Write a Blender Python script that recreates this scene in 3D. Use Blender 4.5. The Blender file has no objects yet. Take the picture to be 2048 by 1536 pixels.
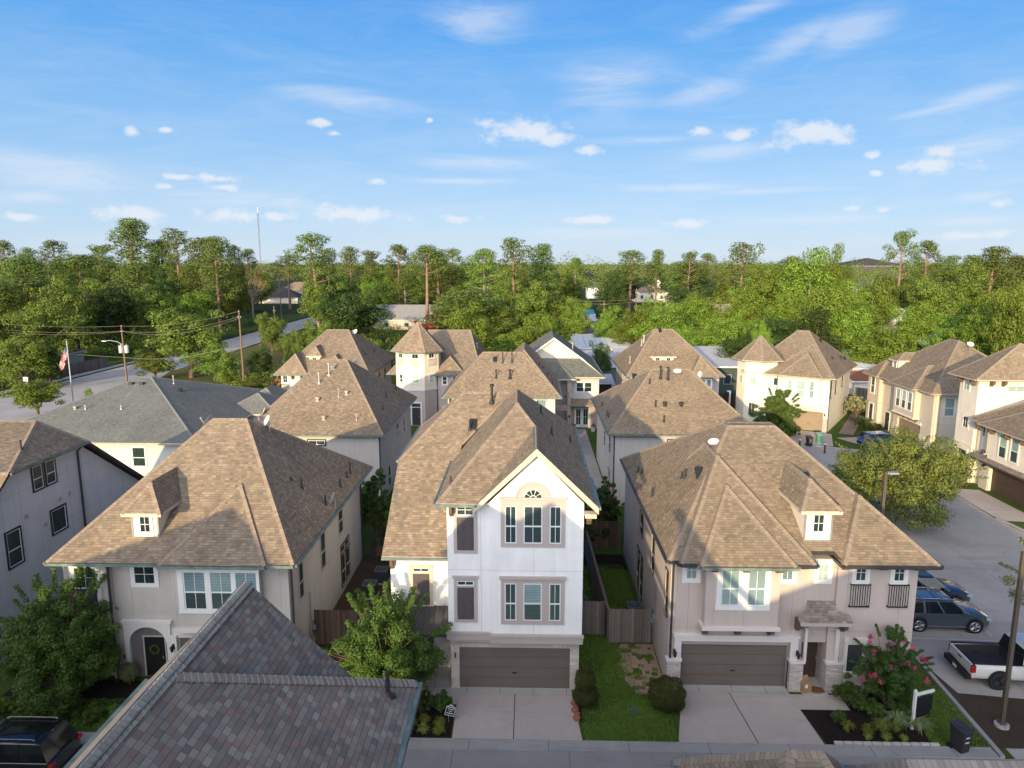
import bpy, bmesh, math, random
import numpy as np
from mathutils import Vector, Matrix
rad = math.radians
sc = bpy.context.scene
COL = sc.collection
# ---------------------------------------------------------------- camera
cam_d = bpy.data.cameras.new('camera'); cam = bpy.data.objects.new('camera', cam_d); COL.objects.link(cam)
cam.location = (0, 0, 19.1); cam.rotation_euler = (rad(90 - 9.75), 0, rad(1.45))
cam_d.sensor_width = 36; cam_d.lens = 24.96; cam_d.clip_end = 9000; cam_d.clip_start = 0.3
sc.camera = cam
# ---------------------------------------------------------------- light
SUN_AZ, SUN_EL = 19.5, 10.5           # direction the light travels, from +Y towards +X
sun_d = bpy.data.lights.new('sun', 'SUN'); sun = bpy.data.objects.new('sun', sun_d); COL.objects.link(sun)
sun_d.energy = 5.3; sun_d.angle = rad(0.6); sun_d.color = (1.0, 0.79, 0.47)
sun.rotation_euler = (rad(90 - SUN_EL), 0, rad(-SUN_AZ)); sun.location = (-20, -40, 40)
world = bpy.data.worlds.new('World'); sc.world = world; world.use_nodes = True
sc.view_settings.view_transform = 'Standard'; sc.view_settings.look = 'None'
sc.view_settings.exposure = 0.10; sc.view_settings.gamma = 1.0
SKY_STRENGTH = 0.15
def build_world():
    nt = world.node_tree; N = nt.nodes; L = nt.links; N.clear()
    out = N.new('ShaderNodeOutputWorld'); bg = N.new('ShaderNodeBackground'); bg.inputs[1].default_value = SKY_STRENGTH
    sky = N.new('ShaderNodeTexSky'); sky.sky_type = 'NISHITA'; sky.sun_disc = False
    sky.sun_elevation = rad(SUN_EL + 9); sky.sun_rotation = rad(180 + SUN_AZ); sky.altitude = 100
    sky.air_density = 1.0; sky.dust_density = 0.4; sky.ozone_density = 3.0
    tc = N.new('ShaderNodeTexCoord')
    def M(op, a, b=None, c=None, clamp=False):
        n = N.new('ShaderNodeMath'); n.operation = op; n.use_clamp = clamp
        for i, v in enumerate((a, b, c)):
            if v is None: continue
            if isinstance(v, (int, float)): n.inputs[i].default_value = v
            else: L.new(v, n.inputs[i])
        return n.outputs[0]
    sp = N.new('ShaderNodeSeparateXYZ'); L.new(tc.outputs['Generated'], sp.inputs[0])
    az = M('ARCTAN2', sp.outputs[0], sp.outputs[1]); el = M('ARCSINE', sp.outputs[2])
    cb = N.new('ShaderNodeCombineXYZ'); L.new(az, cb.inputs[0]); L.new(el, cb.inputs[1])
    def noise(scale, sx, sy, detail=5, rough=.6, off=0, rot=0, dist=0):
        mp = N.new('ShaderNodeMapping'); mp.inputs['Scale'].default_value = (sx, sy, 1); mp.inputs['Location'].default_value = (off, off * .7, 0)
        mp.inputs['Rotation'].default_value = (0, 0, rot); L.new(cb.outputs[0], mp.inputs[0])
        n = N.new('ShaderNodeTexNoise'); n.inputs['Scale'].default_value = scale; n.inputs['Detail'].default_value = detail
        n.inputs['Roughness'].default_value = rough; n.inputs['Distortion'].default_value = dist; L.new(mp.outputs[0], n.inputs['Vector']); return n.outputs[0]
    nz = noise(34, 1, 1.5, 6, .62, 3); wn = noise(14, .45, 2.4, 8, .68, 7, .22, .7)
    def blobs(lst, fall):
        acc = None
        for (a, e, ra, re, rot) in lst:
            mp = N.new('ShaderNodeMapping'); mp.vector_type = 'TEXTURE'
            mp.inputs['Location'].default_value = (a, e, 0); mp.inputs['Rotation'].default_value = (0, 0, rot); mp.inputs['Scale'].default_value = (ra, re, 1)
            L.new(cb.outputs[0], mp.inputs[0])
            g = N.new('ShaderNodeTexGradient'); g.gradient_type = 'SPHERICAL'; L.new(mp.outputs[0], g.inputs[0])
            acc = g.outputs['Fac'] if acc is None else M('MAXIMUM', acc, g.outputs['Fac'])
        return acc
    puff = blobs(PUFFS, 1); wisp = blobs(WISPS, 1)
    p = M('ADD', puff, M('MULTIPLY', M('SUBTRACT', nz, .5), 1.7))
    mr = N.new('ShaderNodeMapRange'); mr.interpolation_type = 'SMOOTHSTEP'; mr.inputs[1].default_value = .30; mr.inputs[2].default_value = .92; L.new(p, mr.inputs[0])
    pm = M('MULTIPLY', mr.outputs[0], M('MULTIPLY', puff, 4.0, clamp=True))
    w = M('MULTIPLY', M('MULTIPLY', M('ADD', wisp, M('MULTIPLY', M('SUBTRACT', wn, .5), 3.2)), 1.0, clamp=True), M('MULTIPLY', wisp, 1.3, clamp=True))
    # thin veil everywhere, thicker low
    v = N.new('ShaderNodeMapRange'); v.inputs[1].default_value = .42; v.inputs[2].default_value = .75; v.inputs[4].default_value = .32; L.new(wn, v.inputs[0])
    lowv = N.new('ShaderNodeMapRange'); lowv.inputs[1].default_value = .42; lowv.inputs[2].default_value = .0; lowv.inputs[3].default_value = 0.15; lowv.inputs[4].default_value = .8; L.new(el, lowv.inputs[0])
    veil = M('MULTIPLY', v.outputs[0], lowv.outputs[0])
    m = M('MAXIMUM', M('MAXIMUM', M('MULTIPLY', pm, .80), M('MULTIPLY', w, .42)), veil)
    # horizon paleness
    hz = N.new('ShaderNodeMapRange'); hz.inputs[1].default_value = .26; hz.inputs[2].default_value = -.02; hz.inputs[3].default_value = 0; hz.inputs[4].default_value = .60; L.new(el, hz.inputs[0])
    rp = N.new('ShaderNodeValToRGB'); cr = rp.color_ramp; L.new(M('MULTIPLY', el, 1.0), rp.inputs[0])
    while len(cr.elements) < len(SKYR): cr.elements.new(.5)
    for e_, (p_, c_) in zip(cr.elements, SKYR): e_.position = p_; e_.color = (*c_, 1)
    gm = N.new('ShaderNodeHueSaturation'); gm.inputs['Saturation'].default_value = 1.35; gm.inputs['Value'].default_value = SKYV; gm.inputs['Hue'].default_value = .5
    L.new(sky.outputs[0], gm.inputs['Color'])
    bt = N.new('ShaderNodeMix'); bt.data_type = 'RGBA'; bt.blend_type = 'MULTIPLY'; bt.inputs[0].default_value = 1; L.new(gm.outputs[0], bt.inputs[6]); bt.inputs[7].default_value = (*SKYTINT, 1)
    mx0 = N.new('ShaderNodeMix'); mx0.data_type = 'RGBA'; mx0.inputs[0].default_value = .8; L.new(bt.outputs[2], mx0.inputs[6])
    rs_ = N.new('ShaderNodeVectorMath'); rs_.operation = 'SCALE'; rs_.inputs[3].default_value = 1 / SKY_STRENGTH; L.new(rp.outputs[0], rs_.inputs[0]); L.new(rs_.outputs[0], mx0.inputs[7])
    mx = N.new('ShaderNodeMix'); mx.data_type = 'RGBA'; L.new(m, mx.inputs[0]); L.new(mx0.outputs[2], mx.inputs[6]); mx.inputs[7].default_value = (*CLOUD, 1)
    # extra brightness around the low sun, added to the unseen sky as fill light
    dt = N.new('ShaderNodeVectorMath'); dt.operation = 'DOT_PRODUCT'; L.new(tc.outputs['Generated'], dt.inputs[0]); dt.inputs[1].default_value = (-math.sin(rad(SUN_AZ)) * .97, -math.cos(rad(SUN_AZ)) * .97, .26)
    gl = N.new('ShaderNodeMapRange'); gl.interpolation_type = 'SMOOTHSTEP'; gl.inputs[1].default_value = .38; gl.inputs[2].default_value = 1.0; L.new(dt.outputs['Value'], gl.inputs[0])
    ad = N.new('ShaderNodeMix'); ad.data_type = 'RGBA'; ad.blend_type = 'ADD'; L.new(gl.outputs[0], ad.inputs[0]); L.new(mx.outputs[2], ad.inputs[6]); ad.inputs[7].default_value = (*FILL_GLOW, 1)
    fx = N.new('ShaderNodeMapRange'); fx.inputs[1].default_value = .56; fx.inputs[2].default_value = .90; fx.inputs[3].default_value = 1; fx.inputs[4].default_value = .28; L.new(sp.outputs[0], fx.inputs[0])
    dk = N.new('ShaderNodeVectorMath'); dk.operation = 'SCALE'; L.new(ad.outputs[2], dk.inputs[0]); L.new(fx.outputs[0], dk.inputs[3])
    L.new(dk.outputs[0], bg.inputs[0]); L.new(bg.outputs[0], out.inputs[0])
SKYV = .7; SKYTINT = (.9, .8, 1.0); CLOUD = (5.3, 5.5, 5.9); FILL_GLOW = (17.2, 16.7, 16.3)
SKYR = [(0, (.60,.76,.91)), (.06, (.50,.71,.93)), (.14, (.35,.61,.92)), (.27, (.155,.45,.90)), (.42, (.06,.30,.85)), (.60, (.03,.11,.32)), (1, (.02,.08,.26))]
PUFFS = [(-0.0078, 0.1702, 0.1034, 0.0296, 0), (-0.0515, 0.1796, 0.0471, 0.0156, 0), (0.0326, 0.1618, 0.0563, 0.0193, 0), (0.0764, 0.1487, 0.0318, 0.0159, 0), (0.3507, 0.1568, 0.0951, 0.0294, 0), (0.3768, 0.154, 0.055, 0.0227, 0), (0.2759, 0.1609, 0.0426, 0.0143, 0), (0.2227, 0.167, 0.0282, 0.0136, 0), (0.4934, 0.1111, 0.0763, 0.0189, 0), (0.5022, 0.1261, 0.0451, 0.0155, 0), (-0.4994, 0.1535, 0.015, 0.0134, 0), (-0.4607, 0.1575, 0.0156, 0.0072, 0), (-0.2607, 0.1644, 0.0179, 0.0068, 0), (-0.135, 0.1847, 0.0112, 0.0069, 0), (-0.4553, 0.1033, 0.0382, 0.0091, 0), (-0.4673, 0.0921, 0.0268, 0.0083, 0), (-0.4037, 0.1031, 0.0501, 0.0119, 0), (-0.3985, 0.0936, 0.0419, 0.0102, 0), (-0.2065, 0.1066, 0.0222, 0.0081, 0), (0.4086, 0.0655, 0.0204, 0.0084, 0), (0.4453, 0.0626, 0.0212, 0.0083, 0), (-0.6172, 0.0511, 0.0405, 0.0109, 0), (-0.2441, 0.0633, 0.1305, 0.02, 0), (-0.5028, 0.0576, 0.0859, 0.0182, 0), (-0.4007, 0.0591, 0.0764, 0.0191, 0), (-0.34, 0.0585, 0.0298, 0.0133, 0), (-0.0966, 0.058, 0.0499, 0.0112, 0), (0.0815, 0.0565, 0.0756, 0.0111, 0), (0.2084, 0.0501, 0.0631, 0.0128, 0), (0.543, 0.0309, 0.06, 0.0112, 0), (0.4332, 0.1065, 0.0152, 0.0074, 0), (-0.2779, 0.177, 0.0266, 0.0101, 0), (0.4289, 0.1265, 0.0183, 0.0097, 0), (0.5638, 0.065, 0.0197, 0.0124, 0)]
WISPS = [(0.1014, 0.2237, 0.1356, 0.0614, 0.1), (0.2207, 0.2112, 0.0992, 0.0278, 0.2), (0.3322, 0.2614, 0.1023, 0.0272, 0.35), (0.3933, 0.2684, 0.0895, 0.0365, 0.2), (0.5334, 0.1843, 0.0963, 0.019, 0.2), (0.2553, 0.1394, 0.1026, 0.0205, 0.05), (-0.0687, 0.1321, 0.1801, 0.0197, 0), (-0.0892, 0.1081, 0.1524, 0.0082, 0), (0.1805, 0.0971, 0.1942, 0.0108, 0), (0.3255, 0.0895, 0.1608, 0.0086, 0), (-0.0673, 0.3033, 0.1103, 0.046, 0), (0.5336, 0.1313, 0.1035, 0.0227, 0.15), (-0.5763, 0.1018, 0.1937, 0.0387, -0.1), (0.544, 0.0731, 0.0594, 0.0125, 0.05), (-0.608, 0.0724, 0.076, 0.0139, 0), (0.1588, 0.1582, 0.1773, 0.0121, 0), (0.4952, 0.1751, 0.0818, 0.0091, 0.15), (0.277, 0.3013, 0.1295, 0.0222, 0.3), (-0.2386, 0.2057, 0.1643, 0.0248, -0.1), (0.5415, 0.048, 0.0917, 0.0142, 0), (0.3516, 0.0529, 0.1731, 0.0139, 0), (0.0613, 0.0399, 0.2337, 0.0169, 0), (-0.3695, 0.0785, 0.2225, 0.0208, 0)]
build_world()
# ---------------------------------------------------------------- helpers
def thing(name, label, cat, loc=(0, 0, 0), rz=0.0, group=None):
    o = bpy.data.objects.new(name, None); o.empty_display_size = .3; COL.objects.link(o)
    o.location = loc; o.rotation_euler = (0, 0, rz)
    if label: o['label'] = label; o['category'] = cat
    if group: o['group'] = group
    return o
def tag(o, label, cat, group=None, kind=None):
    if label: o['label'] = label
    if cat: o['category'] = cat
    if group: o['group'] = group
    if kind: o['kind'] = kind
    return o
OFF = [Vector((0, 0, 0))]             # house frame origin subtracted from world-space vertices
class MB:
    def __init__(s): s.v = []; s.f = []; s.uv = []; s.smooth = False; s.fm = []; s.cm = 0
    def poly(s, pts, uv=None):
        pts = [Vector(p) for p in pts]; i = len(s.v); s.v += pts; s.f.append(tuple(range(i, i + len(pts)))); s.fm.append(s.cm)
        if uv is None:
            n = Vector((0, 0, 0))
            for k in range(len(pts)):
                a, b = pts[k], pts[(k + 1) % len(pts)]
                n += Vector(((a.y - b.y) * (a.z + b.z), (a.z - b.z) * (a.x + b.x), (a.x - b.x) * (a.y + b.y)))
            if n.length < 1e-12: n = Vector((0, 0, 1))
            n.normalize()
            if abs(n.z) > .999: u, w = Vector((1, 0, 0)), Vector((0, 1, 0))
            else: u = Vector((0, 0, 1)).cross(n).normalized(); w = n.cross(u)
            uv = [(p.dot(u), p.dot(w)) for p in pts]
        s.uv += list(uv)
    def box(s, x0, x1, y0, y1, z0, z1):
        P = lambda a, b, c: (a, b, c)
        s.poly([P(x0, y0, z0), P(x1, y0, z0), P(x1, y0, z1), P(x0, y0, z1)]); s.poly([P(x1, y1, z0), P(x0, y1, z0), P(x0, y1, z1), P(x1, y1, z1)])
        s.poly([P(x1, y0, z0), P(x1, y1, z0), P(x1, y1, z1), P(x1, y0, z1)]); s.poly([P(x0, y1, z0), P(x0, y0, z0), P(x0, y0, z1), P(x0, y1, z1)])
        s.poly([P(x0, y0, z1), P(x1, y0, z1), P(x1, y1, z1), P(x0, y1, z1)]); s.poly([P(x0, y1, z0), P(x1, y1, z0), P(x1, y0, z0), P(x0, y0, z0)])
    def obox(s, o, n, u0, u1, z0, z1, n0, n1):
        o = Vector(o); n = Vector((n[0], n[1], 0)).normalized(); u = Vector((-n.y, n.x, 0))
        def P(a, b, c): return o + u * a + n * b + Vector((0, 0, c))
        s.poly([P(u0, n1, z0), P(u1, n1, z0), P(u1, n1, z1), P(u0, n1, z1)]); s.poly([P(u1, n0, z0), P(u0, n0, z0), P(u0, n0, z1), P(u1, n0, z1)])
        s.poly([P(u1, n1, z0), P(u1, n0, z0), P(u1, n0, z1), P(u1, n1, z1)]); s.poly([P(u0, n0, z0), P(u0, n1, z0), P(u0, n1, z1), P(u0, n0, z1)])
        s.poly([P(u0, n1, z1), P(u1, n1, z1), P(u1, n0, z1), P(u0, n0, z1)]); s.poly([P(u0, n0, z0), P(u1, n0, z0), P(u1, n1, z0), P(u0, n1, z0)])
    def prism(s, pts, z0, z1, bottom=True):     # footprint ccw
        n = len(pts)
        for k in range(n):
            a, b = pts[k], pts[(k + 1) % n]
            s.poly([(a[0], a[1], z0), (b[0], b[1], z0), (b[0], b[1], z1), (a[0], a[1], z1)])
        s.poly([(p[0], p[1], z1) for p in pts])
        if bottom: s.poly([(p[0], p[1], z0) for p in reversed(pts)])
    def extrude(s, pts, d):                    # 3d polygon (normal towards viewer) pushed by vector d
        d = Vector(d); pts = [Vector(p) for p in pts]; q = [p + d for p in pts]; n = len(pts)
        s.poly(pts); s.poly(list(reversed(q)))
        for k in range(n):
            a, b = pts[k], pts[(k + 1) % n]; c, e = q[(k + 1) % n], q[k]; s.poly([b, a, e, c])
    def tube(s, path, r, n=8, cap=True):
        path = [Vector(p) for p in path]; rs = r if isinstance(r, (list, tuple)) else [r] * len(path); rings = []
        for i, p in enumerate(path):
            d = (path[min(i + 1, len(path) - 1)] - path[max(i - 1, 0)]).normalized()
            a = Vector((0, 0, 1)) if abs(d.z) < .9 else Vector((1, 0, 0)); u = d.cross(a).normalized(); w = d.cross(u)
            rings.append([p + (u * math.cos(2 * math.pi * k / n) + w * math.sin(2 * math.pi * k / n)) * rs[i] for k in range(n)])
        for i in range(len(rings) - 1):
            for k in range(n):
                s.poly([rings[i][k], rings[i + 1][k], rings[i + 1][(k + 1) % n], rings[i][(k + 1) % n]])
        if cap: s.poly(rings[0]); s.poly(list(reversed(rings[-1])))
    def lathe(s, o, prof, n=16):               # prof: list of (r,z)
        o = Vector(o)
        for (r0, z0), (r1, z1) in zip(prof, prof[1:]):
            for k in range(n):
                a, b = 2 * math.pi * k / n, 2 * math.pi * (k + 1) / n
                P = lambda r, z, t: o + Vector((r * math.cos(t), r * math.sin(t), z))
                pts = [P(r0, z0, a), P(r0, z0, b), P(r1, z1, b), P(r1, z1, a)]
                if r0 < 1e-6: pts = pts[1:]
                elif r1 < 1e-6: pts = pts[:3]
                s.poly(pts)
    def build(s, name, mat, parent=None, label=None, merge=False, mats=None):
        me = bpy.data.meshes.new(name); off = OFF[0] if parent is not None else Vector((0, 0, 0))
        me.from_pydata([tuple(p - off) for p in s.v], [], s.f)
        uvl = me.uv_layers.new(name='UVMap'); uvl.data.foreach_set('uv', np.array(s.uv, dtype=np.float32).ravel())
        for m in (mats or [mat]): me.materials.append(m)
        if mats: me.polygons.foreach_set('material_index', s.fm)
        if s.smooth or merge:
            bm = bmesh.new(); bm.from_mesh(me); bmesh.ops.remove_doubles(bm, verts=bm.verts, dist=1e-4)
            if s.smooth:
                for f in bm.faces: f.smooth = True
                for e in bm.edges:
                    if len(e.link_faces) == 2 and e.calc_face_angle(0) > rad(40): e.smooth = False
            bm.to_mesh(me); bm.free()
        me.update()
        o = bpy.data.objects.new(name, me); COL.objects.link(o)
        if parent is not None: o.parent = parent
        if label: o['label'] = label
        return o
def copy_thing(root, loc, rz=0, scale=None, label=None, group=None):
    r = root.copy(); COL.objects.link(r); r.location = loc; r.rotation_euler = (0, 0, rz)
    if scale is not None: r.scale = scale
    if label: r['label'] = label
    if group: r['group'] = group
    for ch in list(root.children):
        c = ch.copy(); COL.objects.link(c); c.parent = r
        for g in list(ch.children):
            d = g.copy(); COL.objects.link(d); d.parent = c
    return r
# ---------------------------------------------------------------- materials
class NB:
    def __init__(s, name):
        s.m = bpy.data.materials.new(name); s.m.use_nodes = True; s.nt = s.m.node_tree; s.N = s.nt.nodes; s.L = s.nt.links
        s.b = s.N['Principled BSDF']
    def n(s, t, **kw):
        x = s.N.new(t)
        for k, v in kw.items(): setattr(x, k, v)
        return x
    def put(s, sock, v):
        if isinstance(v, (int, float)): sock.default_value = v
        elif isinstance(v, (tuple, list)): sock.default_value = tuple(v) if len(v) == len(sock.default_value) else (*v, 1)
        else: s.L.new(v, sock)
    def math(s, op, a, b=0, c=0, clamp=False):
        x = s.n('ShaderNodeMath', operation=op, use_clamp=clamp); s.put(x.inputs[0], a); s.put(x.inputs[1], b); s.put(x.inputs[2], c); return x.outputs[0]
    def mix(s, f, a, b, bt='MIX'):
        x = s.n('ShaderNodeMix', data_type='RGBA', blend_type=bt); s.put(x.inputs[0], f); s.put(x.inputs[6], a); s.put(x.inputs[7], b); return x.outputs[2]
    def uv(s):
        return s.n('ShaderNodeUVMap').outputs[0]
    def obj(s): return s.n('ShaderNodeTexCoord').outputs['Object']
    def noise(s, vec, scale, detail=4, rough=.55, sc=None, dist=0):
        if sc is not None:
            mp = s.n('ShaderNodeMapping'); mp.inputs['Scale'].default_value = sc; s.L.new(vec, mp.inputs[0]); vec = mp.outputs[0]
        x = s.n('ShaderNodeTexNoise'); x.inputs['Scale'].default_value = scale; x.inputs['Detail'].default_value = detail
        x.inputs['Roughness'].default_value = rough; x.inputs['Distortion'].default_value = dist; s.L.new(vec, x.inputs['Vector']); return x.outputs[0]
    def ramp(s, f, stops, interp='LINEAR'):
        x = s.n('ShaderNodeValToRGB'); cr = x.color_ramp; cr.interpolation = interp
        while len(cr.elements) < len(stops): cr.elements.new(.5)
        for e, (p, c) in zip(cr.elements, stops): e.position = p; e.color = (*c, 1) if len(c) == 3 else c
        s.put(x.inputs[0], f); return x.outputs[0]
    def mr(s, f, a, b, c=0., d=1.):
        x = s.n('ShaderNodeMapRange'); s.put(x.inputs[0], f); x.inputs[1].default_value = a; x.inputs[2].default_value = b; x.inputs[3].default_value = c; x.inputs[4].default_value = d; return x.outputs[0]
    def sep(s, v):
        x = s.n('ShaderNodeSeparateXYZ'); s.L.new(v, x.inputs[0]); return x.outputs
    def comb(s, a, b, c=0):
        x = s.n('ShaderNodeCombineXYZ'); s.put(x.inputs[0], a); s.put(x.inputs[1], b); s.put(x.inputs[2], c); return x.outputs[0]
    def bump(s, h, strength=.4, dist=.02):
        x = s.n('ShaderNodeBump'); x.inputs['Strength'].default_value = strength; x.inputs['Distance'].default_value = dist; s.put(x.inputs['Height'], h); s.L.new(x.outputs[0], s.b.inputs['Normal'])
    def fin(s, col, rough=.8, spec=.3, metal=0, coat=0):
        s.put(s.b.inputs['Base Color'], col); s.put(s.b.inputs['Roughness'], rough); s.put(s.b.inputs['Specular IOR Level'], spec); s.put(s.b.inputs['Metallic'], metal); s.put(s.b.inputs['Coat Weight'], coat)
        return s.m
def shingle(name, pal, wob=.35, rowh=.14, tab=.21):
    k = NB(name); uv = k.sep(k.uv()); row = k.math('FLOOR', k.math('DIVIDE', uv[1], rowh)); fv = k.math('FRACT', k.math('DIVIDE', uv[1], rowh))
    wn0 = k.n('ShaderNodeTexWhiteNoise', noise_dimensions='1D'); k.L.new(row, wn0.inputs['W'])
    uu = k.math('ADD', k.math('DIVIDE', uv[0], tab), k.math('MULTIPLY', wn0.outputs['Value'], 7.3))
    cell = k.math('FLOOR', uu); fu = k.math('FRACT', uu)
    wn = k.n('ShaderNodeTexWhiteNoise', noise_dimensions='2D'); k.L.new(k.comb(cell, row), wn.inputs['Vector'])
    wn2 = k.n('ShaderNodeTexWhiteNoise', noise_dimensions='2D'); k.L.new(k.comb(k.math('ADD', cell, 31.7), row), wn2.inputs['Vector'])
    n = len(pal); col = k.ramp(wn.outputs['Value'], [(i / n, tuple((.64 * v + .36 * sum(q[j] for q in pal) / n) * (.96, .935, .87)[j] for j, v in enumerate(c))) for i, c in enumerate(pal)], 'CONSTANT')
    big = k.noise(k.uv(), .33, 3, .6); fine = k.noise(k.uv(), 55, 2, .6)
    val = k.math('ADD', k.math('MULTIPLY', wn2.outputs['Value'], .28), k.math('ADD', k.mr(big, .3, .7, -.08, .10), k.mr(fine, .2, .8, .72, .92)))
    streak = k.noise(k.uv(), 1.0, 4, .6, (1.6, .16, 1)); val = k.math('MULTIPLY', val, k.mr(streak, .3, .75, 1.06, .88))
    # butt line of each course and the slots between thick tabs
    line = k.math('LESS_THAN', fv, .10); slot = k.math('MULTIPLY', k.math('LESS_THAN', fu, .05), k.math('GREATER_THAN', wn2.outputs['Value'], .35))
    dark = k.math('SUBTRACT', 1.0, k.math('MAXIMUM', k.math('MULTIPLY', line, .5), k.math('MULTIPLY', slot, .34)))
    val = k.math('MULTIPLY', val, dark)
    c = k.mix(1.0, col, k.comb(val, val, val), 'MULTIPLY')
    k.bump(k.math('ADD', k.math('ADD', k.math('MULTIPLY', fv, -.8), k.math('MULTIPLY', wn.outputs['Value'], .5)), k.math('MULTIPLY', fine, .3)), .55, .02)
    return k.fin(c, .95, .15)
SH = dict(
 tan=shingle('shingle_tan', [(.34,.27,.195),(.27,.20,.15),(.40,.32,.235),(.25,.21,.165),(.32,.245,.18),(.22,.19,.155),(.37,.29,.205),(.30,.22,.165)]),
 olive=shingle('shingle_olive', [(.33,.26,.185),(.28,.20,.15),(.36,.29,.20),(.25,.205,.155),(.31,.235,.165),(.23,.20,.15),(.34,.27,.19),(.30,.225,.17)]),
 grey=shingle('shingle_greybrown', [(.33,.30,.265),(.27,.19,.16),(.38,.35,.305),(.245,.22,.20),(.29,.225,.19),(.21,.20,.195),(.34,.31,.27),(.30,.205,.17)], tab=.20, rowh=.135),
 weathered=shingle('shingle_weathered', [(.30,.24,.175),(.26,.19,.145),(.33,.265,.19),(.24,.195,.15),(.28,.215,.155),(.22,.185,.15)]),
 slate=shingle('shingle_slate_blue', [(.235,.245,.23),(.20,.215,.205),(.26,.265,.245),(.215,.225,.215),(.24,.25,.235),(.19,.205,.20)]),
 greenish=shingle('shingle_grey_green', [(.20,.215,.19),(.17,.185,.165),(.225,.23,.20),(.18,.19,.175)]),
 dark=shingle('shingle_dark', [(.11,.10,.10),(.13,.115,.11),(.09,.085,.09)]))
def capmat(name, a, b):
    k = NB(name); uv = k.sep(k.uv()); cell = k.math('FLOOR', k.math('DIVIDE', uv[0], .16)); f = k.math('FRACT', k.math('DIVIDE', uv[0], .16))
    wn = k.n('ShaderNodeTexWhiteNoise', noise_dimensions='1D'); k.L.new(cell, wn.inputs['W'])
    c = k.mix(wn.outputs['Value'], a, b); d = k.math('SUBTRACT', 1, k.math('MULTIPLY', k.math('LESS_THAN', f, .13), .35))
    return k.fin(k.mix(1., c, k.comb(d, d, d), 'MULTIPLY'), .95, .15)
CAP = dict(tan=capmat('cap_tan', (.36,.28,.20), (.27,.20,.15)), olive=capmat('cap_olive', (.35,.28,.20), (.28,.21,.155)), grey=capmat('cap_grey', (.40,.36,.30), (.29,.24,.20)),
 weathered=capmat('cap_weathered', (.31,.25,.18), (.25,.20,.15)), slate=capmat('cap_slate', (.27,.28,.26), (.21,.22,.21)), greenish=capmat('cap_green', (.23,.24,.21), (.18,.19,.17)), dark=capmat('cap_dark', (.12,.11,.11), (.09,.09,.09)))
def stucco(name, c, joints=True, jx=2.3, jz=2.95):
    k = NB(name); uvv = k.uv(); uv = k.sep(uvv); n1 = k.noise(uvv, .7, 4, .6); n2 = k.noise(uvv, 24, 3, .6); st = k.noise(uvv, 1., 4, .6, (2.2, .22, 1))
    v = k.math('ADD', k.mr(n1, .3, .7, -.06, .05), k.math('ADD', k.mr(n2, .3, .7, -.045, .045), k.mr(st, .35, .75, 1.02, .93)))
    dirt = k.math('MULTIPLY', k.mr(uv[1], .1, .9, 1., 0.), k.mr(n1, .3, .6, .05, .22)); run = k.noise(uvv, 1., 5, .65, (5., .35, 1)); v = k.math('MULTIPLY', v, k.math('MULTIPLY', k.math('SUBTRACT', 1, k.math('MAXIMUM', dirt, 0)), k.mr(run, .55, .8, 1., .9)))
    if joints:
        j = k.math('MAXIMUM', k.math('LESS_THAN', k.math('FRACT', k.math('DIVIDE', k.math('ADD', uv[0], 50.4), jx)), .022 / jx), k.math('LESS_THAN', k.math('FRACT', k.math('DIVIDE', k.math('ADD', uv[1], .05), jz)), .022 / jz))
        v = k.math('MULTIPLY', v, k.math('SUBTRACT', 1, k.math('MULTIPLY', j, .30)))
    k.bump(n2, .25, .01)
    return k.fin(k.mix(1., c, k.comb(v, v, v), 'MULTIPLY'), .92, .2)
def flat(name, c, rough=.6, spec=.4, metal=0, var=.10, coat=0, scale=6):
    k = NB(name); n = k.noise(k.obj(), scale, 4, .6); v = k.mr(n, .3, .7, 1 - var, 1 + var)
    return k.fin(k.mix(1., c, k.comb(v, v, v), 'MULTIPLY'), rough, spec, metal, coat)
ST = dict(white=stucco('stucco_white', (.88,.86,.81)), grey=stucco('stucco_warm_grey', (.55,.505,.45)), pink=stucco('stucco_rosy_beige', (.57,.475,.41)), pale=stucco('stucco_pale_grey', (.76,.745,.715), jx=1.25, jz=2.6),
 beige=stucco('stucco_beige', (.60,.52,.42)), mauve=stucco('stucco_mauve', (.50,.42,.385)), cream=stucco('stucco_cream', (.84,.76,.62)), sand=stucco('stucco_sand', (.80,.71,.56)), ivory=stucco('stucco_ivory', (.82,.73,.60)))
TR = dict(white=flat('trim_white', (.80,.78,.73), .6, .4, 0, .03), taupe=flat('trim_taupe', (.48,.41,.365), .6, .4, 0, .04), tan=flat('trim_tan', (.60,.50,.38)), brown=flat('trim_brown', (.09,.06,.045)), dark=flat('trim_dark_bronze', (.035,.035,.037)),
 timber=flat('timber_brown', (.15,.09,.05)), cream=flat('trim_cream', (.82,.74,.58)), pinktrim=flat('trim_rose_white', (.74,.68,.63), .6, .4, 0, .03), black=flat('paint_black', (.015,.015,.017), .5))
def gutter_mat():
    k = NB('gutter_verdigris'); n = k.noise(k.obj(), 2.5, 4, .6); return k.fin(k.mix(k.mr(n, .35, .65), (.10,.13,.115), (.19,.25,.22)), .45, .5)
GUT = gutter_mat(); GUTD = flat('gutter_dark', (.04,.042,.045), .45, .5); GUTT = flat('gutter_tan', (.42,.36,.27), .5)
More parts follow.
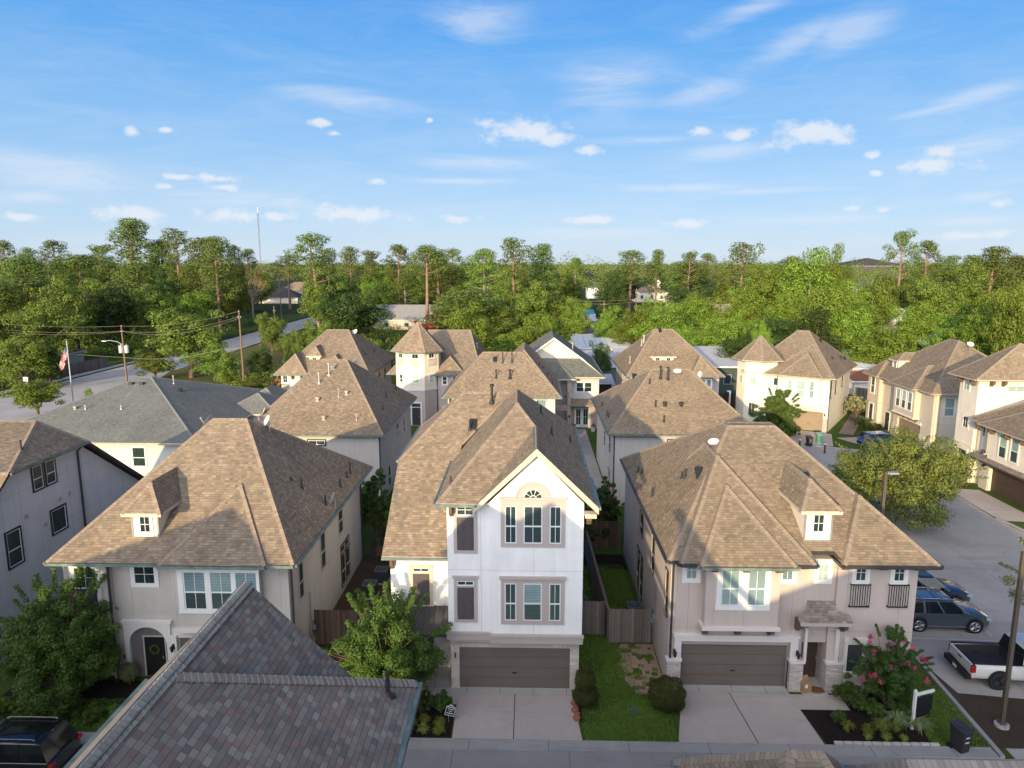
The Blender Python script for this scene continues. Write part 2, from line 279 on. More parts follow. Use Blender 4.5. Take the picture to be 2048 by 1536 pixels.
def glassmat(name, c, blind=None, pitch=.062):
    k = NB(name); uvv = k.uv(); uv = k.sep(uvv)
    n = k.noise(uvv, .8, 3, .6); rnd = k.n('ShaderNodeObjectInfo').outputs['Random']
    if blind:
        rb_ = k.mr(rnd, 0, 1, .6, 1.3); blind = k.mix(1., blind, k.comb(rb_, rb_, k.mr(rnd, 0, 1, .75, 1.15)), 'MULTIPLY')
        s_ = k.math('FRACT', k.math('DIVIDE', uv[1], pitch)); s2 = k.math('SUBTRACT', 1, k.math('MULTIPLY', k.math('LESS_THAN', s_, .42), .5 if pitch < 1 else 0.))
        c2 = k.mix(1., blind, k.comb(s2, s2, s2), 'MULTIPLY'); col = k.mix(k.mr(n, .35, .65, .0, .35), c2, c)
    else: col = k.mix(k.mr(n, .3, .7), c, (c[0] * 2.6 + .004, c[1] * 2.6 + .004, c[2] * 2.6 + .004))
    k.bump(k.noise(uvv, 1.3, 2), .04, .05)
    k.fin(col, .06, .55, 0, .0); k.b.inputs['IOR'].default_value = 1.6; return k.m
GL = dict(dark=glassmat('glass_dark', (.012,.022,.022)), teal=glassmat('glass_teal', (.02,.034,.033)), blind=glassmat('glass_blind', (.015,.045,.042), (.08,.118,.112)), blindl=glassmat('glass_blind_light', (.08,.15,.145), (.36,.50,.48), .075),
 shade=glassmat('glass_green_shade', (.12,.24,.20), (.38,.50,.44), 9), screen=glassmat('window_screen', (.03,.035,.037)), car=glassmat('car_glass', (.006,.008,.009)))
def gdoor(name, c):
    k = NB(name); uv = k.sep(k.uv()); f = k.math('FRACT', k.math('DIVIDE', uv[1], .52)); l = k.math('LESS_THAN', f, .03)
    g = k.math('FRACT', k.math('DIVIDE', uv[1], .13)); l2 = k.math('MULTIPLY', k.math('LESS_THAN', g, .10), .16); n = k.noise(k.uv(), 1.2, 4)
    v = k.math('SUBTRACT', k.mr(n, .3, .7, .93, 1.06), k.math('MAXIMUM', k.math('MULTIPLY', l, .4), l2)); return k.fin(k.mix(1., c, k.comb(v, v, v), 'MULTIPLY'), .55, .35)
GD = dict(brown=gdoor('garage_door_brown', (.165,.135,.112)), dark=gdoor('garage_door_dark', (.075,.05,.04)), tan=gdoor('garage_door_tan', (.30,.22,.15)))
def stone(name, a, b, c, scale=1., mortar=(.62,.58,.52), bw=.42, rh=.17):
    k = NB(name); uvv = k.uv(); br = k.n('ShaderNodeTexBrick'); k.L.new(uvv, br.inputs['Vector']); br.inputs['Scale'].default_value = scale
    br.inputs['Brick Width'].default_value = bw; br.inputs['Row Height'].default_value = rh; br.inputs['Mortar Size'].default_value = .012; br.inputs['Color1'].default_value = (0, 0, 0, 1); br.inputs['Color2'].default_value = (1, 1, 1, 1); br.inputs['Mortar'].default_value = (.5, .5, .5, 1)
    br.offset = .43; br.squash = 1.0
    col = k.ramp(br.outputs['Color'], [(0, a), (.5, b), (1, c)]); n = k.noise(uvv, 9, 4, .65); v = k.mr(n, .3, .7, .82, 1.12)
    col = k.mix(1., col, k.comb(v, v, v), 'MULTIPLY'); col = k.mix(br.outputs['Fac'], col, mortar)
    k.bump(k.math('ADD', k.math('MULTIPLY', br.outputs['Fac'], -1.), n), .8, .03); return k.fin(col, .9, .25)
STN = dict(cream=stone('stone_cream', (.70,.60,.46), (.60,.53,.44), (.78,.71,.60)), ledge=stone('stone_ledge', (.60,.50,.43), (.42,.35,.31), (.74,.66,.58), bw=.3, rh=.075), brick=stone('brick_red_mix', (.36,.17,.13), (.50,.33,.27), (.62,.52,.46), bw=.22, rh=.075),
 tile=stone('paver_brick', (.36,.27,.23), (.30,.22,.20), (.42,.33,.28), mortar=(.2,.17,.15), bw=.24, rh=.12))
def concrete(name, c, j=None, jy=None, stain=.12):
    k = NB(name); o = k.n('ShaderNodeNewGeometry').outputs['Position']; n1 = k.noise(o, .25, 5, .6); n2 = k.noise(o, 2.2, 5, .65); n3 = k.noise(o, 30, 3, .7); sp = k.sep(o)
    v = k.math('ADD', k.mr(n1, .3, .7, -stain, stain), k.math('ADD', k.mr(n2, .3, .7, .95, 1.05), k.mr(n3, .3, .7, -.05, .05)))
    st = k.noise(o, .6, 5, .7, (.25, 1.6, 1)); v = k.math('MULTIPLY', v, k.mr(st, .56, .72, 1, .74)); sp2 = k.noise(o, 1.7, 3, .5); v = k.math('MULTIPLY', v, k.mr(sp2, .68, .78, 1, .72)); crk = k.noise(o, .9, 6, .75, None, 1.2); v = k.math('MULTIPLY', v, k.mr(k.math('ABSOLUTE', k.math('SUBTRACT', crk, .5)), .0, .004, .80, 1))
    for ax, p in ((0, j), (1, jy)):
        if p: v = k.math('MULTIPLY', v, k.math('SUBTRACT', 1, k.math('MULTIPLY', k.math('LESS_THAN', k.math('FRACT', k.math('DIVIDE', k.math('ADD', sp[ax], 200.8), p)), .03 / p), .5)))
    k.bump(n3, .15, .01)
    return k.fin(k.mix(1., c, k.comb(v, v, v), 'MULTIPLY'), .88, .25)
CO = dict(road=concrete('concrete_road', (.30,.285,.27), 4.6, None), lot=concrete('concrete_lot', (.42,.385,.35), 6.2, 9.1, .16), drive=concrete('concrete_drive', (.47,.41,.36), None, None, .10), curb=concrete('concrete_curb', (.36,.345,.325), 3.2), far=concrete('concrete_far', (.46,.43,.40), None, 6.), walk=concrete('concrete_walk', (.44,.42,.39), 1.5))
def grass(name, a, b, c, s=1.):
    k = NB(name); o = k.n('ShaderNodeNewGeometry').outputs['Position']; n1 = k.noise(o, .5 * s, 5, .6); n2 = k.noise(o, 9, 4, .75); n3 = k.noise(o, 45, 3, .8)
    col = k.mix(k.mr(n1, .35, .65), a, b); col = k.mix(k.mr(n2, .45, .75), col, c); v = k.mr(n3, .3, .7, .6, 1.35); col = k.mix(1., col, k.comb(v, v, v), 'MULTIPLY'); k.bump(n3, .8, .05); return k.fin(col, .95, .12)
GR = dict(lawn=grass('grass_lawn', (.045,.09,.018), (.085,.14,.022), (.11,.13,.035)), dry=grass('grass_dry', (.13,.15,.035), (.17,.16,.05), (.20,.17,.07)), wood=grass('ground_woodland', (.03,.05,.015), (.05,.065,.02), (.07,.07,.03)), mulch=grass('mulch_black', (.018,.014,.013), (.03,.022,.018), (.045,.032,.025)), dirt=grass('soil_bare', (.44,.29,.22), (.48,.33,.26), (.30,.22,.14)), bed=grass('mulch_brown', (.08,.055,.04), (.11,.08,.055), (.06,.05,.03)))
def woodf(name, a, b):
    k = NB(name); uvv = k.uv(); uv = k.sep(uvv); cell = k.math('FLOOR', k.math('DIVIDE', uv[0], .14)); f = k.math('FRACT', k.math('DIVIDE', uv[0], .14))
    wn = k.n('ShaderNodeTexWhiteNoise', noise_dimensions='1D'); k.L.new(cell, wn.inputs['W']); g = k.noise(uvv, 3, 4, .6, (14, .8, 1))
    v = k.math('MULTIPLY', k.math('ADD', k.mr(g, .3, .7, .7, 1.1), k.math('MULTIPLY', wn.outputs['Value'], .25)), k.math('SUBTRACT', 1, k.math('MULTIPLY', k.math('LESS_THAN', f, .09), .7)))
    return k.fin(k.mix(1., k.mix(wn.outputs['Value'], a, b), k.comb(v, v, v), 'MULTIPLY'), .9, .15)
WD = dict(grey=woodf('fence_grey', (.17,.14,.12), (.24,.20,.17)), tan=woodf('fence_tan', (.40,.30,.19), (.32,.24,.16)), brown=woodf('fence_brown', (.10,.068,.05), (.14,.10,.07)))
def metalroof(name, c, pitch=.4, rust=None):
    k = NB(name); uvv = k.uv(); uv = k.sep(uvv); f = k.math('FRACT', k.math('DIVIDE', uv[0], pitch)); l = k.math('LESS_THAN', f, .10); n = k.noise(uvv, .8, 5, .65, (2, .5, 1))
    col = k.mix(k.mr(n, .50, .62), c, rust) if rust else c
    v = k.math('SUBTRACT', k.mr(n, .3, .7, .88, 1.08), k.math('MULTIPLY', l, .25)); return k.fin(k.mix(1., col, k.comb(v, v, v), 'MULTIPLY'), .5, .5)
MR = dict(dark=metalroof('metal_roof_dark', (.06,.06,.065), .42), silver=metalroof('metal_roof_silver', (.56,.55,.54), .5), rusty=metalroof('metal_roof_rusty', (.62,.60,.58), .5, (.42,.22,.15)), white=metalroof('membrane_white', (.72,.72,.72), 2.2), grey=metalroof('metal_roof_grey', (.30,.29,.28), .3), red=metalroof('metal_roof_red', (.36,.13,.08), .4))
METAL = flat('metal_grey', (.42,.42,.41), .4, .5, .6); GALV = flat('galvanised', (.50,.51,.52), .4, .5, .5); PLASW = flat('dish_white', (.68,.67,.65), .4); PIPE = flat('pipe_black', (.03,.03,.032), .5); PIPEW = flat('vent_metal', (.50,.46,.40), .5, .5, .3)
BRONZE = flat('pole_bronze', (.13,.105,.075), .45, .5, .3); WOODP = flat('utility_wood', (.20,.13,.085), .9, .2); LED = flat('lamp_lens', (.75,.74,.70), .3)
AC = flat('unit_grey', (.10,.12,.13), .5); ACD = flat('unit_dark', (.04,.045,.05), .6); BARK = flat('bark_brown', (.15,.105,.075), .95, .1, 0, .3, 0, 3); BARKP = flat('bark_pine', (.27,.18,.125), .95, .1, 0, .25, 0, 2); BARKL = flat('bark_pale', (.30,.25,.19), .95, .1, 0, .2)
def leafm(name, a, b, c, tr=.25, g=2.2):
    if name[:5] != 'petal': a, b, c = [(q[0] * g * .93, q[1] * g * .97, q[2] * g * .8) for q in (a, b, c)]
    k = NB(name); geo = k.n('ShaderNodeNewGeometry'); oi = k.n('ShaderNodeObjectInfo'); r = geo.outputs['Random Per Island']
    col = k.mix(r, a, b); col = k.mix(k.mr(k.noise(k.obj(), .45, 2, .6), .38, .62), col, c)
    hsv = k.n('ShaderNodeHueSaturation'); k.put(hsv.inputs['Hue'], k.mr(oi.outputs['Random'], 0, 1, .478, .515)); k.put(hsv.inputs['Value'], k.mr(oi.outputs['Random'], 0, 1, .72, 1.28)); k.put(hsv.inputs['Color'], col)
    t = k.n('ShaderNodeBsdfTranslucent'); k.L.new(hsv.outputs[0], t.inputs[0]); ms = k.n('ShaderNodeMixShader'); ms.inputs[0].default_value = tr
    k.fin(hsv.outputs[0], .6, .25); out = k.N['Material Output']; k.L.new(k.b.outputs[0], ms.inputs[1]); k.L.new(t.outputs[0], ms.inputs[2]); k.L.new(ms.outputs[0], out.inputs[0]); return k.m
LF = dict(oak=leafm('leaf_oak', (.055,.085,.015), (.10,.125,.022), (.075,.10,.022)), bright=leafm('leaf_bright', (.085,.135,.018), (.135,.18,.03), (.095,.145,.022), .22, 1.75), pine=leafm('leaf_pine', (.05,.075,.018), (.085,.105,.028), (.065,.085,.022)),
 deep=leafm('leaf_deep', (.03,.055,.015), (.055,.085,.022), (.04,.065,.018), .3, 1.7), yellow=leafm('leaf_yellowgreen', (.105,.125,.02), (.16,.165,.03), (.12,.13,.027), .2, 1.7), shrub=leafm('leaf_shrub', (.045,.06,.016), (.085,.085,.025), (.06,.07,.02), .3, 1.5),
 near=leafm('leaf_near', (.045,.085,.02), (.085,.13,.03), (.06,.10,.025), .3, 1.75), grassy=leafm('leaf_grassy', (.11,.13,.03), (.17,.18,.05), (.09,.11,.035), .25, 1.8), flower=leafm('petal_pink', (.62,.06,.14), (.75,.12,.22), (.55,.05,.12)), redf=leafm('petal_red', (.34,.06,.05), (.40,.12,.08), (.22,.10,.05)), dry=leafm('leaf_drybrown', (.25,.14,.07), (.30,.19,.10), (.20,.12,.06)), grey=leafm('leaf_greygreen', (.10,.12,.06), (.16,.17,.09), (.12,.13,.07)))
# ---------------------------------------------------------------- house kit
NRM = {'F': (0, -1), 'R': (1, 0), 'L': (-1, 0), 'B': (0, 1)}
def nrm(d): return NRM[d] if isinstance(d, str) else (math.cos(d), math.sin(d))
def vnormal(pts):
    n = Vector((0, 0, 0))
    for k in range(len(pts)):
        a, b = pts[k], pts[(k + 1) % len(pts)]
        n += Vector(((a.y - b.y) * (a.z + b.z), (a.z - b.z) * (a.x + b.x), (a.x - b.x) * (a.y + b.y)))
    return n.normalized()
class Roof:
    def __init__(s, faces, sh, parent, fascia=None, gut=None, th=.16, name='roof', caps=True, guts=True, capw=.15):
        faces = [[Vector(p) for p in f] for f in faces]
        for f in faces:
            if vnormal(f).z < 0: f.reverse()
        s.faces = faces; fascia = fascia or TR['dark']; gut = gut or GUT
        m = MB()
        for f in faces: m.poly(f)
        s.ob = m.build(name, SH[sh] if isinstance(sh, str) else sh, parent)
        key = lambda p: (round(p.x, 3), round(p.y, 3), round(p.z, 3)); edges = {}
        for fi, f in enumerate(faces):
            for k in range(len(f)):
                a, b = f[k], f[(k + 1) % len(f)]; edges.setdefault(frozenset((key(a), key(b))), []).append((fi, a, b))
        fa = MB(); gu = MB(); cp = MB(); ng = nc = 0; D = Vector((0, 0, -th))
        for f in faces: fa.poly([p + D for p in reversed(f)])
        for e, l in edges.items():
            if len(l) == 1:
                fi, a, b = l[0]; d = (b - a); out = Vector((d.y, -d.x, 0)).normalized()
                fa.poly([b, a, a + D, b + D])
                if abs(d.z) < .02 and guts and d.length > .3:
                    q = [a + Vector((0, 0, -.015)), b + Vector((0, 0, -.015))]
                    dd = d.normalized() * .0; p0, p1 = a, b; w = out * .12
                    gu.poly([p0 + w + Vector((0,0,-.13)), p1 + w + Vector((0,0,-.13)), p1 + w, p0 + w]); gu.poly([p0 + w, p1 + w, p1 + out * .004 + Vector((0,0,-.02)), p0 + out * .004 + Vector((0,0,-.02))])
                    gu.poly([p0 + out * .004 + Vector((0,0,-.13)), p1 + out * .004 + Vector((0,0,-.13)), p1 + w + Vector((0,0,-.13)), p0 + w + Vector((0,0,-.13))])
                    for P_, sg in ((p0, 1), (p1, -1)):
                        gu.poly([P_ + out * .004 + Vector((0,0,-.13)), P_ + w + Vector((0,0,-.13)), P_ + w, P_ + out * .004 + Vector((0,0,-.02))])
                    gu.build('gutter', gut, s.ob); gu = MB(); ng += 1
            elif len(l) == 2 and caps:
                (f1, a, b), (f2, _, _) = l; n1, n2 = vnormal(faces[f1]), vnormal(faces[f2]); d = (b - a).normalized()
                t1 = n1.cross(d).normalized(); t2 = -n2.cross(d).normalized()          # into face1 / face2
                if n1.dot(t2) > -1e-4 or n1.dot(n2) > .9995: continue                   # valley or flat
                up = (n1 + n2).normalized() * .035; L = (b - a).length
                A, B = a + up, b + up; x1 = t1 * capw + n1 * .012; x2 = t2 * capw + n2 * .012
                cp.poly([a + x1, A, B, b + x1][::-1], [(0, 0), (0, capw), (L, capw), (L, 0)][::-1]); cp.poly([a + x2, A, B, b + x2], [(0, 0), (0, capw), (L, capw), (L, 0)]); nc += 1
                cp.poly([a + x1, b + x1, b + t1 * capw, a + t1 * capw][::-1]); cp.poly([a + x2, b + x2, b + t2 * capw, a + t2 * capw])
        fa.build('fascia', fascia, s.ob)
        if nc: cp.build('ridge_cap', CAP[sh] if isinstance(sh, str) else sh, s.ob)
    def z(s, x, y):
        best = None
        for f in s.faces:
            n = vnormal(f); ins = False; k = len(f); j = k - 1
            for i in range(k):
                if ((f[i].y > y) != (f[j].y > y)) and x < (f[j].x - f[i].x) * (y - f[i].y) / (f[j].y - f[i].y) + f[i].x: ins = not ins
                j = i
            if ins and n.z > .01:
                zz = f[0].z - (n.x * (x - f[0].x) + n.y * (y - f[0].y)) / n.z
                best = zz if best is None else max(best, zz)
        return best
def hip(x0, x1, y0, y1, z, r0, r1):
    a, b, c, d = (x0, y0, z), (x1, y0, z), (x1, y1, z), (x0, y1, z)
    if abs(r0[0] - r1[0]) >= abs(r0[1] - r1[1]):      # ridge along x, r0 left
        if r0[0] > r1[0]: r0, r1 = r1, r0
        return [[a, b, r1, r0], [b, c, r1], [c, d, r0, r1], [d, a, r0]]
    if r0[1] > r1[1]: r0, r1 = r1, r0
    return [[a, b, r0], [b, c, r1, r0], [c, d, r1], [d, a, r0, r1]]
def hipeq(x0, x1, y0, y1, z, h, run=None):            # simple hip with ridge along the longer side
    cx, cy = (x0 + x1) / 2, (y0 + y1) / 2; w, d = x1 - x0, y1 - y0
    if w >= d: r = run if run is not None else d / 2; return hip(x0, x1, y0, y1, z, (x0 + r, cy, z + h), (x1 - r, cy, z + h))
    r = run if run is not None else w / 2; return hip(x0, x1, y0, y1, z, (cx, y0 + r, z + h), (cx, y1 - r, z + h))
def pyramid(pts, z, apex): return [[(*pts[i], z), (*pts[(i + 1) % len(pts)], z), apex] for i in range(len(pts))]
def window(par, base, d, w, h, trim=.12, tm='white', frame='white', pane='blind', rail=True, munt=(0, 0), low=None, head=0, sill=0, top_munt=None, name='window'):
    n = nrm(d); o = Vector(base); m = MB(); hw = w / 2
    if trim:
        m.obox(o, n, -hw - trim, -hw, -trim, h + trim, 0, .05); m.obox(o, n, hw, hw + trim, -trim, h + trim, 0, .05)
        m.obox(o, n, -hw, hw, h, h + trim, 0, .048); m.obox(o, n, -hw, hw, -trim, 0, 0, .048)
    if head: m.obox(o, n, -hw - trim - .06, hw + trim + .06, h + trim, h + trim + head, 0, .10)
    if sill: m.obox(o, n, -hw - trim - .05, hw + trim + .05, -trim - sill, -trim, 0, .09)
    if not m.f: m.obox(o, n, -hw - .01, hw + .01, -.01, h + .01, 0, .004)
    W = m.build(name, TR[tm], par); f = MB(); t = .045
    f.obox(o, n, -hw, -hw + t, 0, h, .004, .04); f.obox(o, n, hw - t, hw, 0, h, .004, .04); f.obox(o, n, -hw + t, hw - t, h - t, h, .004, .038); f.obox(o, n, -hw + t, hw - t, 0, t, .004, .038)
    mid = h * .46 if rail is True else (rail or None)
    if mid: f.obox(o, n, -hw + t, hw - t, mid - .03, mid + .03, .004, .042)
    nx, nz = munt
    for i in range(1, nx): x = -hw + w * i / nx; f.obox(o, n, x - .012, x + .012, t, h - t, .004, .034)
    for i in range(1, nz): z = h * i / nz; f.obox(o, n, -hw + t, hw - t, z - .012, z + .012, .004, .033)
    if top_munt and mid:
        for i in range(1, top_munt[0]): x = -hw + w * i / top_munt[0]; f.obox(o, n, x - .012, x + .012, mid + .03, h - t, .004, .034)
        for i in range(1, top_munt[1]): z = mid + (h - mid) * i / top_munt[1]; f.obox(o, n, -hw + t, hw - t, z - .012, z + .012, .004, .033)
    f.build('sash', TR[frame], W)
    p = MB()
    if low and mid:
        p.obox(o, n, -hw + t, hw - t, mid, h - t, 0, .018); p.build('pane', GL[pane], W); p = MB(); p.obox(o, n, -hw + t, hw - t, t, mid, 0, .02); p.build('pane', GL[low], W)
    else: p.obox(o, n, -hw + t, hw - t, t, h - t, 0, .018); p.build('pane', GL[pane], W)
    return W
def shutters(par, base, d, w, h, mat='shut'):
    n = nrm(d); o = Vector(base); m = MB(); hw = w / 2; m.obox(o, n, -hw, hw, 0, h, .01, .04)
    for s in (-1, 1):
        c = s * hw / 2; q = hw / 2 - .03
        m.obox(o, n, c - q, c + q, 0, h, .04, .055)
        for z0, z1 in ((.08, .47), (.53, .94)): 
            m.obox(o, n, c - q + .07, c + q - .07, h * z0, h * z1, .055, .07); m.obox(o, n, c - q + .11, c + q - .11, h * z0 + .05, h * z1 - .05, .07, .08)
    return m.build('shutter', SHUT, par)
SHUT = flat('shutter_plum_brown', (.10,.085,.085), .5)
def winshut(par, base, d, w, hs, ht, tm, pane='teal', munt=(2, 1), trim=.14, head=0, name='window'):
    """shutter pair of height hs with a transom window of height ht above, in one trim"""
    n = nrm(d); o = Vector(base); m = MB(); hw = w / 2; H = hs + ht + .08
    m.obox(o, n, -hw - trim, -hw, -trim, H + trim, 0, .05); m.obox(o, n, hw, hw + trim, -trim, H + trim, 0, .05); m.obox(o, n, -hw, hw, H, H + trim, 0, .048); m.obox(o, n, -hw, hw, -trim, 0, 0, .048); m.obox(o, n, -hw, hw, hs, hs + .08, 0, .048)
    if head: m.obox(o, n, -hw - trim - .06, hw + trim + .06, H + trim, H + trim + head, 0, .10)
    W = m.build(name, TR[tm], par); s = shutters(W, o, d, w - .02, hs)
    f = MB(); b = o + Vector((0, 0, hs + .08)); t = .04
    f.obox(b, n, -hw, -hw + t, 0, ht, .004, .04); f.obox(b, n, hw - t, hw, 0, ht, .004, .04); f.obox(b, n, -hw + t, hw - t, 0, t, .004, .038); f.obox(b, n, -hw + t, hw - t, ht - t, ht, .004, .038)
    for i in range(1, munt[0]): x = -hw + w * i / munt[0]; f.obox(b, n, x - .015, x + .015, t, ht - t, .004, .034)
    for i in range(1, munt[1]): z = ht * i / munt[1]; f.obox(b, n, -hw + t, hw - t, z - .015, z + .015, .004, .033)
    f.build('sash', TR['white'], W); p = MB(); p.obox(b, n, -hw + t, hw - t, t, ht - t, 0, .018); p.build('pane', GL[pane], W); return W
def corbel(par, base, d, w=.14, h=.55, dep=.42, mat='timber'):
    n = nrm(d); N = Vector((n[0], n[1], 0)); u = Vector((-n[1], n[0], 0)); o = Vector(base); m = MB()
    prof = [(0, 0), (dep, 0), (dep, -h * .62), (dep * .8, -h * .7), (dep * .5, -h * .82), (dep * .42, -h), (0, -h)]
    P = [o + N * a + Vector((0, 0, z)) - u * (w / 2) for a, z in prof]; m.extrude(P, u * w); return m.build('bracket', TR[mat], par)
def downspout(par, x, y, z0, z1, mat=None, d='F', w=.085):
    m = MB(); n = nrm(d); o = Vector((x, y, 0)); m.obox(o, n, -w / 2, w / 2, z0 + .15, z1 - .25, .02, .02 + w)
    m.tube([o + Vector((n[0], n[1], 0)) * (.06) + Vector((0, 0, z1 - .25)), o + Vector((n[0], n[1], 0)) * .3 + Vector((0, 0, z1 - .02))], .045, 6)
    m.obox(o, n, -w / 2, w / 2, z0 + .03, z0 + .15, .02, .28)
    for zz in (.33, .66): m.obox(o, n, -w / 2 - .015, w / 2 + .015, z0 + (z1 - z0) * zz, z0 + (z1 - z0) * zz + .04, .0, .03 + w)
    return m.build('downspout', mat or GUTD, par)
def vent(par, R, x, y, h=.45, r=.045, kind='pipe', z=None):
    z = z if z is not None else R.z(x, y)
    if z is None: print('vent off roof', x, y); return
    m = MB(); o = Vector((x, y, z))
    if kind == 'pipe': m.lathe(o, [(r * 2.4, -.05), (r * 1.3, .12), (r, .14), (r, h), (0, h)], 10); mt = PIPE
    elif kind == 'flue': m.lathe(o, [(r * 3, -.12), (r * 1.5, .1), (r, .12), (r, h - .12), (r * 1.7, h - .12), (r * 1.7, h), (0, h + .05)], 12); mt = PIPE
    elif kind == 'flue_w': m.lathe(o, [(r * 3, -.12), (r * 1.5, .1), (r, .12), (r, h - .12), (r * 1.7, h - .12), (r * 1.7, h), (0, h + .05)], 12); mt = PIPEW
    elif kind == 'cap': m.lathe(o, [(.17, -.12), (.17, .02), (.11, .04), (.11, .18), (.19, .16), (.19, .26), (0, .33)], 12); mt = PIPEW
    elif kind == 'capd': m.lathe(o, [(.17, -.12), (.17, .02), (.11, .04), (.11, .18), (.19, .16), (.19, .26), (0, .33)], 12); mt = PIPE
    elif kind == 'box': m.box(x - .2, x + .2, y - .18, y + .18, z - .15, z + .16); m.box(x - .24, x + .24, y - .22, y + .22, z + .16, z + .2); mt = PIPE
    elif kind == 'slant': m.extrude([o + Vector((-.2, -.3, -.12)), o + Vector((.2, -.3, -.12)), o + Vector((.2, .3, .3)), o + Vector((-.2, .3, .3))], (0, 0, -.12)); mt = PIPE
    return m.build('roof_vent', mt, par)
def dish(par, x, y, z, aim, tilt=25, r=.42, mat=None, arm=True):
    a = rad(aim); D = Vector((math.cos(a) * math.cos(rad(tilt)), math.sin(a) * math.cos(rad(tilt)), math.sin(rad(tilt)))); o = Vector((x, y, z)); u = D.cross(Vector((0, 0, 1))).normalized(); w = D.cross(u)
    m = MB(); n = 18
    rings = [[o + D * (.16 * (q / r) ** 2 * r) + (u * math.cos(2 * math.pi * k / n) + w * math.sin(2 * math.pi * k / n) * .9) * q for k in range(n)] for q in (0.001, r * .4, r * .75, r)]
    for a_, b_ in zip(rings, rings[1:]):
        for k in range(n): m.poly([a_[k], a_[(k + 1) % n], b_[(k + 1) % n], b_[k]]); m.poly([b_[k] - D * .015, b_[(k + 1) % n] - D * .015, a_[(k + 1) % n] - D * .015, a_[k] - D * .015])
    m.smooth = True; Dd = m.build('satellite_dish', mat or PLASW, par); t = MB(); t.tube([o - D * .02, o - D * .12 + Vector((0, 0, -.1)), o - D * .1 + Vector((0, 0, -.55))], .03, 6)
    if arm: t.tube([o - w * r * .8 * (1 if w.z > 0 else -1), o + D * .5 - Vector((0, 0, .1))], .018, 5); t.lathe(o + D * .5 - Vector((0, 0, .14)), [(0, 0), (.05, 0), (.05, .1), (0, .1)], 8)
    t.build('mast', METAL, Dd); return Dd
def balconet(par, cx, y, z0, w=.85, h=1.0, d='F', name='balcony_rail', x=None):
    n = nrm(d); o = Vector((cx, y, z0)); m = MB(); hw = w / 2
    for z in (0, h): m.obox(o, n, -hw, hw, z, z + .04, .10, .14)
    for i in range(9): u = -hw + .02 + i * (w - .04) / 8; m.obox(o, n, u - .012, u + .012, 0, h, .108, .132)
    for s in (-hw, hw - .03): m.obox(o, n, s, s + .03, 0, .04, 0, .10); m.obox(o, n, s, s + .03, h, h + .04, 0, .10)
    return m.build(name, TR['black'], par)
def wallmesh(par, mat, *boxes, polys=(), name='wall'):
    if len(boxes) > 1 and name != 'wall':
        for b in boxes: wallmesh(par, mat, b, name=name)
        return
    m = MB()
    for b in boxes:
        if len(b) == 6: m.box(*b)
        else: m.prism(*b)
    for p in polys: m.poly(p)
    return m.build(name, mat, par)
def garage(par, x0, x1, y, z1, mat='brown', d='F', depth=.0, z0=0.02, cy=None):
    n = nrm(d); w = x1 - x0
    o = Vector(((x0 + x1) / 2, y, 0)) if cy is None else Vector((y, cy, 0)); m = MB()
    rows = 4; h = (z1 - z0) / rows
    for r in range(rows): m.obox(o, n, -w / 2, w / 2, z0 + r * h + .012, z0 + (r + 1) * h - .012, -.05, .022)
    m.obox(o, n, -w / 2, w / 2, z0, z1, -.06, .008); g = m.build('garage_door', GD[mat], par)
    hd = MB(); hd.obox(o, n, -.1, .1, .75, .79, .022, .05); hd.build('handle', TR['black'], g); return g
def door(par, base, d, w, h, mat='black', transom=0, fr=.09, fm='taupe', lites=False):
    n = nrm(d); o = Vector(base); m = MB(); hw = w / 2; m.obox(o, n, -hw, hw, 0, h, 0, .035)
    for s in (-1, 1):
        for z0, z1 in ((.08, .45), (.52, .93)): m.obox(o, n, s * hw / 2 - w * .17, s * hw / 2 + w * .17, h * z0, h * z1, .035, .05)
    Dr = m.build('door', TR[mat] if mat in TR else GL[mat], par); f = MB(); H = h + transom
    f.obox(o, n, -hw - fr, -hw, 0, H + fr, 0, .06); f.obox(o, n, hw, hw + fr, 0, H + fr, 0, .06); f.obox(o, n, -hw, hw, H, H + fr, 0, .058)
    if transom: f.obox(o, n, -hw, hw, h, h + .06, 0, .055)
    f.build('door_frame', TR[fm], Dr); k = MB(); k.obox(o, n, hw - .12, hw - .08, h * .45, h * .53, .05, .09); k.build('handle', METAL, Dr)
    if transom: p = MB(); p.obox(o, n, -hw, hw, h + .06, H, 0, .02); p.build('transom', GL['teal'], Dr)
    return Dr
def lantern(par, x, y, z, d='F', s=1.):
    n = nrm(d); o = Vector((x, y, z)); m = MB(); N = Vector((n[0], n[1], 0)); m.obox(o, n, -.05, .05, -.12, .12, 0, .03); m.tube([o + N * .03, o + N * .12 + Vector((0, 0, .12)), o + N * .18 + Vector((0, 0, .08))], .015, 5)
    m.lathe(o + N * .18, [(0, -.2), (.05, -.18), (.085, .02), (.1, .03), (.02, .12), (0, .14)], 6); return m.build('wall_lantern', TR['black'], par)
def plaque(par, x, y, z, w=.24, h=.36, d='F', num='', mat='tan'):
    n = nrm(d); m = MB(); m.obox((x, y, z), n, -w / 2, w / 2, 0, h, 0, .03); p = m.build('house_number_plaque', TR[mat], par)
    m = MB(); m.obox((x, y, z), n, -w * .16, w * .16, h * .15, h * .85, .03, .04); m.build('numerals', TR['brown'], p); return p
def house(name, label, loc, rz=0):
    OFF[0] = Vector(loc) if not rz else Vector((0, 0, 0)); return thing(name, label, 'house', loc, rz, None)
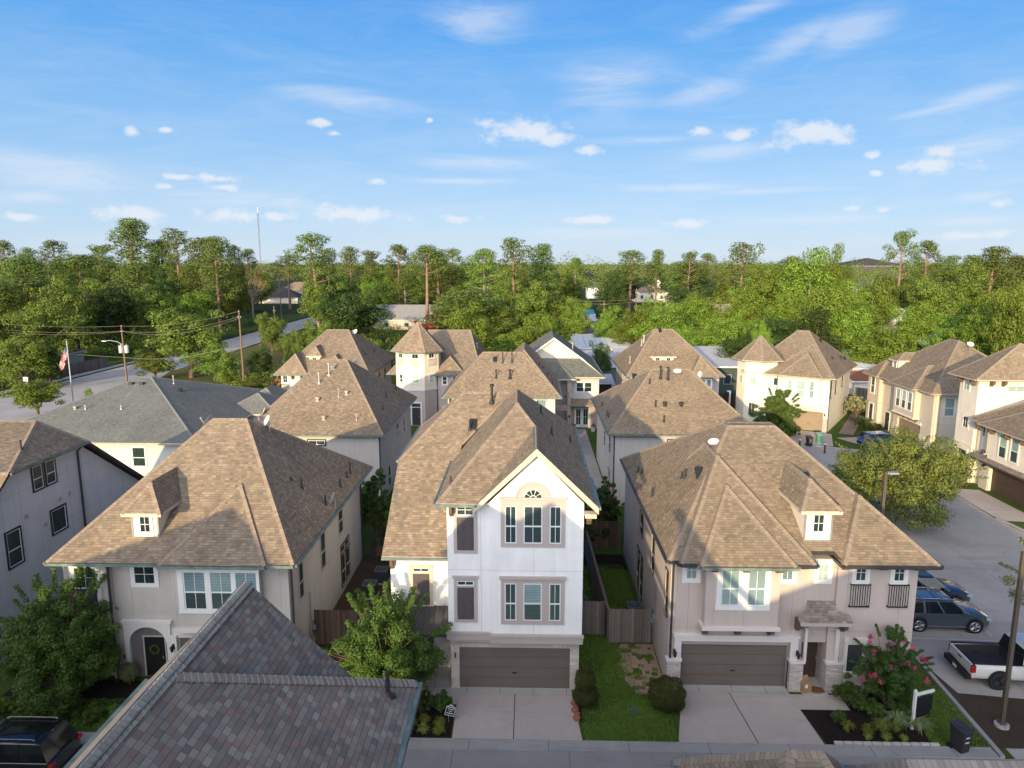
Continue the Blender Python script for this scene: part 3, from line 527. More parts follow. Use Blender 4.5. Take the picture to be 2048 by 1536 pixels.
def meter(par, x, y, z0, d):
    n = nrm(d); m = MB(); o = Vector((x, y, z0)); m.obox(o, n, -.17, .17, 0, .6, 0, .14); m.lathe(o + Vector((n[0] * .2, n[1] * .2, .35)), [(0, -.1), (.1, -.1), (.1, .1), (0, .1)], 12); m.obox(o, n, .25, .5, -.3, .5, 0, .1); m.tube([o + Vector((n[0] * .07, n[1] * .07, .6)), o + Vector((n[0] * .07, n[1] * .07, 2.2))], .03, 6); m.tube([o + Vector((n[0] * .07, n[1] * .07, 0)), o + Vector((n[0] * .07, n[1] * .07, -z0))], .03, 6)
    return m.build('utility_meter', METAL, par)
# ================================================================= HOUSES
# ---- white three-storey house in the middle
H = house('townhouse', 'tall white three-storey stucco house in the middle, with pointed gable and arched top window', (-.5, 36, 0))
Y1 = 29.1
wallmesh(H, ST['white'], (-3.55, -1.72, Y1, 42.6, 2.72, 8.9), (-1.72, 2.34, Y1 - .06, 42.6, 2.72, 8.95), ([(-6.45, 31), (-3.56, 31), (-3.56, 42.6), (-6.45, 42.6)], 0, 5.7),
 polys=[[(-1.72, Y1 - .06, 8.95), (2.34, Y1 - .06, 8.95), (.31, Y1 - .06, 11.05)], [(-6.45, 42.6, 5.7), (-6.45, 31, 5.7), (-6.45, 35.4, 8.8), (-6.45, 42.6, 8.8)]])
wallmesh(H, STN['cream'], (-3.5, -3.12, 29.42, 42, 0, 2.5), (1.86, 2.26, 29.42, 42, 0, 2.5), (-3.12, 1.86, 29.42, 42, 2.02, 2.5), name='stone_base')
wallmesh(H, ST['white'], (-3.12, 1.86, 29.55, 42, 0, 2.02), name='wall')
m = MB(); m.box(-3.62, -1.70, Y1 - .12, Y1 + .02, 2.62, 2.95); m.box(-3.66, -1.70, Y1 - .16, Y1 - .04, 2.9, 2.98); m.box(-1.70, 2.38, Y1 - .18, Y1 - .04, 2.50, 2.82); m.box(-1.74, 2.42, Y1 - .23, Y1 - .06, 2.80, 2.90); m.build('band_course', TR['taupe'], H)
m = MB(); m.box(-3.5, 2.3, Y1 - .05, 29.45, 2.5, 2.6); m.build('soffit', TR['taupe'], H)
garage(H, -3.12, 1.86, 29.5, 2.02, 'brown')
# roofs: main block, front gable, long side slope
PK = (-.60, 34.1, 12.3); PB = (-.66, 37.7, 12.3)
r1 = Roof([[(-3.95, 28.65, 9.03), (-2.2, 28.65, 9.03), (.28, 32.72, 11.44), (-.6, 34.1, 12.3)], [(2.78, 28.65, 9.03), (2.78, 42.9, 9.03), PB, PK, (.28, 32.72, 11.44), (.30, 28.66, 11.42)], [(2.78, 42.9, 9.03), (-3.95, 42.9, 9.03), PB], [(-3.95, 42.9, 9.03), (-3.95, 28.65, 9.03), PK, PB]], 'tan', H, TR['tan'])
ga, gb = (.31, 28.55, 11.47), (.31, 32.8, 11.47)
r2 = Roof([[(-2.32, 28.55, 8.91), (-2.32, 32.8, 8.91), gb, ga], [(2.90, 32.8, 8.95), (2.90, 28.55, 8.95), ga, gb]], 'tan', H, TR['tan'], th=.24, guts=True)
m = MB(); 
for sx, x0 in ((1, 2.92), (-1, -2.36)):
    a, b = Vector((.31, 28.53, 11.44)), Vector((x0, 28.53, 8.86)); m.extrude([a, b, b + Vector((0, 0, -.22)), a + Vector((0, 0, -.27))] if sx > 0 else [b, a, a + Vector((0, 0, -.27)), b + Vector((0, 0, -.22))], (0, .06, 0))
m.box(2.36, 2.84, 28.55, 29.0, 8.46, 8.64); m.build('bargeboard', TR['tan'], r2.ob)
r3 = Roof([[(-6.75, 30.55, 5.80), (-3.56, 30.55, 5.80), (-3.56, 36.2, 9.70), (-1.1, 39.4, 11.85), (-3.75, 39.4, 11.85), (-6.75, 35.25, 9.03)], [(-6.75, 35.25, 9.03), (-3.75, 39.4, 11.85), (-6.75, 42.9, 9.03)], [(-6.75, 42.9, 9.03), (-3.75, 39.4, 11.85), (-1.1, 39.4, 11.85), (-.8, 42.85, 9.03)]], 'tan', H, TR['tan'])
corbel(H, (-3.35, Y1, 8.9), 'F', dep=.4); corbel(H, (2.55, Y1, 8.62), 'F', dep=.4, w=.2); corbel(H, (-6.35, 31, 5.62), 'F', dep=.35)
window(H, (-1.05 + .26, Y1 - .06, 7.14), 'F', .50, 1.69, 0, 'taupe', munt=(2, 1), pane='blind'); window(H, (.165, Y1 - .06, 7.14), 'F', .80, 1.69, 0, 'taupe', munt=(2, 1), pane='blind'); window(H, (1.13, Y1 - .06, 7.14), 'F', .50, 1.69, 0, 'taupe', munt=(2, 1), pane='blind')
window(H, (-.80, Y1 - .06, 3.56), 'F', .50, 1.74, 0, 'taupe', munt=(2, 1), pane='blind'); window(H, (.165, Y1 - .06, 3.56), 'F', .80, 1.74, 0, 'taupe', pane='blindl', low='blind'); window(H, (1.14, Y1 - .06, 3.56), 'F', .50, 1.74, 0, 'taupe', munt=(2, 1), pane='blind')
def surround(x0, x1, z0, z1, holes, y, arch=None, head=None):
    m = MB(); Y = y; xs = [x0]; 
    zb, zt = holes[0][2], holes[0][3]; m.box(x0, x1, Y - .045, Y + .01, z0, zb - .02); 
    m.box(x0, x1, Y - .045, Y + .01, zt + .02, z1); cur = x0
    for h in holes: m.box(cur, h[0] - .02, Y - .044, Y + .01, zb - .02, zt + .02); cur = h[1] + .02
    m.box(cur, x1, Y - .044, Y + .01, zb - .02, zt + .02)
    if head: m.box(x0 - .07, x1 + .07, Y - .12, Y + .01, z1, z1 + head)
    if arch:
        cx, r = arch; n = 24; pts = [Vector((cx + r * math.cos(math.pi * k / n), Y - .045, z1 + r * math.sin(math.pi * k / n))) for k in range(n + 1)]; m.extrude([Vector((p.x, p.y, p.z)) for p in reversed(pts)][::-1][::-1], (0, .05, 0))
        q = [Vector((cx + (r + .05) * math.cos(math.pi * k / n), Y - .09, z1 + (r + .05) * math.sin(math.pi * k / n))) for k in range(n + 1)]
        for a, b, c, d in zip(q, q[1:], pts, pts[1:]): c2, d2 = Vector((c.x, a.y, c.z)), Vector((d.x, a.y, d.z)); m.extrude([c2, a, b, d2], (0, .09, 0))
    return m.build('window_surround', TR['taupe'], H)
surround(-1.22, 1.55, 6.97, 9.13, [(-1.04, -.54, 7.14, 8.83), (-.235, .565, 7.14, 8.83), (.88, 1.38, 7.14, 8.83)], Y1 - .06, arch=(.165, .72), head=.09)
surround(-1.22, 1.55, 3.38, 5.50, [(-1.05, -.55, 3.56, 5.30), (-.235, .565, 3.56, 5.30), (.89, 1.39, 3.56, 5.30)], Y1 - .06, head=.13)
m = MB(); n = 16; cx, cz, r = .165, 9.18, .37; Yf = Y1 - .13; m.extrude([Vector((cx + (r + .04) * math.cos(math.pi * k / n), Yf, cz - .03 + (r + .04) * math.sin(math.pi * k / n))) for k in range(n, -1, -1)], (0, .03, 0)); W = m.build('arched_window', TR['white'], H)
m = MB()
for s in range(5):
    a0, a1 = math.pi * s / 5 + .05, math.pi * (s + 1) / 5 - .05; m.extrude([(cx + rr * math.cos(a), Yf - .006, cz + rr * math.sin(a)) for rr, a in ((.15, a1), (.15, a0), (r, a0), (r, (a0 + a1) / 2), (r, a1))][::-1], (0, .004, 0))
m.extrude([(cx + .11 * math.cos(math.pi * k / 6), Yf - .006, cz + .11 * math.sin(math.pi * k / 6)) for k in range(6, -1, -1)], (0, .004, 0)); m.build('pane', GL['dark'], W)
winshut(H, (-2.75, Y1, 6.78), 'F', .74, 1.50, .50, 'taupe', munt=(2, 2)); winshut(H, (-2.77, Y1, 3.56), 'F', .74, 1.50, .22, 'taupe', head=.10)
winshut(H, (-5.02, 31, 3.25), 'F', .78, 1.55, .2, 'tan', munt=(2, 1), trim=.16)
m = MB(); m.extrude([(-6.5, 29.5, 2.55), (-3.56, 29.5, 2.55), (-3.56, 31, 3.2), (-6.5, 31, 3.2)], (0, 0, -.1))
for i in range(8): x = -6.5 + i * .42; m.extrude([(x, 29.5, 2.6), (x + .03, 29.5, 2.6), (x + .03, 31, 3.25), (x, 31, 3.25)], (0, 0, -.05))
m.build('porch_roof', MR['dark'], H)
m = MB(); m.box(-6.45, -6.25, 29.6, 29.8, 0, 2.5); m.build('porch_post', TR['taupe'], H); door(H, (-5.0, 31, .06), 'F', .95, 2.1, 'black'); plaque(H, -3.30, 29.42, 1.46)
m = MB(); m.box(-6.4, -3.52, 29.3, 31, -.02, .06); m.build('porch_floor', CO['walk'], H)
for x, y, h in ((.6, 37.1, .5), (1.09, 34.3, .75), (2.18, 37.07, .35), (.45, 40, .4)): vent(H, r1, x, y, h)
vent(H, r3, -2.1, 38.75, 1.0, .07, 'flue'); vent(H, r3, -3.2, 37.0, .5, .05, 'pipe'); vent(H, r3, -3.05, 37.3, .42, .1, 'slant'); vent(H, r1, -3.45, 30.0, .35, .035)
downspout(H, 2.33, 42.3, 0, 9, GUTD, 'R'); meter(H, 2.32, 33.6, 1.0, 'R')
# ---- grey stucco house left of it
H = house('suburban_house', 'grey stucco two-storey house with small dormer and arched porch, left of the white house', (-15.8, 36, 0))
RZ = 6.0
wallmesh(H, ST['grey'], (-20.7, -10.9, 29.97, 43.6, 0, 5.9), (-21.0, -19.0, 29.6, 30, .75, 5.9), (-16.0, -12.1, 29.45, 30, 2.75, 5.9))
r = Roof(hip(-21.4, -10.3, 29.1, 44.4, RZ, (-16.6, 36, 11), (-14.8, 36, 11)), 'tan', H, TR['dark'])
rb = Roof(hip(-21.3, -18.75, 29.15, 34.2, 5.98, (-20.02, 30.95, 7.3), (-20.02, 33.6, 7.3)), 'tan', H, TR['dark'])
rc = Roof(hip(-16.3, -11.5, 28.95, 38, 5.99, (-13.85, 32.5, 8.55), (-13.85, 37.5, 8.55)), 'tan', H, TR['dark'])
wallmesh(H, STN['ledge'], (-19.2, -18.5, 29.75, 30, 0, .8), (-16.7, -16.2, 29.75, 30, 0, .8), name='stone_base')
window(H, (-20.0, 29.6, 3.72), 'F', 1.05, 1.85, .16, 'white', low='screen', pane='teal', top_munt=(2, 2)); window(H, (-17.5, 29.97, 4.62), 'F', .98, .95, .16, 'white', pane='dark', rail=False, munt=(2, 2))
m = MB()
for x0, x1 in ((-15.72, -15.47), (-14.44, -14.24), (-13.27, -13.10), (-12.13, -12.02)): m.box(x0, x1, 29.40, 29.45, 3.5, 5.68)
m.box(-15.74, -12.0, 29.396, 29.45, 3.49, 3.67); m.box(-15.74, -12.0, 29.396, 29.45, 5.5, 5.7); m.build('window_surround', TR['white'], H)
for x in (-14.95, -13.76, -12.62): window(H, (x, 29.45, 3.68), 'F', 1.0, 1.81, 0, pane='blindl', munt=(2, 1), low='blind')
m = MB(); m.box(-16.1, -12.0, 29.3, 29.46, 2.58, 2.75); m.build('band_course', TR['pinktrim'], H)
for x in (-15.7, -14.1, -12.5): corbel(H, (x, 29.97, 2.72), 'F', dep=.4, h=.4)
# arched porch
m = MB(); cx, r_, zs = -17.56, .88, 1.68; n = 14; arcp = [(cx + r_ * math.cos(math.pi * k / n), zs + r_ * math.sin(math.pi * k / n)) for k in range(n + 1)]
for (ax, az), (bx, bz) in zip(arcp, arcp[1:]): m.extrude([(bx, 29.82, bz), (ax, 29.82, az), (ax, 29.82, 2.75), (bx, 29.82, 2.75)], (0, .16, 0))
m.box(cx - r_ - .2, cx - r_, 29.82, 29.98, .7, 2.75); m.box(cx + r_, cx + r_ + .2, 29.82, 29.98, .7, 2.75); m.box(cx - r_ - .28, cx + r_ + .28, 29.78, 29.98, 2.75, 2.88); m.build('porch_arch', TR['white'], H)
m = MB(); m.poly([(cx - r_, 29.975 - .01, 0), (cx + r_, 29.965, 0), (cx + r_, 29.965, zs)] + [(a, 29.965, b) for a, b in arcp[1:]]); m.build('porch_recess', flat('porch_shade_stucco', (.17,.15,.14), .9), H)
door(H, (cx + .28, 29.93, .1), 'F', .95, 1.95, 'black', fr=.07); m = MB(); 
for k in range(10): a = 2 * math.pi * k / 10; m.lathe((cx + .28 + .2 * math.cos(a), 29.84, 1.45 + .2 * math.sin(a)), [(0, -.05), (.06, -.03), (.06, .03), (0, .05)], 6)
m.build('door_wreath', LF['near'], H)
m = MB(); m.box(-16.45, -16.15, 29.7, 29.97, .8, 2.2); m.box(-16.3, -11.2, 29.85, 29.97, 2.05, 2.25); m.build('garage_surround', TR['white'], H); garage(H, -16.1, -11.3, 29.95, 2.05, 'brown')
window(H, (-19.95, 29.6, .75), 'F', 1.0, 1.55, .14, 'white', pane='screen'); plaque(H, -18.78, 29.97, .8); lantern(H, -16.3, 29.7, 1.7)
for y, w, z, h in ((31.6, .65, 3.2, 1.8), (35.25, .8, 3.1, 2.0), (38.8, .9, 3.65, 1.65)): window(H, (-10.9, y, z), 'R', w, h, .07, 'taupe', frame='tan', pane='teal')
window(H, (-10.9, 39.0, .4), 'R', .8, 1.9, .06, 'dark', frame='tan', pane='teal'); window(H, (-10.9, 40.0, .4), 'R', .8, 1.9, .06, 'dark', frame='tan', pane='teal'); window(H, (-10.9, 39.0, 2.42), 'R', .8, .42, .06, 'dark', frame='tan', pane='teal', rail=False); window(H, (-10.9, 40.0, 2.42), 'R', .8, .42, .06, 'dark', frame='tan', pane='teal', rail=False)
downspout(H, -18.92, 29.6, 0, 5.9, GUTD); downspout(H, -10.85, 30.05, 0, 5.9, GUTD, 'R'); downspout(H, -10.88, 43.5, 0, 5.9, GUTD, 'R'); meter(H, -10.9, 32.6, .8, 'R')
def dormer(par, x0, x1, yf, zb, ze, zr, yhip, yback, sh, wallm, win=1, ov=.3, munt=(2, 2), tm='white'):
    xm = (x0 + x1) / 2; wallmesh(par, wallm, (x0, x1, yf, yback, zb - 1.2, ze - .05), name='dormer_wall')
    R = Roof([[(x0 - ov, yf - ov, ze), (x1 + ov, yf - ov, ze), (xm, yhip, zr)], [(x1 + ov, yf - ov, ze), (x1 + ov, yback, ze), (xm, yback, zr), (xm, yhip, zr)], [(x0 - ov, yback, ze), (x0 - ov, yf - ov, ze), (xm, yhip, zr), (xm, yback, zr)]], sh, par, TR['tan'], guts=False, name='dormer_roof')
    ww = (x1 - x0) / win; hh = ze - zb
    for i in range(win): window(par, (x0 + ww * (i + .5), yf, zb + hh * .26), 'F', ww * .42, hh * .58, .11, tm, pane='dark', rail=False, munt=munt)
    m = MB(); m.box(x0 - .1, x1 + .1, yf - .09, yf + .02, zb - .07, zb + .0); m.box(x0 - .02, x0 + .06, yf - .03, yf, zb, ze - .1); m.box(x1 - .06, x1 + .02, yf - .03, yf, zb, ze - .1); m.build('flashing', METAL, par)
dormer(H, -18.0, -16.78, 30.2, 6.65, 8.0, 9.12, 31.0, 34.2, 'tan', ST['ivory'])
for x, y, h in ((-11.73, 34.91, .5), (-12.2, 34.7, .15), (-10.75, 38.58, .45), (-10.8, 40.2, .35), (-10.8, 41.0, .7), (-10.75, 35.6, .5)): vent(H, r, x, y, h)
dish(H, -10.4, 35.8, 6.75, 200, 25, .36, flat('dish_grey', (.40,.41,.42), .4)); dish(H, -14.0, 36.7, 10.75, 215, 30, .34); dish(H, -17.4, 37.2, 10.6, 180, 30, .45)
# ---- rosy beige house right
H = house('suburban_house', 'rosy beige stucco two-storey house with two small black balcony rails, on the right', (11.8, 37, 0))
wallmesh(H, ST['pink'], (6.3, 13.55, 29.75, 45, 2.3, 6.25), (13.55, 17.0, 29.6, 45, 0, 6.1), (7.72, 10.92, 29.2, 29.8, 3.3, 6.25), (6.3, 6.85, 29.75, 45, 0, 2.3), (11.72, 12.25, 29.75, 45, 0, 2.3), (6.85, 11.72, 29.95, 45, 0, 2.3), (12.25, 13.55, 30.62, 45, 0, 2.3), (13.3, 13.55, 29.6, 30.7, 1.4, 3.3))
# recess wall above the entrance
r = Roof([[(6.05, 29.2, 6.35), (12.35, 29.2, 6.35), (12.35, 29.75, 6.62), (13.35, 29.75, 6.62), (13.6, 29.2, 6.35), (17.55, 29.2, 6.35), (13.0, 37, 10.55), (10.5, 37, 10.55)], [(17.55, 29.2, 6.35), (17.55, 45.4, 6.35), (13.0, 37.8, 10.55), (13.0, 37, 10.55)], [(17.55, 45.4, 6.35), (6.05, 45.4, 6.35), (10.5, 37.8, 10.55), (13.0, 37.8, 10.55)], [(6.05, 45.4, 6.35), (6.05, 29.2, 6.35), (10.5, 37, 10.55), (10.5, 37.8, 10.55)], [(10.5, 37, 10.55), (13.0, 37, 10.55), (13.0, 37.8, 10.55), (10.5, 37.8, 10.55)]], 'olive', H, TR['brown'], GUTD)
rb = Roof(hip(6.5, 12.3, 28.9, 38, 6.34, (9.35, 34.5, 9.62), (9.35, 37, 9.62)), 'olive', H, TR['brown'], GUTD)
rb2 = Roof(hip(7.3, 11.4, 28.65, 36, 6.33, (9.35, 32.6, 8.68), (9.35, 35.5, 8.68)), 'olive', H, TR['brown'])
rb3 = Roof(hip(13.45, 17.56, 28.95, 36, 6.33, (15.5, 32.4, 8.3), (15.5, 35.0, 8.3)), 'olive', H, TR['brown'], GUTD)
dormer(H, 12.22, 13.42, 30.3, 6.9, 8.35, 9.35, 31.6, 34.4, 'olive', ST['ivory'])
window(H, (7.2, 29.75, 5.25), 'F', .5, .85, .16, 'white', pane='shade', rail=False, munt=(2, 2)); window(H, (11.4, 29.75, 5.25), 'F', .5, .9, .16, 'white', pane='blindl', rail=False, munt=(2, 1)); window(H, (12.95, 29.75, 5.25), 'F', .5, .8, .15, 'white', pane='shade', rail=False, munt=(2, 2))
m = MB()
for x0, x1 in ((8.17, 8.37), (9.16, 9.5), (10.3, 10.5)): m.box(x0, x1, 29.15, 29.2, 4.1, 6.2)
m.box(8.15, 10.52, 29.146, 29.2, 4.09, 4.28); m.box(8.15, 10.52, 29.146, 29.2, 6.03, 6.22); m.build('window_surround', TR['white'], H)
for x in (8.77, 9.9): window(H, (x, 29.2, 4.3), 'F', .78, 1.72, 0, pane='shade', munt=(2, 1))
m = MB(); m.box(7.6, 11.02, 29.08, 29.22, 3.14, 3.30); m.box(7.6, 7.72, 29.2, 29.75, 3.14, 3.30); m.build('band_course', TR['pinktrim'], H)
for x in (7.85, 9.3, 10.75): corbel(H, (x, 29.75, 3.14), 'F', dep=.45, h=.42, w=.2)
for x in (6.7, 8.0, 9.35, 10.75): corbel(H, (x, 29.2 if x > 7 else 29.75, 6.2), 'F', dep=.42, h=.3, w=.22)
for x in (12.0, 13.75, 15.35, 16.85): corbel(H, (x, 29.6, 6.2), 'F', dep=.42, h=.3, w=.22)
for x in (14.52, 16.18): window(H, (x, 29.6, 5.32), 'F', .48, .80, .15, 'white', pane='teal', rail=False, munt=(2, 2)); balconet(H, x, 29.6, 4.14, .88, 1.03)
m = MB(); m.box(6.55, 12.05, 29.60, 29.76, 2.35, 2.60); m.box(6.5, 12.12, 29.56, 29.76, 2.56, 2.66); m.box(6.55, 6.86, 29.62, 29.76, 1.48, 2.35); m.box(11.72, 12.05, 29.62, 29.76, 1.48, 2.35); m.build('garage_surround', TR['pinktrim'], H)
m = MB(); m.box(6.86, 11.72, 29.8, 29.96, 2.1, 2.34); m.build('garage_soffit', TR['taupe'], H); garage(H, 6.9, 11.66, 29.93, 2.1, 'brown')
wallmesh(H, STN['ledge'], (6.25, 6.85, 29.55, 29.9, 0, 1.4), (11.72, 12.3, 29.5, 29.9, 0, 1.4), (13.3, 14.0, 29.45, 29.75, 0, 1.4), (13.3, 13.6, 29.75, 30.6, 0, 1.4), (14.0, 16.95, 29.52, 29.62, 0, .95), name='stone_pier')
wallmesh(H, TR['pinktrim'], (6.2, 6.9, 29.5, 29.9, 1.4, 1.48), (11.68, 12.36, 29.45, 29.9, 1.4, 1.48), (13.25, 14.06, 29.40, 29.75, 1.4, 1.48), (14.07, 17.0, 29.5, 29.62, .95, 1.0), name='stone_cap')
lantern(H, 6.55, 29.6, 1.85); lantern(H, 12.02, 29.6, 1.85); door(H, (12.9, 30.6, .1), 'F', .95, 2.05, 'brown', transom=.6, fm='pinktrim'); plaque(H, 13.78, 29.5, 1.52, .2, .32); wallmesh(H, TR['pinktrim'], (13.62, 13.78, 29.45, 29.6, 1.48, 3.1), (12.28, 12.4, 29.5, 29.62, 1.48, 3.1), name='porch_trim')
pr = Roof([[(11.75, 28.75, 3.75), (13.98, 28.75, 3.75), (13.98, 29.12, 3.95), (13.5, 29.3, 4.02), (13.5, 30.0, 4.45), (12.35, 30.0, 4.45), (12.35, 29.3, 4.02), (11.75, 29.12, 3.95)]], 'grey', H, TR['taupe'], guts=False, name='porch_roof'); corbel(H, (11.9, 29.6, 3.6), 'F', dep=.5, h=.55, w=.18); corbel(H, (13.85, 29.55, 3.6), 'F', dep=.5, h=.55, w=.18)
window(H, (14.55, 29.6, .85), 'F', .75, 1.5, .1, 'pinktrim', pane='screen', head=.18, rail=False); m = MB(); m.box(12.25, 13.4, 29.2, 30.6, 0, .08); m.build('porch_floor', CO['walk'], H)
for y, z, h, w in ((38.0, 4.0, 1.3, .9), (34.2, 3.6, 1.9, .75), (30.5, 3.2, 2.1, .55)): window(H, (6.3, y, z), 'L', w, h, .06, 'dark', frame='tan', pane='teal')
for y in (37.6, 38.7): window(H, (6.3, y, .5), 'L', .85, 1.9, .06, 'dark', frame='tan', pane='teal'); window(H, (6.3, y, 2.52), 'L', .85, .4, .06, 'dark', frame='tan', pane='teal', rail=False)
downspout(H, 6.38, 29.75, 0, 6.2, GUTD); meter(H, 6.3, 33.0, 1.2, 'L'); 
for x, y, h in ((6.5, 41, .35), (6.62, 40.4, .3), (8.0, 35.3, .45), (6.55, 36.4, .5), (7.9, 35.6, .3)): vent(H, r, x, y, h)
vent(H, r, 8.5, 34.4, .2, .1, 'slant'); dish(H, 9.6, 36.2, 9.85, 235, 62, .30, arm=False); m = MB(); m.box(13.1, 13.4, 33.1, 33.3, 8.9, 9.15); m.build('roof_vent', PIPE, H)
# ---- far-left pale house with dark window frames
H = house('townhouse', 'pale grey stucco three-storey house with dark framed windows at the left edge of the view', (-30, 38, 0))
wallmesh(H, ST['pale'], (-38, -25.45, 32.8, 38.3, 0, 9.0), (-38, -25.46, 38.3, 46.5, 0, 3.6), polys=[[(-25.45, 38.3, 0), (-25.45, 46.5, 0), (-25.45, 46.5, 3.3), (-25.45, 38.3, 8.95)], [(-25.45, 28, 0), (-25.45, 32.8, 0), (-25.45, 32.8, 9.0), (-25.45, 28, 5.5)]]); wallmesh(H, ST['pale'], (-38, -25.46, 28, 32.8, 0, 5.5))
r = Roof([[(-39, 27.6, 5.4), (-25, 27.6, 5.4), (-25, 32.3, 9.1), (-39, 32.3, 9.1)], [(-39, 32.3, 9.1), (-25, 32.3, 9.1), (-27.35, 37.8, 10.4), (-39, 37.8, 10.4)], [(-25, 32.3, 9.1), (-25, 38.5, 9.1), (-27.35, 37.8, 10.4)], [(-25, 38.5, 9.1), (-25, 46.9, 3.2), (-39, 46.9, 3.2), (-39, 37.8, 10.4), (-27.35, 37.8, 10.4)]], 'tan', H, TR['dark'])
for y, z, w, h in ((34.75, 7.5, .72, 1.25), (35.75, 7.5, .72, 1.25), (36.0, 4.75, 1.15, 1.25), (32.6, 4.3, .95, 1.75)): window(H, (-25.45, y, z), 'R', w, h, .09, 'dark', pane='teal' if z != 4.75 else 'dark', rail=z != 4.75)
downspout(H, -25.42, 38.0, 0, 8.9, GUTD, 'R')
for y, z in ((33.6, 6.3), (37.0, 6.4), (36.2, 6.35), (34.9, 5.4)): m = MB(); m.obox((-25.45, y, z), (1, 0), -.1, .1, 0, .2, 0, .06); m.build('wall_vent', TR['taupe'], H)
vent(H, r, -26.0, 34.6, .5)
# ---- blue-grey roofed bungalow
H = house('bungalow', 'white sided single-storey house under a wide blue-grey hipped roof near the road', (-40, 72, 0))
wallmesh(H, stucco('siding_white', (.62,.62,.60), True, 400, .16), (-49.5, -29.9, 60.8, 84.5, 0, 3.2))
r = Roof(hip(-50.2, -29.3, 60.2, 85.2, 3.3, (-40.9, 72.6, 7.2), (-39.7, 72.6, 7.2)), 'slate', H, TR['cream'], GUTT, th=.2)
Roof(hipeq(-33.0, -26.5, 72.5, 79.5, 3.28, 1.7), 'slate', H, TR['cream'], GUTT, th=.2); wallmesh(H, ST['pale'], (-32, -27.0, 73, 79, 0, 3.1)); Roof(hipeq(-31.5, -28.0, 76.5, 82, 3.9, 1.2), 'slate', H, TR['cream'], GUTT)
window(H, (-35.0, 60.8, 1.0), 'F', 1.15, 1.75, .12, 'white', pane='dark', rail=True)
for x, y, k in ((-41.0, 71.0, 'box'), (-39.9, 71.0, 'box'), (-43.8, 66.0, 'cap')): vent(H, r, x, y, .4, .1, k)
for x, y, h in ((-42.8, 66.0, .4), (-39.3, 66, .4), (-37.6, 73, .9)): vent(H, r, x, y, h, .05, 'flue_w')
vent(H, r, -36.3, 71.5, .3, .1, 'slant')
def simple(label, x0, x1, y0, y1, z, r0, r1, sh, st, back=True, gut=None, fas=None):
    Hh = house('suburban_house', label, ((x0 + x1) / 2, (y0 + y1) / 2, 0)); wallmesh(Hh, ST[st], (x0 + .5, x1 - .5, y0 + .5, y1 - .5, 0, z - .05)); return Hh, Roof(hip(x0, x1, y0, y1, z, r0, r1), sh, Hh, TR[fas or 'dark'], gut)
# ---- hipped house behind the grey one
H, r = simple('hip-roofed grey-beige house with two tall pale roof flues, directly behind the grey stucco house', -22.4, -11.2, 52.8, 68.6, 6.0, (-18.0, 60.8, 10.75), (-15.9, 60.8, 10.75), 'tan', 'grey')
window(H, (-16.55, 53.3, 5.07), 'F', 1.3, .36, .09, 'dark', pane='teal', rail=False, munt=(2, 1)); window(H, (-19.9, 53.3, 3.6), 'F', 1.6, 1.9, .07, 'dark', pane='blindl'); window(H, (-11.7, 61.1, 3.8), 'R', .9, 1.3, .07, 'taupe', pane='teal'); window(H, (-11.7, 64.5, 3.4), 'R', .8, 1.3, .07, 'taupe', pane='teal'); window(H, (-11.7, 57.0, .6), 'R', 1.0, 1.8, .07, 'taupe', pane='teal')
for x, y, h, k, rr in ((-17.0, 59.0, 1.0, 'flue_w', .06), (-17.6, 58.1, .9, 'flue_w', .06), (-15.6, 56.6, .7, 'flue_w', .03), (-16.8, 59.7, .3, 'cap', .1), (-15.0, 56.9, .4, 'cap', .1), (-17.2, 56.2, .4, 'cap', .1), (-16.2, 54.3, .3, 'cap', .1), (-13.6, 54.2, .5, 'flue_w', .03)): vent(H, r, x, y, h, rr, k)
for x, y, h in ((-12.6, 61, .5), (-12.2, 57.5, .4), (-12.5, 65, .4)): vent(H, r, x, y, h, .035)
dish(H, -15.3, 61.6, 10.5, 200, 25, .42, flat('dish_blue', (.20,.25,.32), .4)); dish(H, -21.2, 55.0, 7.3, 200, 25, .42); downspout(H, -11.72, 53.4, 0, 5.9, GUTD, 'R')
# ---- far left house with dormer
H, r = simple('cream-fronted house with small lit dormer, furthest back on the left near the road', -30.2, -18.9, 82.5, 98.5, 6.0, (-26.2, 91, 10.5), (-23.4, 91, 10.5), 'tan', 'cream')
Roof(hip(-30.3, -26.3, 82.3, 88, 5.99, (-28.3, 84.4, 8.2), (-28.3, 87.6, 8.2)), 'tan', H, TR['dark']); dormer(H, -26.9, -25.6, 85.2, 6.5, 7.85, 8.9, 86.0, 89.2, 'tan', ST['ivory'])
Roof(hip(-25.5, -21.5, 82.3, 88, 5.99, (-23.5, 84.6, 8.0), (-23.5, 87.6, 8.0)), 'tan', H, TR['dark'])
window(H, (-29.2, 83, 4.88), 'F', .55, .85, .12, 'white', pane='dark', rail=False, munt=(2, 2)); balconet(H, -29.2, 83, 3.7, .95, 1.0); window(H, (-26.8, 83, 4.9), 'F', .5, .8, .12, 'white', pane='dark', rail=False, munt=(2, 2))
for x in (-30.0, -28.3, -27.2): corbel(H, (x, 83, 5.85), 'F', dep=.4, w=.2)
for y in (90, 93.5): window(H, (-19.4, y, 3.8), 'R', .9, 1.3, .08, 'taupe', pane='dark')
for x, y, h in ((-21.0, 88, .3), (-20.6, 87.5, .3), (-20.4, 92, .5)): vent(H, r, x, y, h, .06)
dish(H, -22.6, 91.2, 10.2, 230, 30, .4)
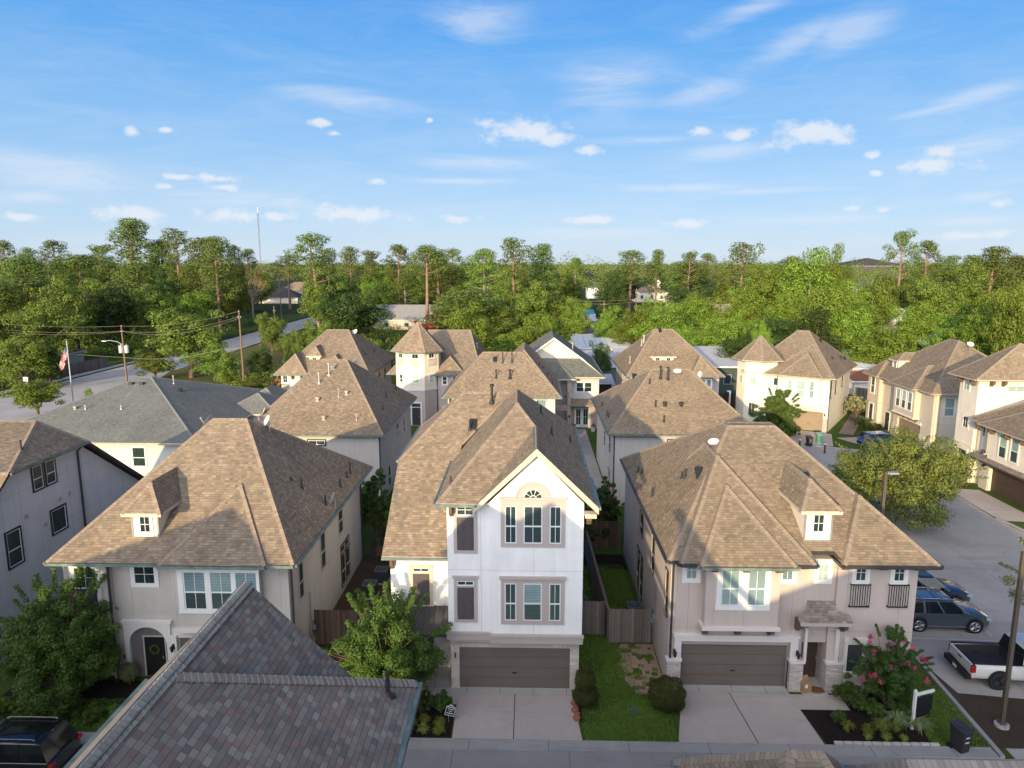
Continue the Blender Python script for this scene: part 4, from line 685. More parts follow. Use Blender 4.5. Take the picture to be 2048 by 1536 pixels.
# ---- turret house
H = house('turret_house', 'mauve-beige house with an octagonal pointed turret, left of centre in the back row', (-11, 90, 0))
cx, cy = -13.35, 84.2; R8 = 2.75; oc = [(cx + R8 * math.cos(math.pi * (k + .5) / 4), cy + R8 * math.sin(math.pi * (k + .5) / 4)) for k in range(8)]; oe = [(cx + 3.3 * math.cos(math.pi * (k + .5) / 4), cy + 3.3 * math.sin(math.pi * (k + .5) / 4)) for k in range(8)]
wallmesh(H, ST['mauve'], (oc, 0, 4.2), (-15.5, -6.3, 83.9, 99, 0, 5.95), (-10.9, -8.2, 83.0, 84, 0, 5.95)); wallmesh(H, ST['sand'], (oc, 4.2, 8.7), name='turret_wall')
m = MB(); q = [(cx + (R8 + .06) * math.cos(math.pi * (k + .5) / 4), cy + (R8 + .06) * math.sin(math.pi * (k + .5) / 4)) for k in range(8)]; m.prism(q, 4.2, 4.42); m.box(-15.5, -6.3, 83.82, 83.9, 2.9, 3.02); m.build('band_course', TR['pinktrim'], H)
r = Roof(hip(-17.0, -5.7, 83.2, 99.5, 6.0, (-13.0, 90.9, 10.5), (-7.6, 90.9, 10.5)), 'tan', H, TR['dark']); Roof(pyramid(oe, 8.8, (cx, cy, 12.1)), 'tan', H, TR['dark'], name='turret_roof')
Roof(hip(-11.6, -7.6, 82.6, 88, 5.98, (-9.6, 84.8, 7.9), (-9.6, 87.5, 7.9)), 'tan', H, TR['dark'])
for k in (4, 5, 6):
    a = math.pi * (k + 1) / 4; ap = R8 * math.cos(math.pi / 8); bx, by = cx + ap * math.cos(a), cy + ap * math.sin(a)
    window(H, (bx, by, 8.0), a, .75, .55, .16, 'cream', pane='dark', rail=False, munt=(2, 1)); n = (math.cos(a), math.sin(a)); m = MB()
    for z in (7.15, 7.85): m.obox((bx, by, 0), n, -.55, .55, z, z + .04, .1, .14)
    for i in range(8): u = -.53 + i * .15; m.obox((bx, by, 0), n, u, u + .025, 7.15, 7.85, .105, .13)
    m.build('balcony_rail', TR['taupe'], H)
    if k == 5: window(H, (bx, by, 5.15), a, .8, 1.0, .14, 'cream', pane='shade', munt=(2, 1)); door(H, (bx, by, .1), a, 1.0, 2.1, 'dark', transom=.5, fm='pinktrim', fr=.2)
    else: window(H, (bx, by, 5.1), a, .6, .95, .14, 'cream', pane='screen' if k == 4 else 'shade')
window(H, (-11.0 + .9, 83.0, 4.75), 'F', .5, .95, .12, 'cream', pane='teal'); window(H, (-8.9, 83.0, 4.75), 'F', .5, .95, .12, 'cream', pane='teal'); window(H, (-10.1, 83.0, .8), 'F', .5, 1.2, .14, 'pinktrim', pane='dark'); downspout(H, -10.98, 83.0, 0, 5.8, GUTD); lantern(H, -9.5, 83.0, 2.1)
vent(H, r, -6.7, 89.5, .6, .05, 'flue_w')
# ---- hipped house behind the white one
H, r = simple('tan hip-roofed house with two dark flues on the ridge, directly behind the tall white house', -8.6, 3.1, 68.4, 79.6, 6.0, (-4.9, 73.9, 9.8), (-.85, 73.9, 9.8), 'tan', 'sand')
Roof(hip(-4.3, 3.12, 68.42, 86.8, 6.01, (-.6, 74.3, 10.0), (-.6, 81.6, 10.0)), 'tan', H, TR['dark']); wallmesh(H, ST['beige'], (-3.8, 2.6, 78, 86.2, 0, 5.95))
window(H, (1.15, 68.9, 4.1), 'F', 1.0, 1.6, .08, 'taupe', pane='blindl'); downspout(H, 2.55, 68.9, 0, 5.9, GUTD); corbel(H, (-7.9, 68.9, 5.85), 'F'); 
for x, h in ((-2.8, 1.35), (-1.85, 1.35)): vent(H, r, x, 72.6, h, .055, 'flue')
vent(H, r, -3.6, 72.9, .2, .1, 'slant'); vent(H, r, -3.4, 70.7, .8, .06, 'flue'); vent(H, r, -2.0, 70.7, .85, .09, 'flue')
for x, y, h in ((.6, 73, .4), (1.0, 74.5, .6), (1.4, 75.5, .5), (1.9, 74.2, .5), (2.3, 71.2, .6)): vent(H, r, x, y, h, .05)
# ---- grey-green roofed house
H = house('suburban_house', 'white sided house with grey-green roof, brick column and balcony, centre of the back row', (3, 88, 0))
wallmesh(H, stucco('siding_vertical', (.56,.56,.55), True, .35, 40), (4.75, 8.0, 81, 97, 0, 5.95), (-2.2, 4.75, 82.2, 97, 0, 5.95))
r = Roof([[(2.4, 80.4, 6.1), (8.55, 80.4, 6.1), (6.35, 83.9, 7.75), (-.65, 83.9, 7.75), (-2.75, 80.4, 6.1)], [(8.55, 80.4, 6.1), (8.55, 97.6, 6.1), (2.85, 93, 10.3), (2.85, 83.5, 10.3), (6.35, 83.5, 7.75)], [(-2.75, 97.6, 6.1), (-2.75, 80.4, 6.1), (-.65, 83.5, 7.75), (2.85, 83.5, 10.3), (2.85, 93, 10.3)], [(8.55, 97.6, 6.1), (-2.75, 97.6, 6.1), (2.85, 93, 10.3)]], 'greenish', H, TR['white'], GUTT, caps=False)
wallmesh(H, stucco('gable_cream', (.78,.70,.58), True, .3, 40), polys=[[(-.5, 83.95, 7.8), (6.2, 83.95, 7.8), (2.85, 83.95, 10.2)]], name='gable_wall')
m = MB()
for x0 in (-.75, 6.45): a, b = Vector((2.85, 83.45, 10.33)), Vector((x0, 83.45, 7.7)); P = [a, b, b + Vector((0, 0, -.22)), a + Vector((0, 0, -.26))]; m.extrude(P if x0 > 2 else P[::-1], (0, .06, 0))
m.build('bargeboard', TR['white'], H)
Roof([[(-2.0, 79.6, 6.0), (5.2, 79.6, 6.0), (3.2, 83, 7.6), (0, 83, 7.6)], [(5.2, 79.6, 6.0), (5.2, 84, 6.0), (3.2, 83, 7.6)]], 'greenish', H, TR['white'], GUTT, name='porch_roof')
for x in (5.8, 6.75): window(H, (x, 81, 4.3), 'F', .85, 1.1, .05, 'white', pane='dark', rail=False, munt=(1, 2))
Roof([[(4.6, 79.7, 2.95), (8.0, 79.7, 2.95), (8.0, 81.0, 3.5), (4.6, 81.0, 3.5)]], 'tan', H, TR['taupe'], name='awning_roof'); wallmesh(H, STN['brick'], (4.3, 4.75, 79.7, 80.2, 0, 5.9), (2.9, 4.3, 79.8, 80.0, 2.3, 3.0), (4.75, 5.2, 80.9, 81.0, 0, 2.9), (7.0, 8.02, 80.9, 81.0, 0, 2.9), name='brick_wall')
m = MB(); m.box(3.0, 4.3, 79.85, 79.9, 3.95, 4.02)
for i in range(10): m.box(3.0 + i * .14, 3.03 + i * .14, 79.86, 79.89, 3.0, 3.95)
m.build('balcony_rail', TR['black'], H)
for x in (5.66, 6.5): D = door(H, (x, 80.95, .15), 'F', .78, 2.2, 'white', fm='white', fr=.05); p = MB(); p.obox((x, 80.95, .45), (0, -1), -.25, .25, 0, 1.8, 0, .06); p.build('pane', GL['dark'], D); g = MB(); g.obox((x, 80.95, .45), (0, -1), -.012, .012, 0, 1.8, .06, .075); g.obox((x, 80.95, .45), (0, -1), -.25, .25, .9, .93, .06, .075); g.build('sash', TR['white'], D)
lantern(H, 4.55, 79.7, 1.7); vent(H, r, -.6, 85, .8, .06, 'flue_w'); vent(H, r, 5.2, 86, .9, .06, 'flue_w')
# ---- hipped house behind the rosy one
H, r = simple('olive-tan hip-roofed house with flues near its ridge, directly behind the rosy beige house', 6.1, 17.9, 53.6, 68.4, 6.0, (10.4, 60.3, 10.1), (13.6, 60.3, 10.1), 'olive', 'grey', gut=None)
window(H, (11.35, 54.1, 5.07), 'F', 1.1, .34, .09, 'dark', pane='teal', rail=False, munt=(4, 1)); window(H, (13.3, 54.1, 3.6), 'F', 1.5, 1.9, .07, 'dark', pane='blindl')
for y, z in ((57, 3.8), (61, 3.4), (57, .7)): window(H, (6.6, y, z), 'L', .9, 1.5, .07, 'dark', pane='teal')
for x, y, h, k, rr in ((11.0, 59.3, 1.0, 'flue', .07), (11.6, 59.2, 1.0, 'flue', .07), (10.0, 58.7, .4, 'pipe', .05), (10.13, 56.3, .5, 'pipe', .05), (10.9, 56.4, .4, 'capd', .1), (12.2, 56.4, .4, 'capd', .1), (10.55, 54.8, .5, 'pipe', .05), (6.5, 62.6, .4, 'pipe', .04), (6.5, 58.5, .5, 'pipe', .04), (6.55, 57.7, .4, 'pipe', .04), (8.3, 64, .3, 'pipe', .04), (9.3, 62.4, .2, 'slant', .1)): vent(H, r, x, y, h, rr, k)
dish(H, 12.5, 59.8, 9.95, 255, 60, .34, arm=False); downspout(H, 6.62, 54.15, 0, 5.9, GUTD); dish(H, 14.6, 60.4, 9.6, 200, 10, .35)
# ---- house with double dormer further back
H, r = simple('tan back-row house with a wide two-window dormer high on its roof, right of centre', 11.3, 22.7, 82.2, 96.9, 6.0, (15.6, 89.6, 10.8), (17.9, 89.6, 10.8), 'olive', 'mauve')
dormer(H, 14.65, 17.2, 84.6, 7.1, 8.0, 9.45, 87.2, 89.5, 'olive', ST['ivory'], win=2, munt=(2, 1)); Roof(hip(18.6, 21.9, 81.7, 88, 5.98, (20.2, 83.9, 8.1), (20.2, 87.5, 8.1)), 'olive', H, TR['dark']); wallmesh(H, ST['mauve'], (19.0, 21.4, 82.2, 83, 2.8, 5.9))
for x in (19.5, 20.2, 20.9): window(H, (x, 82.2, 4.0), 'F', .5, 1.6, .1, 'white', pane='blindl')
for y in (85, 87, 89): window(H, (11.8, y, 4.0), 'L', .8, 1.2, .08, 'taupe', pane='dark')
vent(H, r, 14.2, 88.5, .9, .08, 'flue_w'); vent(H, r, 13.9, 88.2, .7, .06, 'flue_w'); vent(H, r, 12.2, 86, .8, .05, 'flue_w'); vent(H, r, 16.3, 89.3, .25, .1, 'slant')
# ---- cream turret house, turned towards the court (local frame: front faces -y)
H = house('turret_house', 'sunlit cream house with low pointed turret and tan garage door, back row', (33.65, 79.24, 0), rad(-33))
wallmesh(H, ST['cream'], (-9.6, 0, 0, 12.6, 2.3, 6.3), (-.5, 0, 0, 12.6, 0, 2.3), (-9.6, -3.6, 0, 12.6, 0, 2.3), (-3.6, -.5, .3, 12.6, 0, 2.3), (-5.0, -1.0, -.5, .1, 3.1, 6.3))
tc = (-8.3, 1.6); o1 = [(tc[0] + 2.5 * math.cos(math.pi * (k + .5) / 4), tc[1] + 2.5 * math.sin(math.pi * (k + .5) / 4)) for k in range(8)]; o2 = [(tc[0] + 3.15 * math.cos(math.pi * (k + .5) / 4), tc[1] + 3.15 * math.sin(math.pi * (k + .5) / 4)) for k in range(8)]
wallmesh(H, ST['cream'], (o1, 0, 7.7), name='turret_wall'); Roof(pyramid(o2, 7.8, (*tc, 10.5)), 'weathered', H, TR['brown'], GUTT, name='turret_roof')
r = Roof(hip(-9.8, .6, -.6, 13.2, 6.35, (-5.2, 6.2, 10.9), (-3.9, 6.2, 10.9)), 'weathered', H, TR['brown'], GUTT); Roof(hip(-5.4, -.6, -1.0, 6, 6.34, (-3.0, 2.0, 8.7), (-3.0, 5.5, 8.7)), 'weathered', H, TR['brown'], GUTT); Roof(hip(-7.0, .4, -.75, 8, 6.335, (-2.9, 4.2, 9.6), (-2.9, 7.5, 9.6)), 'weathered', H, TR['brown'], GUTT)
for x, w in ((-4.2, .5), (-3.0, .9), (-1.8, .5)): window(H, (x, -.5, 3.9), 'F', w, 1.9, .09, 'cream', pane='shade')
m = MB(); m.box(-5.1, -.9, -.6, .02, 3.0, 3.15); m.box(-4.6, -.2, -.08, .02, 2.35, 2.6); m.box(-5, .04, -.04, .02, 4.5, 4.6) if 0 else None; m.build('band_course', TR['cream'], H)
garage(H, -3.6, -.5, .28, 2.3, 'tan'); wallmesh(H, STN['ledge'], (-.5, .03, -.08, .3, 0, 1.6), name='stone_pier'); lantern(H, -.3, 0, 2.1); downspout(H, .05, -.0, 0, 6.2, GUTD); downspout(H, -5.7, 0, 0, 6.2, GUTD); window(H, (0, .9, 3.9), 'R', .7, 2.0, .08, 'brown', pane='dark')
for y, z, h in ((3.5, 4.0, 1.7), (7.5, 4.3, 1.4), (10.0, .6, 1.8), (11.2, .6, 1.8)): window(H, (0, y, z), 'R', .8, h, .07, 'brown', frame='cream', pane='dark')
for k, (z, hh) in ((5, (4.9, .9)), (4, (4.9, .9)), (5, (1.1, 1.6))):
    a = math.pi * (k + 1) / 4; ap = 2.5 * math.cos(math.pi / 8); window(H, (tc[0] + ap * math.cos(a), tc[1] + ap * math.sin(a), z), a, .75, hh, .15, 'cream', pane='shade' if z > 2 else 'screen', munt=(2, 1), rail=False)
door(H, (-6.0, 0, .1), 'F', 1.0, 2.1, 'dark', transom=.45, fm='cream'); window(H, (-5.9, 0, 4.9), 'F', .5, .9, .12, 'cream', pane='teal', rail=False)
for x, y, h in ((-.9, 5, .3), (-.6, 8.6, .3), (-.4, 9.6, .35), (-.35, 10.3, .3)): vent(H, r, x, y, h, .08)
vent(H, r, -2.7, 6.6, .2, .1, 'slant')
# ---- beige house facing the cross street
H = house('suburban_house', 'beige house facing the cross street with a three-window bay over its tan garage door', (40.6, 71.06, 0), rad(-90))
B_ = ST['beige']; wallmesh(H, B_, (-13.2, -7.6, .3, 11, 0, 6.1), (-7.6, 0, 0, 11, 2.3, 6.1), (-2.0, 0, 0, 11, 0, 2.3), (-7.6, -6.6, 0, 11, 0, 2.3), (-6.6, -2.0, .25, 11, 0, 2.3), (-6.6, -2.4, -.6, .1, 3.0, 6.1), (-13.2, -10.8, -.35, .4, 0, 6.1)); wallmesh(H, ST['sand'], (0, .02, .35, 10.8, 0, 6.1), name='sunlit_side_wall')  # paler sheet on the sun-facing side: its sunlit tone is put into the colour
r = Roof(hip(-13.7, .55, -.55, 11.6, 6.2, (-7.6, 5.4, 10.8), (-6.0, 5.4, 10.8)), 'weathered', H, TR['brown'], GUTT); Roof(hip(-7.0, -2.0, -1.1, 6, 6.19, (-4.5, 1.6, 8.3), (-4.5, 5, 8.3)), 'weathered', H, TR['brown'], GUTT); Roof(hip(-13.7, -10.4, -.8, 5, 6.19, (-12.1, 1.0, 7.9), (-12.1, 4, 7.9)), 'weathered', H, TR['brown'], GUTT)
Roof(hip(-.3 - 3.0, .6, -.6, 5, 6.18, (-1.2, 1.3, 7.5), (-1.2, 4, 7.5)), 'weathered', H, TR['brown'], GUTT)
dormer(H, -10.6, -9.2, .9, 6.9, 8.2, 9.0, 1.8, 4.4, 'weathered', ST['ivory'])
for x in (-5.7, -4.5, -3.3): window(H, (x, -.6, 3.7), 'F', .75, 1.9, .1, 'white', pane='shade', low='dark')
garage(H, -6.6, -2.0, .22, 2.3, 'tan')
for x in (-6.3, -5.1, -3.9, -2.7): corbel(H, (x, 0, 3.0), 'F', dep=.5, h=.5, w=.18)
m = MB(); m.box(-6.9, -1.8, -.12, .02, 2.35, 2.6); m.box(-6.7, -2.3, -.7, .02, 2.92, 3.05); m.build('band_course', TR['cream'], H)
window(H, (-12, -.35, 4.0), 'F', .8, 1.9, .13, 'white', pane='teal', low='screen'); window(H, (-12, -.35, .8), 'F', .9, 1.9, .16, 'white', pane='screen', rail=False); window(H, (-8.0, .3, 4.7), 'F', .55, 1.0, .1, 'white', pane='teal', rail=False); door(H, (-9.3, .28, .1), 'F', 1.0, 2.1, 'dark', fm='cream'); wallmesh(H, STN['cream'], (-7.6, -6.6, -.1, .0, 0, 1.4), (-2.0, -.9, -.1, 0, 0, 1.4), name='stone_pier')
window(H, (.02, 1.6, 3.8), 'R', .95, 1.8, .13, 'white', pane='shade'); downspout(H, .03, .5, 0, 6, GUTT, 'R'); downspout(H, .03, 3.6, 0, 6, GUTD, 'R'); downspout(H, -10.6, -.3, 0, 6, GUTT); dish(H, -4.9, 6.0, 10.5, 0, 45, .36, arm=False); 
for x, y in ((-.3, 5), (-.1, 7)): vent(H, r, x, y, .4, .06)
# ---- right-edge turret house
H = house('turret_house', 'cream house with a tall square turret at the right edge', (38.5, 61, 0), rad(-90))
Cc = ST['ivory']; wallmesh(H, Cc, (-2.6, 0, 0, 8, 0, 9.2), (0, 11, .3, 12, 2.4, 5.7), (0, 1.0, .5, 12, 0, 2.4), (9.8, 11, .3, 12, 0, 2.4), (1.0, 2.2, .3, 12, 0, 2.4), (2.2, 9.8, .6, 12, 0, 2.4), (2.6, 9.0, -.3, .4, 2.9, 5.7)); wallmesh(H, STN['cream'], (-2.65, -1.9, -.06, 0, 0, 1.9), (-.5, .03, -.06, 0, 0, 1.9), (1.1, 2.2, .2, .32, 0, 1.9), (9.8, 10.4, .2, .32, 0, 1.9), name='stone_pier')
Roof([[(-3.3, -.7, 9.3), (.7, -.7, 9.3), (-1.3, 4.0, 12.2)], [(.7, -.7, 9.3), (.7, 8.6, 9.3), (-1.3, 4.0, 12.2)], [(.7, 8.6, 9.3), (-3.3, 8.6, 9.3), (-1.3, 4.0, 12.2)], [(-3.3, 8.6, 9.3), (-3.3, -.7, 9.3), (-1.3, 4.0, 12.2)]], 'weathered', H, TR['brown'], GUTT, name='turret_roof')
Roof(hip(-.1 + .12, 11.6, -.5, 12.6, 5.85, (5.5, 5.6, 9.8), (6.1, 5.6, 9.8)), 'weathered', H, TR['brown'], GUTT); Roof(hip(2.0, 9.6, -.95, 6, 5.84, (5.8, 3.4, 8.4), (5.8, 5.5, 8.4)), 'weathered', H, TR['brown'], GUTT)
Roof([[(1.0, -.75, 2.75), (11.3, -.75, 2.75), (11.3, .3, 3.3), (1.0, .3, 3.3)]], 'grey', H, TR['brown'], guts=False, name='awning_roof')
for x in (-2.2, -.4): corbel(H, (x, 0, 9.15), 'F', dep=.5, w=.25)
for y in (1.0, 2.0, 4.5, 5.5): corbel(H, (0, y, 9.15), 'R', dep=.5, w=.2)
window(H, (-1.6, 0, 8.0), 'F', .8, .7, .13, 'cream', pane='shade', rail=False, munt=(2, 1)); window(H, (0, 3.2, 8.1), 'R', 1.5, .55, .14, 'cream', pane='shade', rail=False, munt=(2, 1)); window(H, (-1.2, 0, 4.7), 'F', .7, 1.0, .16, 'cream', pane='dark', rail=False, munt=(2, 2))
door(H, (-1.2, 0, .1), 'F', 1.1, 2.6, 'dark', fm='cream', fr=.2); garage(H, 2.25, 9.75, .57, 2.3, 'dark'); lantern(H, 1.7, .25, 2.1)
for x in (4.4, 5.8): window(H, (x, -.3, 3.5), 'F', .85, 1.95, .12, 'cream', pane='shade', low='teal')
for x in (1.0, 2.2): window(H, (x, .3, 4.4), 'F', .3, 1.1, .1, 'cream', pane='teal', rail=False)
for x in (1.6, 3.2, 5.1, 6.9, 8.6): corbel(H, (x, -.3, 5.7), 'F', dep=.5, w=.2)
for x in (1.3, 4.5, 8): corbel(H, (x, .3, 2.7), 'F', dep=.6, w=.2, h=.3)
m = MB(); m.box(-2.66, .04, -.06, .0, 3.2, 3.35); m.build('band_course', TR['cream'], H); downspout(H, .3, .3, 2.9, 5.7, GUTT); downspout(H, 2.55, -.3, 3.2, 5.7, GUTT)
OFF[0] = Vector((0, 0, 0))
# ---- near roof across the street (bottom left of the view)
H = house('townhouse', 'nearest house, only its grey-brown shingled roof seen, filling the bottom left corner', (-6, 8, 0))
ridge = (-6.72, 11.57)
wallmesh(H, ST['white'], (-9.0, -3.2, 1.0, 15.3, 0, 8.85)); 
rA = Roof([[(-2.72, 15.9, 8.92), (-2.72, -2, 8.92), (-6.72, -2, 11.57), (-6.72, 11.9, 11.57)][::-1]], 'grey', H, TR['white'], GUT, capw=.2)
rB = Roof([[(-6.72, 15.75, 11.57), (-6.72, -2, 11.57), (-9.3, -2, 9.0), (-9.3, 15.75, 9.0)], [(-6.72, 15.75, 11.57), (-4.2, 15.75, 9.05), (-4.2, 12.0, 9.05), (-6.72, 11.9, 11.565)]], 'grey', H, TR['dark'], GUT, capw=.2, guts=True)
m = MB()
def capstrip(a, b, n1, n2, w=.17):
    a, b = Vector(a), Vector(b); d = (b - a).normalized(); n1 = Vector(n1).normalized(); n2 = Vector(n2).normalized(); t1 = n1.cross(d).normalized(); t2 = n2.cross(d).normalized()
    if t1.z > 0: t1 = -t1
    if t2.z > 0: t2 = -t2
    N = int((b - a).length / .14); up = (n1 + n2).normalized()
    for i in range(N):
        p = a + d * (i * .14); q = a + d * (i * .14 + .15); L0, L1 = .012, .045
        for t, n in ((t1, n1), (t2, n2)):
            A, B, C_, D_ = p + up * (.02 + L0), q + up * (.02 + L1), q + t * w + n * L1, p + t * w + n * L0
            u0, u1 = i * .16 + .01, i * .16 + .15; f = [A, B, C_, D_]; uv = [(u0, 0), (u1, 0), (u1, w), (u0, w)]
            if vnormal(f).dot(n) < 0: f.reverse(); uv.reverse()
            m.poly(f, uv); m.poly([q + up * (.02 + L1), q + up * .0, q + t * w, q + t * w + n * L1])
capstrip((-6.72, -2, 11.58), (-6.72, 15.78, 11.58), (-.707, 0, .707), (.6, 0, .8), .2); capstrip((-2.75, 15.87, 8.94), (-6.6, 12.0, 11.49), (.55, 0, .83), (0, .55, .83), .19)
m.build('ridge_cap', CAP['grey'], rA.ob)
m = MB(); m.poly([(-2.72, 15.9, 8.9), (-6.72, 11.9, 11.55), (-6.72, 15.9, 8.9)]); m.build('rear_slope', SH['grey'], rA.ob)
m = MB(); m.poly([(-9.0, 15.4, 8.8), (-6.72, 15.4, 11.3), (-4.4, 15.4, 8.8)][::-1]); m.build('gable_wall', ST['white'], H)
m = MB(); m.lathe((-3.25, 14.9, 9.2), [(.2, -.02), (.12, .06), (.05, .12), (.045, .62), (0, .62)], 12); m.build('roof_vent', PIPE, H)
# ---- neighbouring houses across the street, bottom right
def across(label, x0, x1, y0, y1, z, zr, xr0, xr1, yr, sh='tan'):
    Hh = house('townhouse', label, ((x0 + x1) / 2, (y0 + y1) / 2, 0)); wallmesh(Hh, ST['sand'], (x0 + .4, x1 - .4, y0 + .4, y1 - .4, 0, z - .05)); return Hh, Roof(hip(x0, x1, y0, y1, z, (xr0, yr, zr), (xr1, yr, zr)), sh, Hh, TR['dark'], capw=.2)
H, r = across('house across the street whose sunlit roof tip shows leftmost at the bottom right edge', 4.2, 8.85, 10.0, 18.4, 5.0, 7.05, 6.45, 7.35, 16.1, 'olive')
H, r = across('house across the street whose shaded roof ridge shows at the bottom right edge', 9.0, 16.4, 10.0, 18.2, 5.0, 7.0, 9.3, 14.2, 15.9, 'grey')
H = thing('townhouse', 'unseen taller pyramid-roofed house behind the nearest roof, added to shade the white house', 'house', (-7.2, 4, 0)); OFF[0] = Vector((-7.2, 4, 0))  # added out of view; its peak is placed to shadow the white front
wallmesh(H, ST['white'], (-8.8, -5.5, 3.4, 7.6, 0, 11.45)); Roof(pyramid([(-9.2, 3), (-5.1, 3), (-5.1, 8), (-9.2, 8)], 11.5, (-7.2, 6, 13.5)), 'grey', H, TR['dark'])
H = thing('townhouse', 'unseen steep gabled house across the street, added to shade the rosy beige house', 'house', (-1.3, 0, 0)); OFF[0] = Vector((-1.3, 0, 0))  # unseen shadow caster, cut to one slope for a slanting shadow edge
wallmesh(H, ST['white'], (-1.2, 2.3, 6.0, 7.6, 0, 8.2)); Roof([[(-1.6, 8, 12.4), (2.6, 8, 8.2), (2.6, 5.8, 8.2), (-1.6, 5.8, 12.4)], [(-1.6, 5.8, 12.4), (-1.8, 5.8, 12.2), (-1.8, 8, 12.2), (-1.6, 8, 12.4)]], 'grey', H, TR['dark'], caps=False)
wallmesh(H, ST['white'], (-1.4, -1.2, 6.0, 7.6, 0, 11.8), polys=[[(-1.4, 7.6, 8), (-1.4, 7.6, 12.0), (2.3, 7.6, 8)]], name='gable_wall')
H = thing('townhouse', 'unseen wide hip-roofed house south of the rosy beige house, added to shade it', 'house', (9, -2, 0)); OFF[0] = Vector((9, -2, 0))  # added out of view; ridge and hips shaped by the shadow line they throw
wallmesh(H, ST['sand'], (-1.2, 15.7, -10.5, -1.5, 0, 9.7)); Roof(hip(-1.7, 16.2, -11, -1, 9.8, (2.5, -6, 13.2), (12.0, -6, 13.2)), 'tan', H, TR['dark'])
H = thing('townhouse', 'unseen hip-roofed house left of the nearest roof, added to shade the grey stucco house', 'house', (-18.4, 10, 0)); OFF[0] = Vector((-18.4, 10, 0))  # unseen, put here to throw a roof-shaped shadow on the grey house
wallmesh(H, ST['sand'], (-24.1, -17.1, 4, 15.6, 0, 8.4)); Roof(hip(-24.6, -16.6, 3.5, 16, 8.5, (-20.6, 9, 11.5), (-20.6, 12.4, 11.5)), 'tan', H, TR['dark'])
H = thing('townhouse', 'unseen westernmost hip-roofed house across the street, added as a shadow caster', 'house', (-29, 10, 0)); OFF[0] = Vector((-29, 10, 0))  # added beyond the left edge to keep the far-left fronts in shade
wallmesh(H, ST['white'], (-35.5, -27.0, 4, 15.6, 0, 8.4)); Roof(hip(-36, -26.5, 3.5, 16, 8.5, (-31.3, 9, 11.3), (-31.3, 12.2, 11.3)), 'tan', H, TR['dark'])
OFF[0] = Vector((0, 0, 0))
# ================================================================= GROUND
def sheet(name, mat, pts, z, kind='structure', thick=0):
    m = MB(); 
    if thick: m.prism(pts, z - thick, z)
    else: m.poly([(p[0], p[1], z) for p in pts])
    o = m.build(name, mat); o['kind'] = kind; return o
def rect(x0, x1, y0, y1): return [(x0, y0), (x1, y0), (x1, y1), (x0, y1)]
sheet('ground', GR['wood'], rect(-2500, 2500, -300, 5200), -.03)
sheet('lawn', GR['lawn'], rect(-60, 45, 16, 103), -.012)
sheet('street', CO['road'], rect(-60, 60, 17.5, 25.3), -.004)
m = MB(); m.prism([(-60, 25.3), (18.4, 25.3), (18.4, 25.82), (-60, 25.82)], -.02, .035); m.prism([(-60, 25.82), (18.4, 25.82), (18.4, 25.9), (-60, 25.9)], -.02, .05); o = m.build('kerb', CO['curb']); o['kind'] = 'structure'
sheet('cross_street', CO['lot'], [(19.0, 25.3), (36.2, 25.3), (36.2, 44), (35.2, 52), (35.8, 62), (33.6, 71.5), (27, 74.5), (22, 74.0), (19.6, 66), (19.2, 34)], 0)
m = MB()
def kerbline(pts, w=.18, z=.12):
    for a, b in zip(pts, pts[1:]):
        a, b = Vector((*a, 0)), Vector((*b, 0)); d = (b - a).normalized(); n = Vector((-d.y, d.x, 0)) * w; m.prism([(a.x, a.y), (b.x, b.y), (b.x + n.x, b.y + n.y), (a.x + n.x, a.y + n.y)][::-1] if False else [(a + n).to_tuple()[:2], a.to_tuple()[:2], b.to_tuple()[:2], (b + n).to_tuple()[:2]], -.02, z)
kerbline([(36.2, 25.3), (36.2, 44), (35.2, 52)][::-1]); kerbline([(35.8, 62), (33.6, 71.5), (27, 74.5), (22, 74)][::-1] ); kerbline([(18.6, 25.3), (19.1, 34), (19.4, 60)]); m.prism([(36.2, 25.3), (60, 25.3), (60, 25.8), (36.2, 25.8)], -.02, .05)
o = m.build('kerb', CO['curb']); o['kind'] = 'structure'
sheet('driveway', CO['drive'], [(-3.15, 29.0), (1.95, 29.0), (2.2, 25.9), (-3.1, 25.9)], .012); sheet('driveway', CO['drive'], [(6.9, 29.35), (11.7, 29.35), (12.2, 28.0), (11.0, 27.2), (11.9, 25.9), (6.05, 25.9), (6.3, 27.2)][:2] + [(11.9, 25.9), (6.05, 25.9)][0:2], .012)
sheet('driveway', CO['walk'], rect(-3.15, 1.95, 29.0, 29.5), .016); sheet('driveway', CO['walk'], rect(6.9, 11.7, 29.35, 29.95), .016); sheet('path', CO['drive'], rect(11.7, 13.9, 28.2, 29.3), .014); sheet('path', CO['walk'], rect(-5.0, -3.15, 29.0, 30.1), .02); sheet('path', CO['walk'], [(-4.7, 28.2), (-3.15, 28.2), (-3.15, 29.0), (-5.2, 29.0)], .018)
m = MB(); m.box(-.62, -.585, 25.9, 29.0, .013, .0165); 
m.poly([(9.25, 25.9, .0165), (9.285, 25.9, .0165), (9.035, 29.35, .0165), (9.0, 29.35, .0165)]); o = m.build('joint_line', TR['dark']); o['kind'] = 'structure'
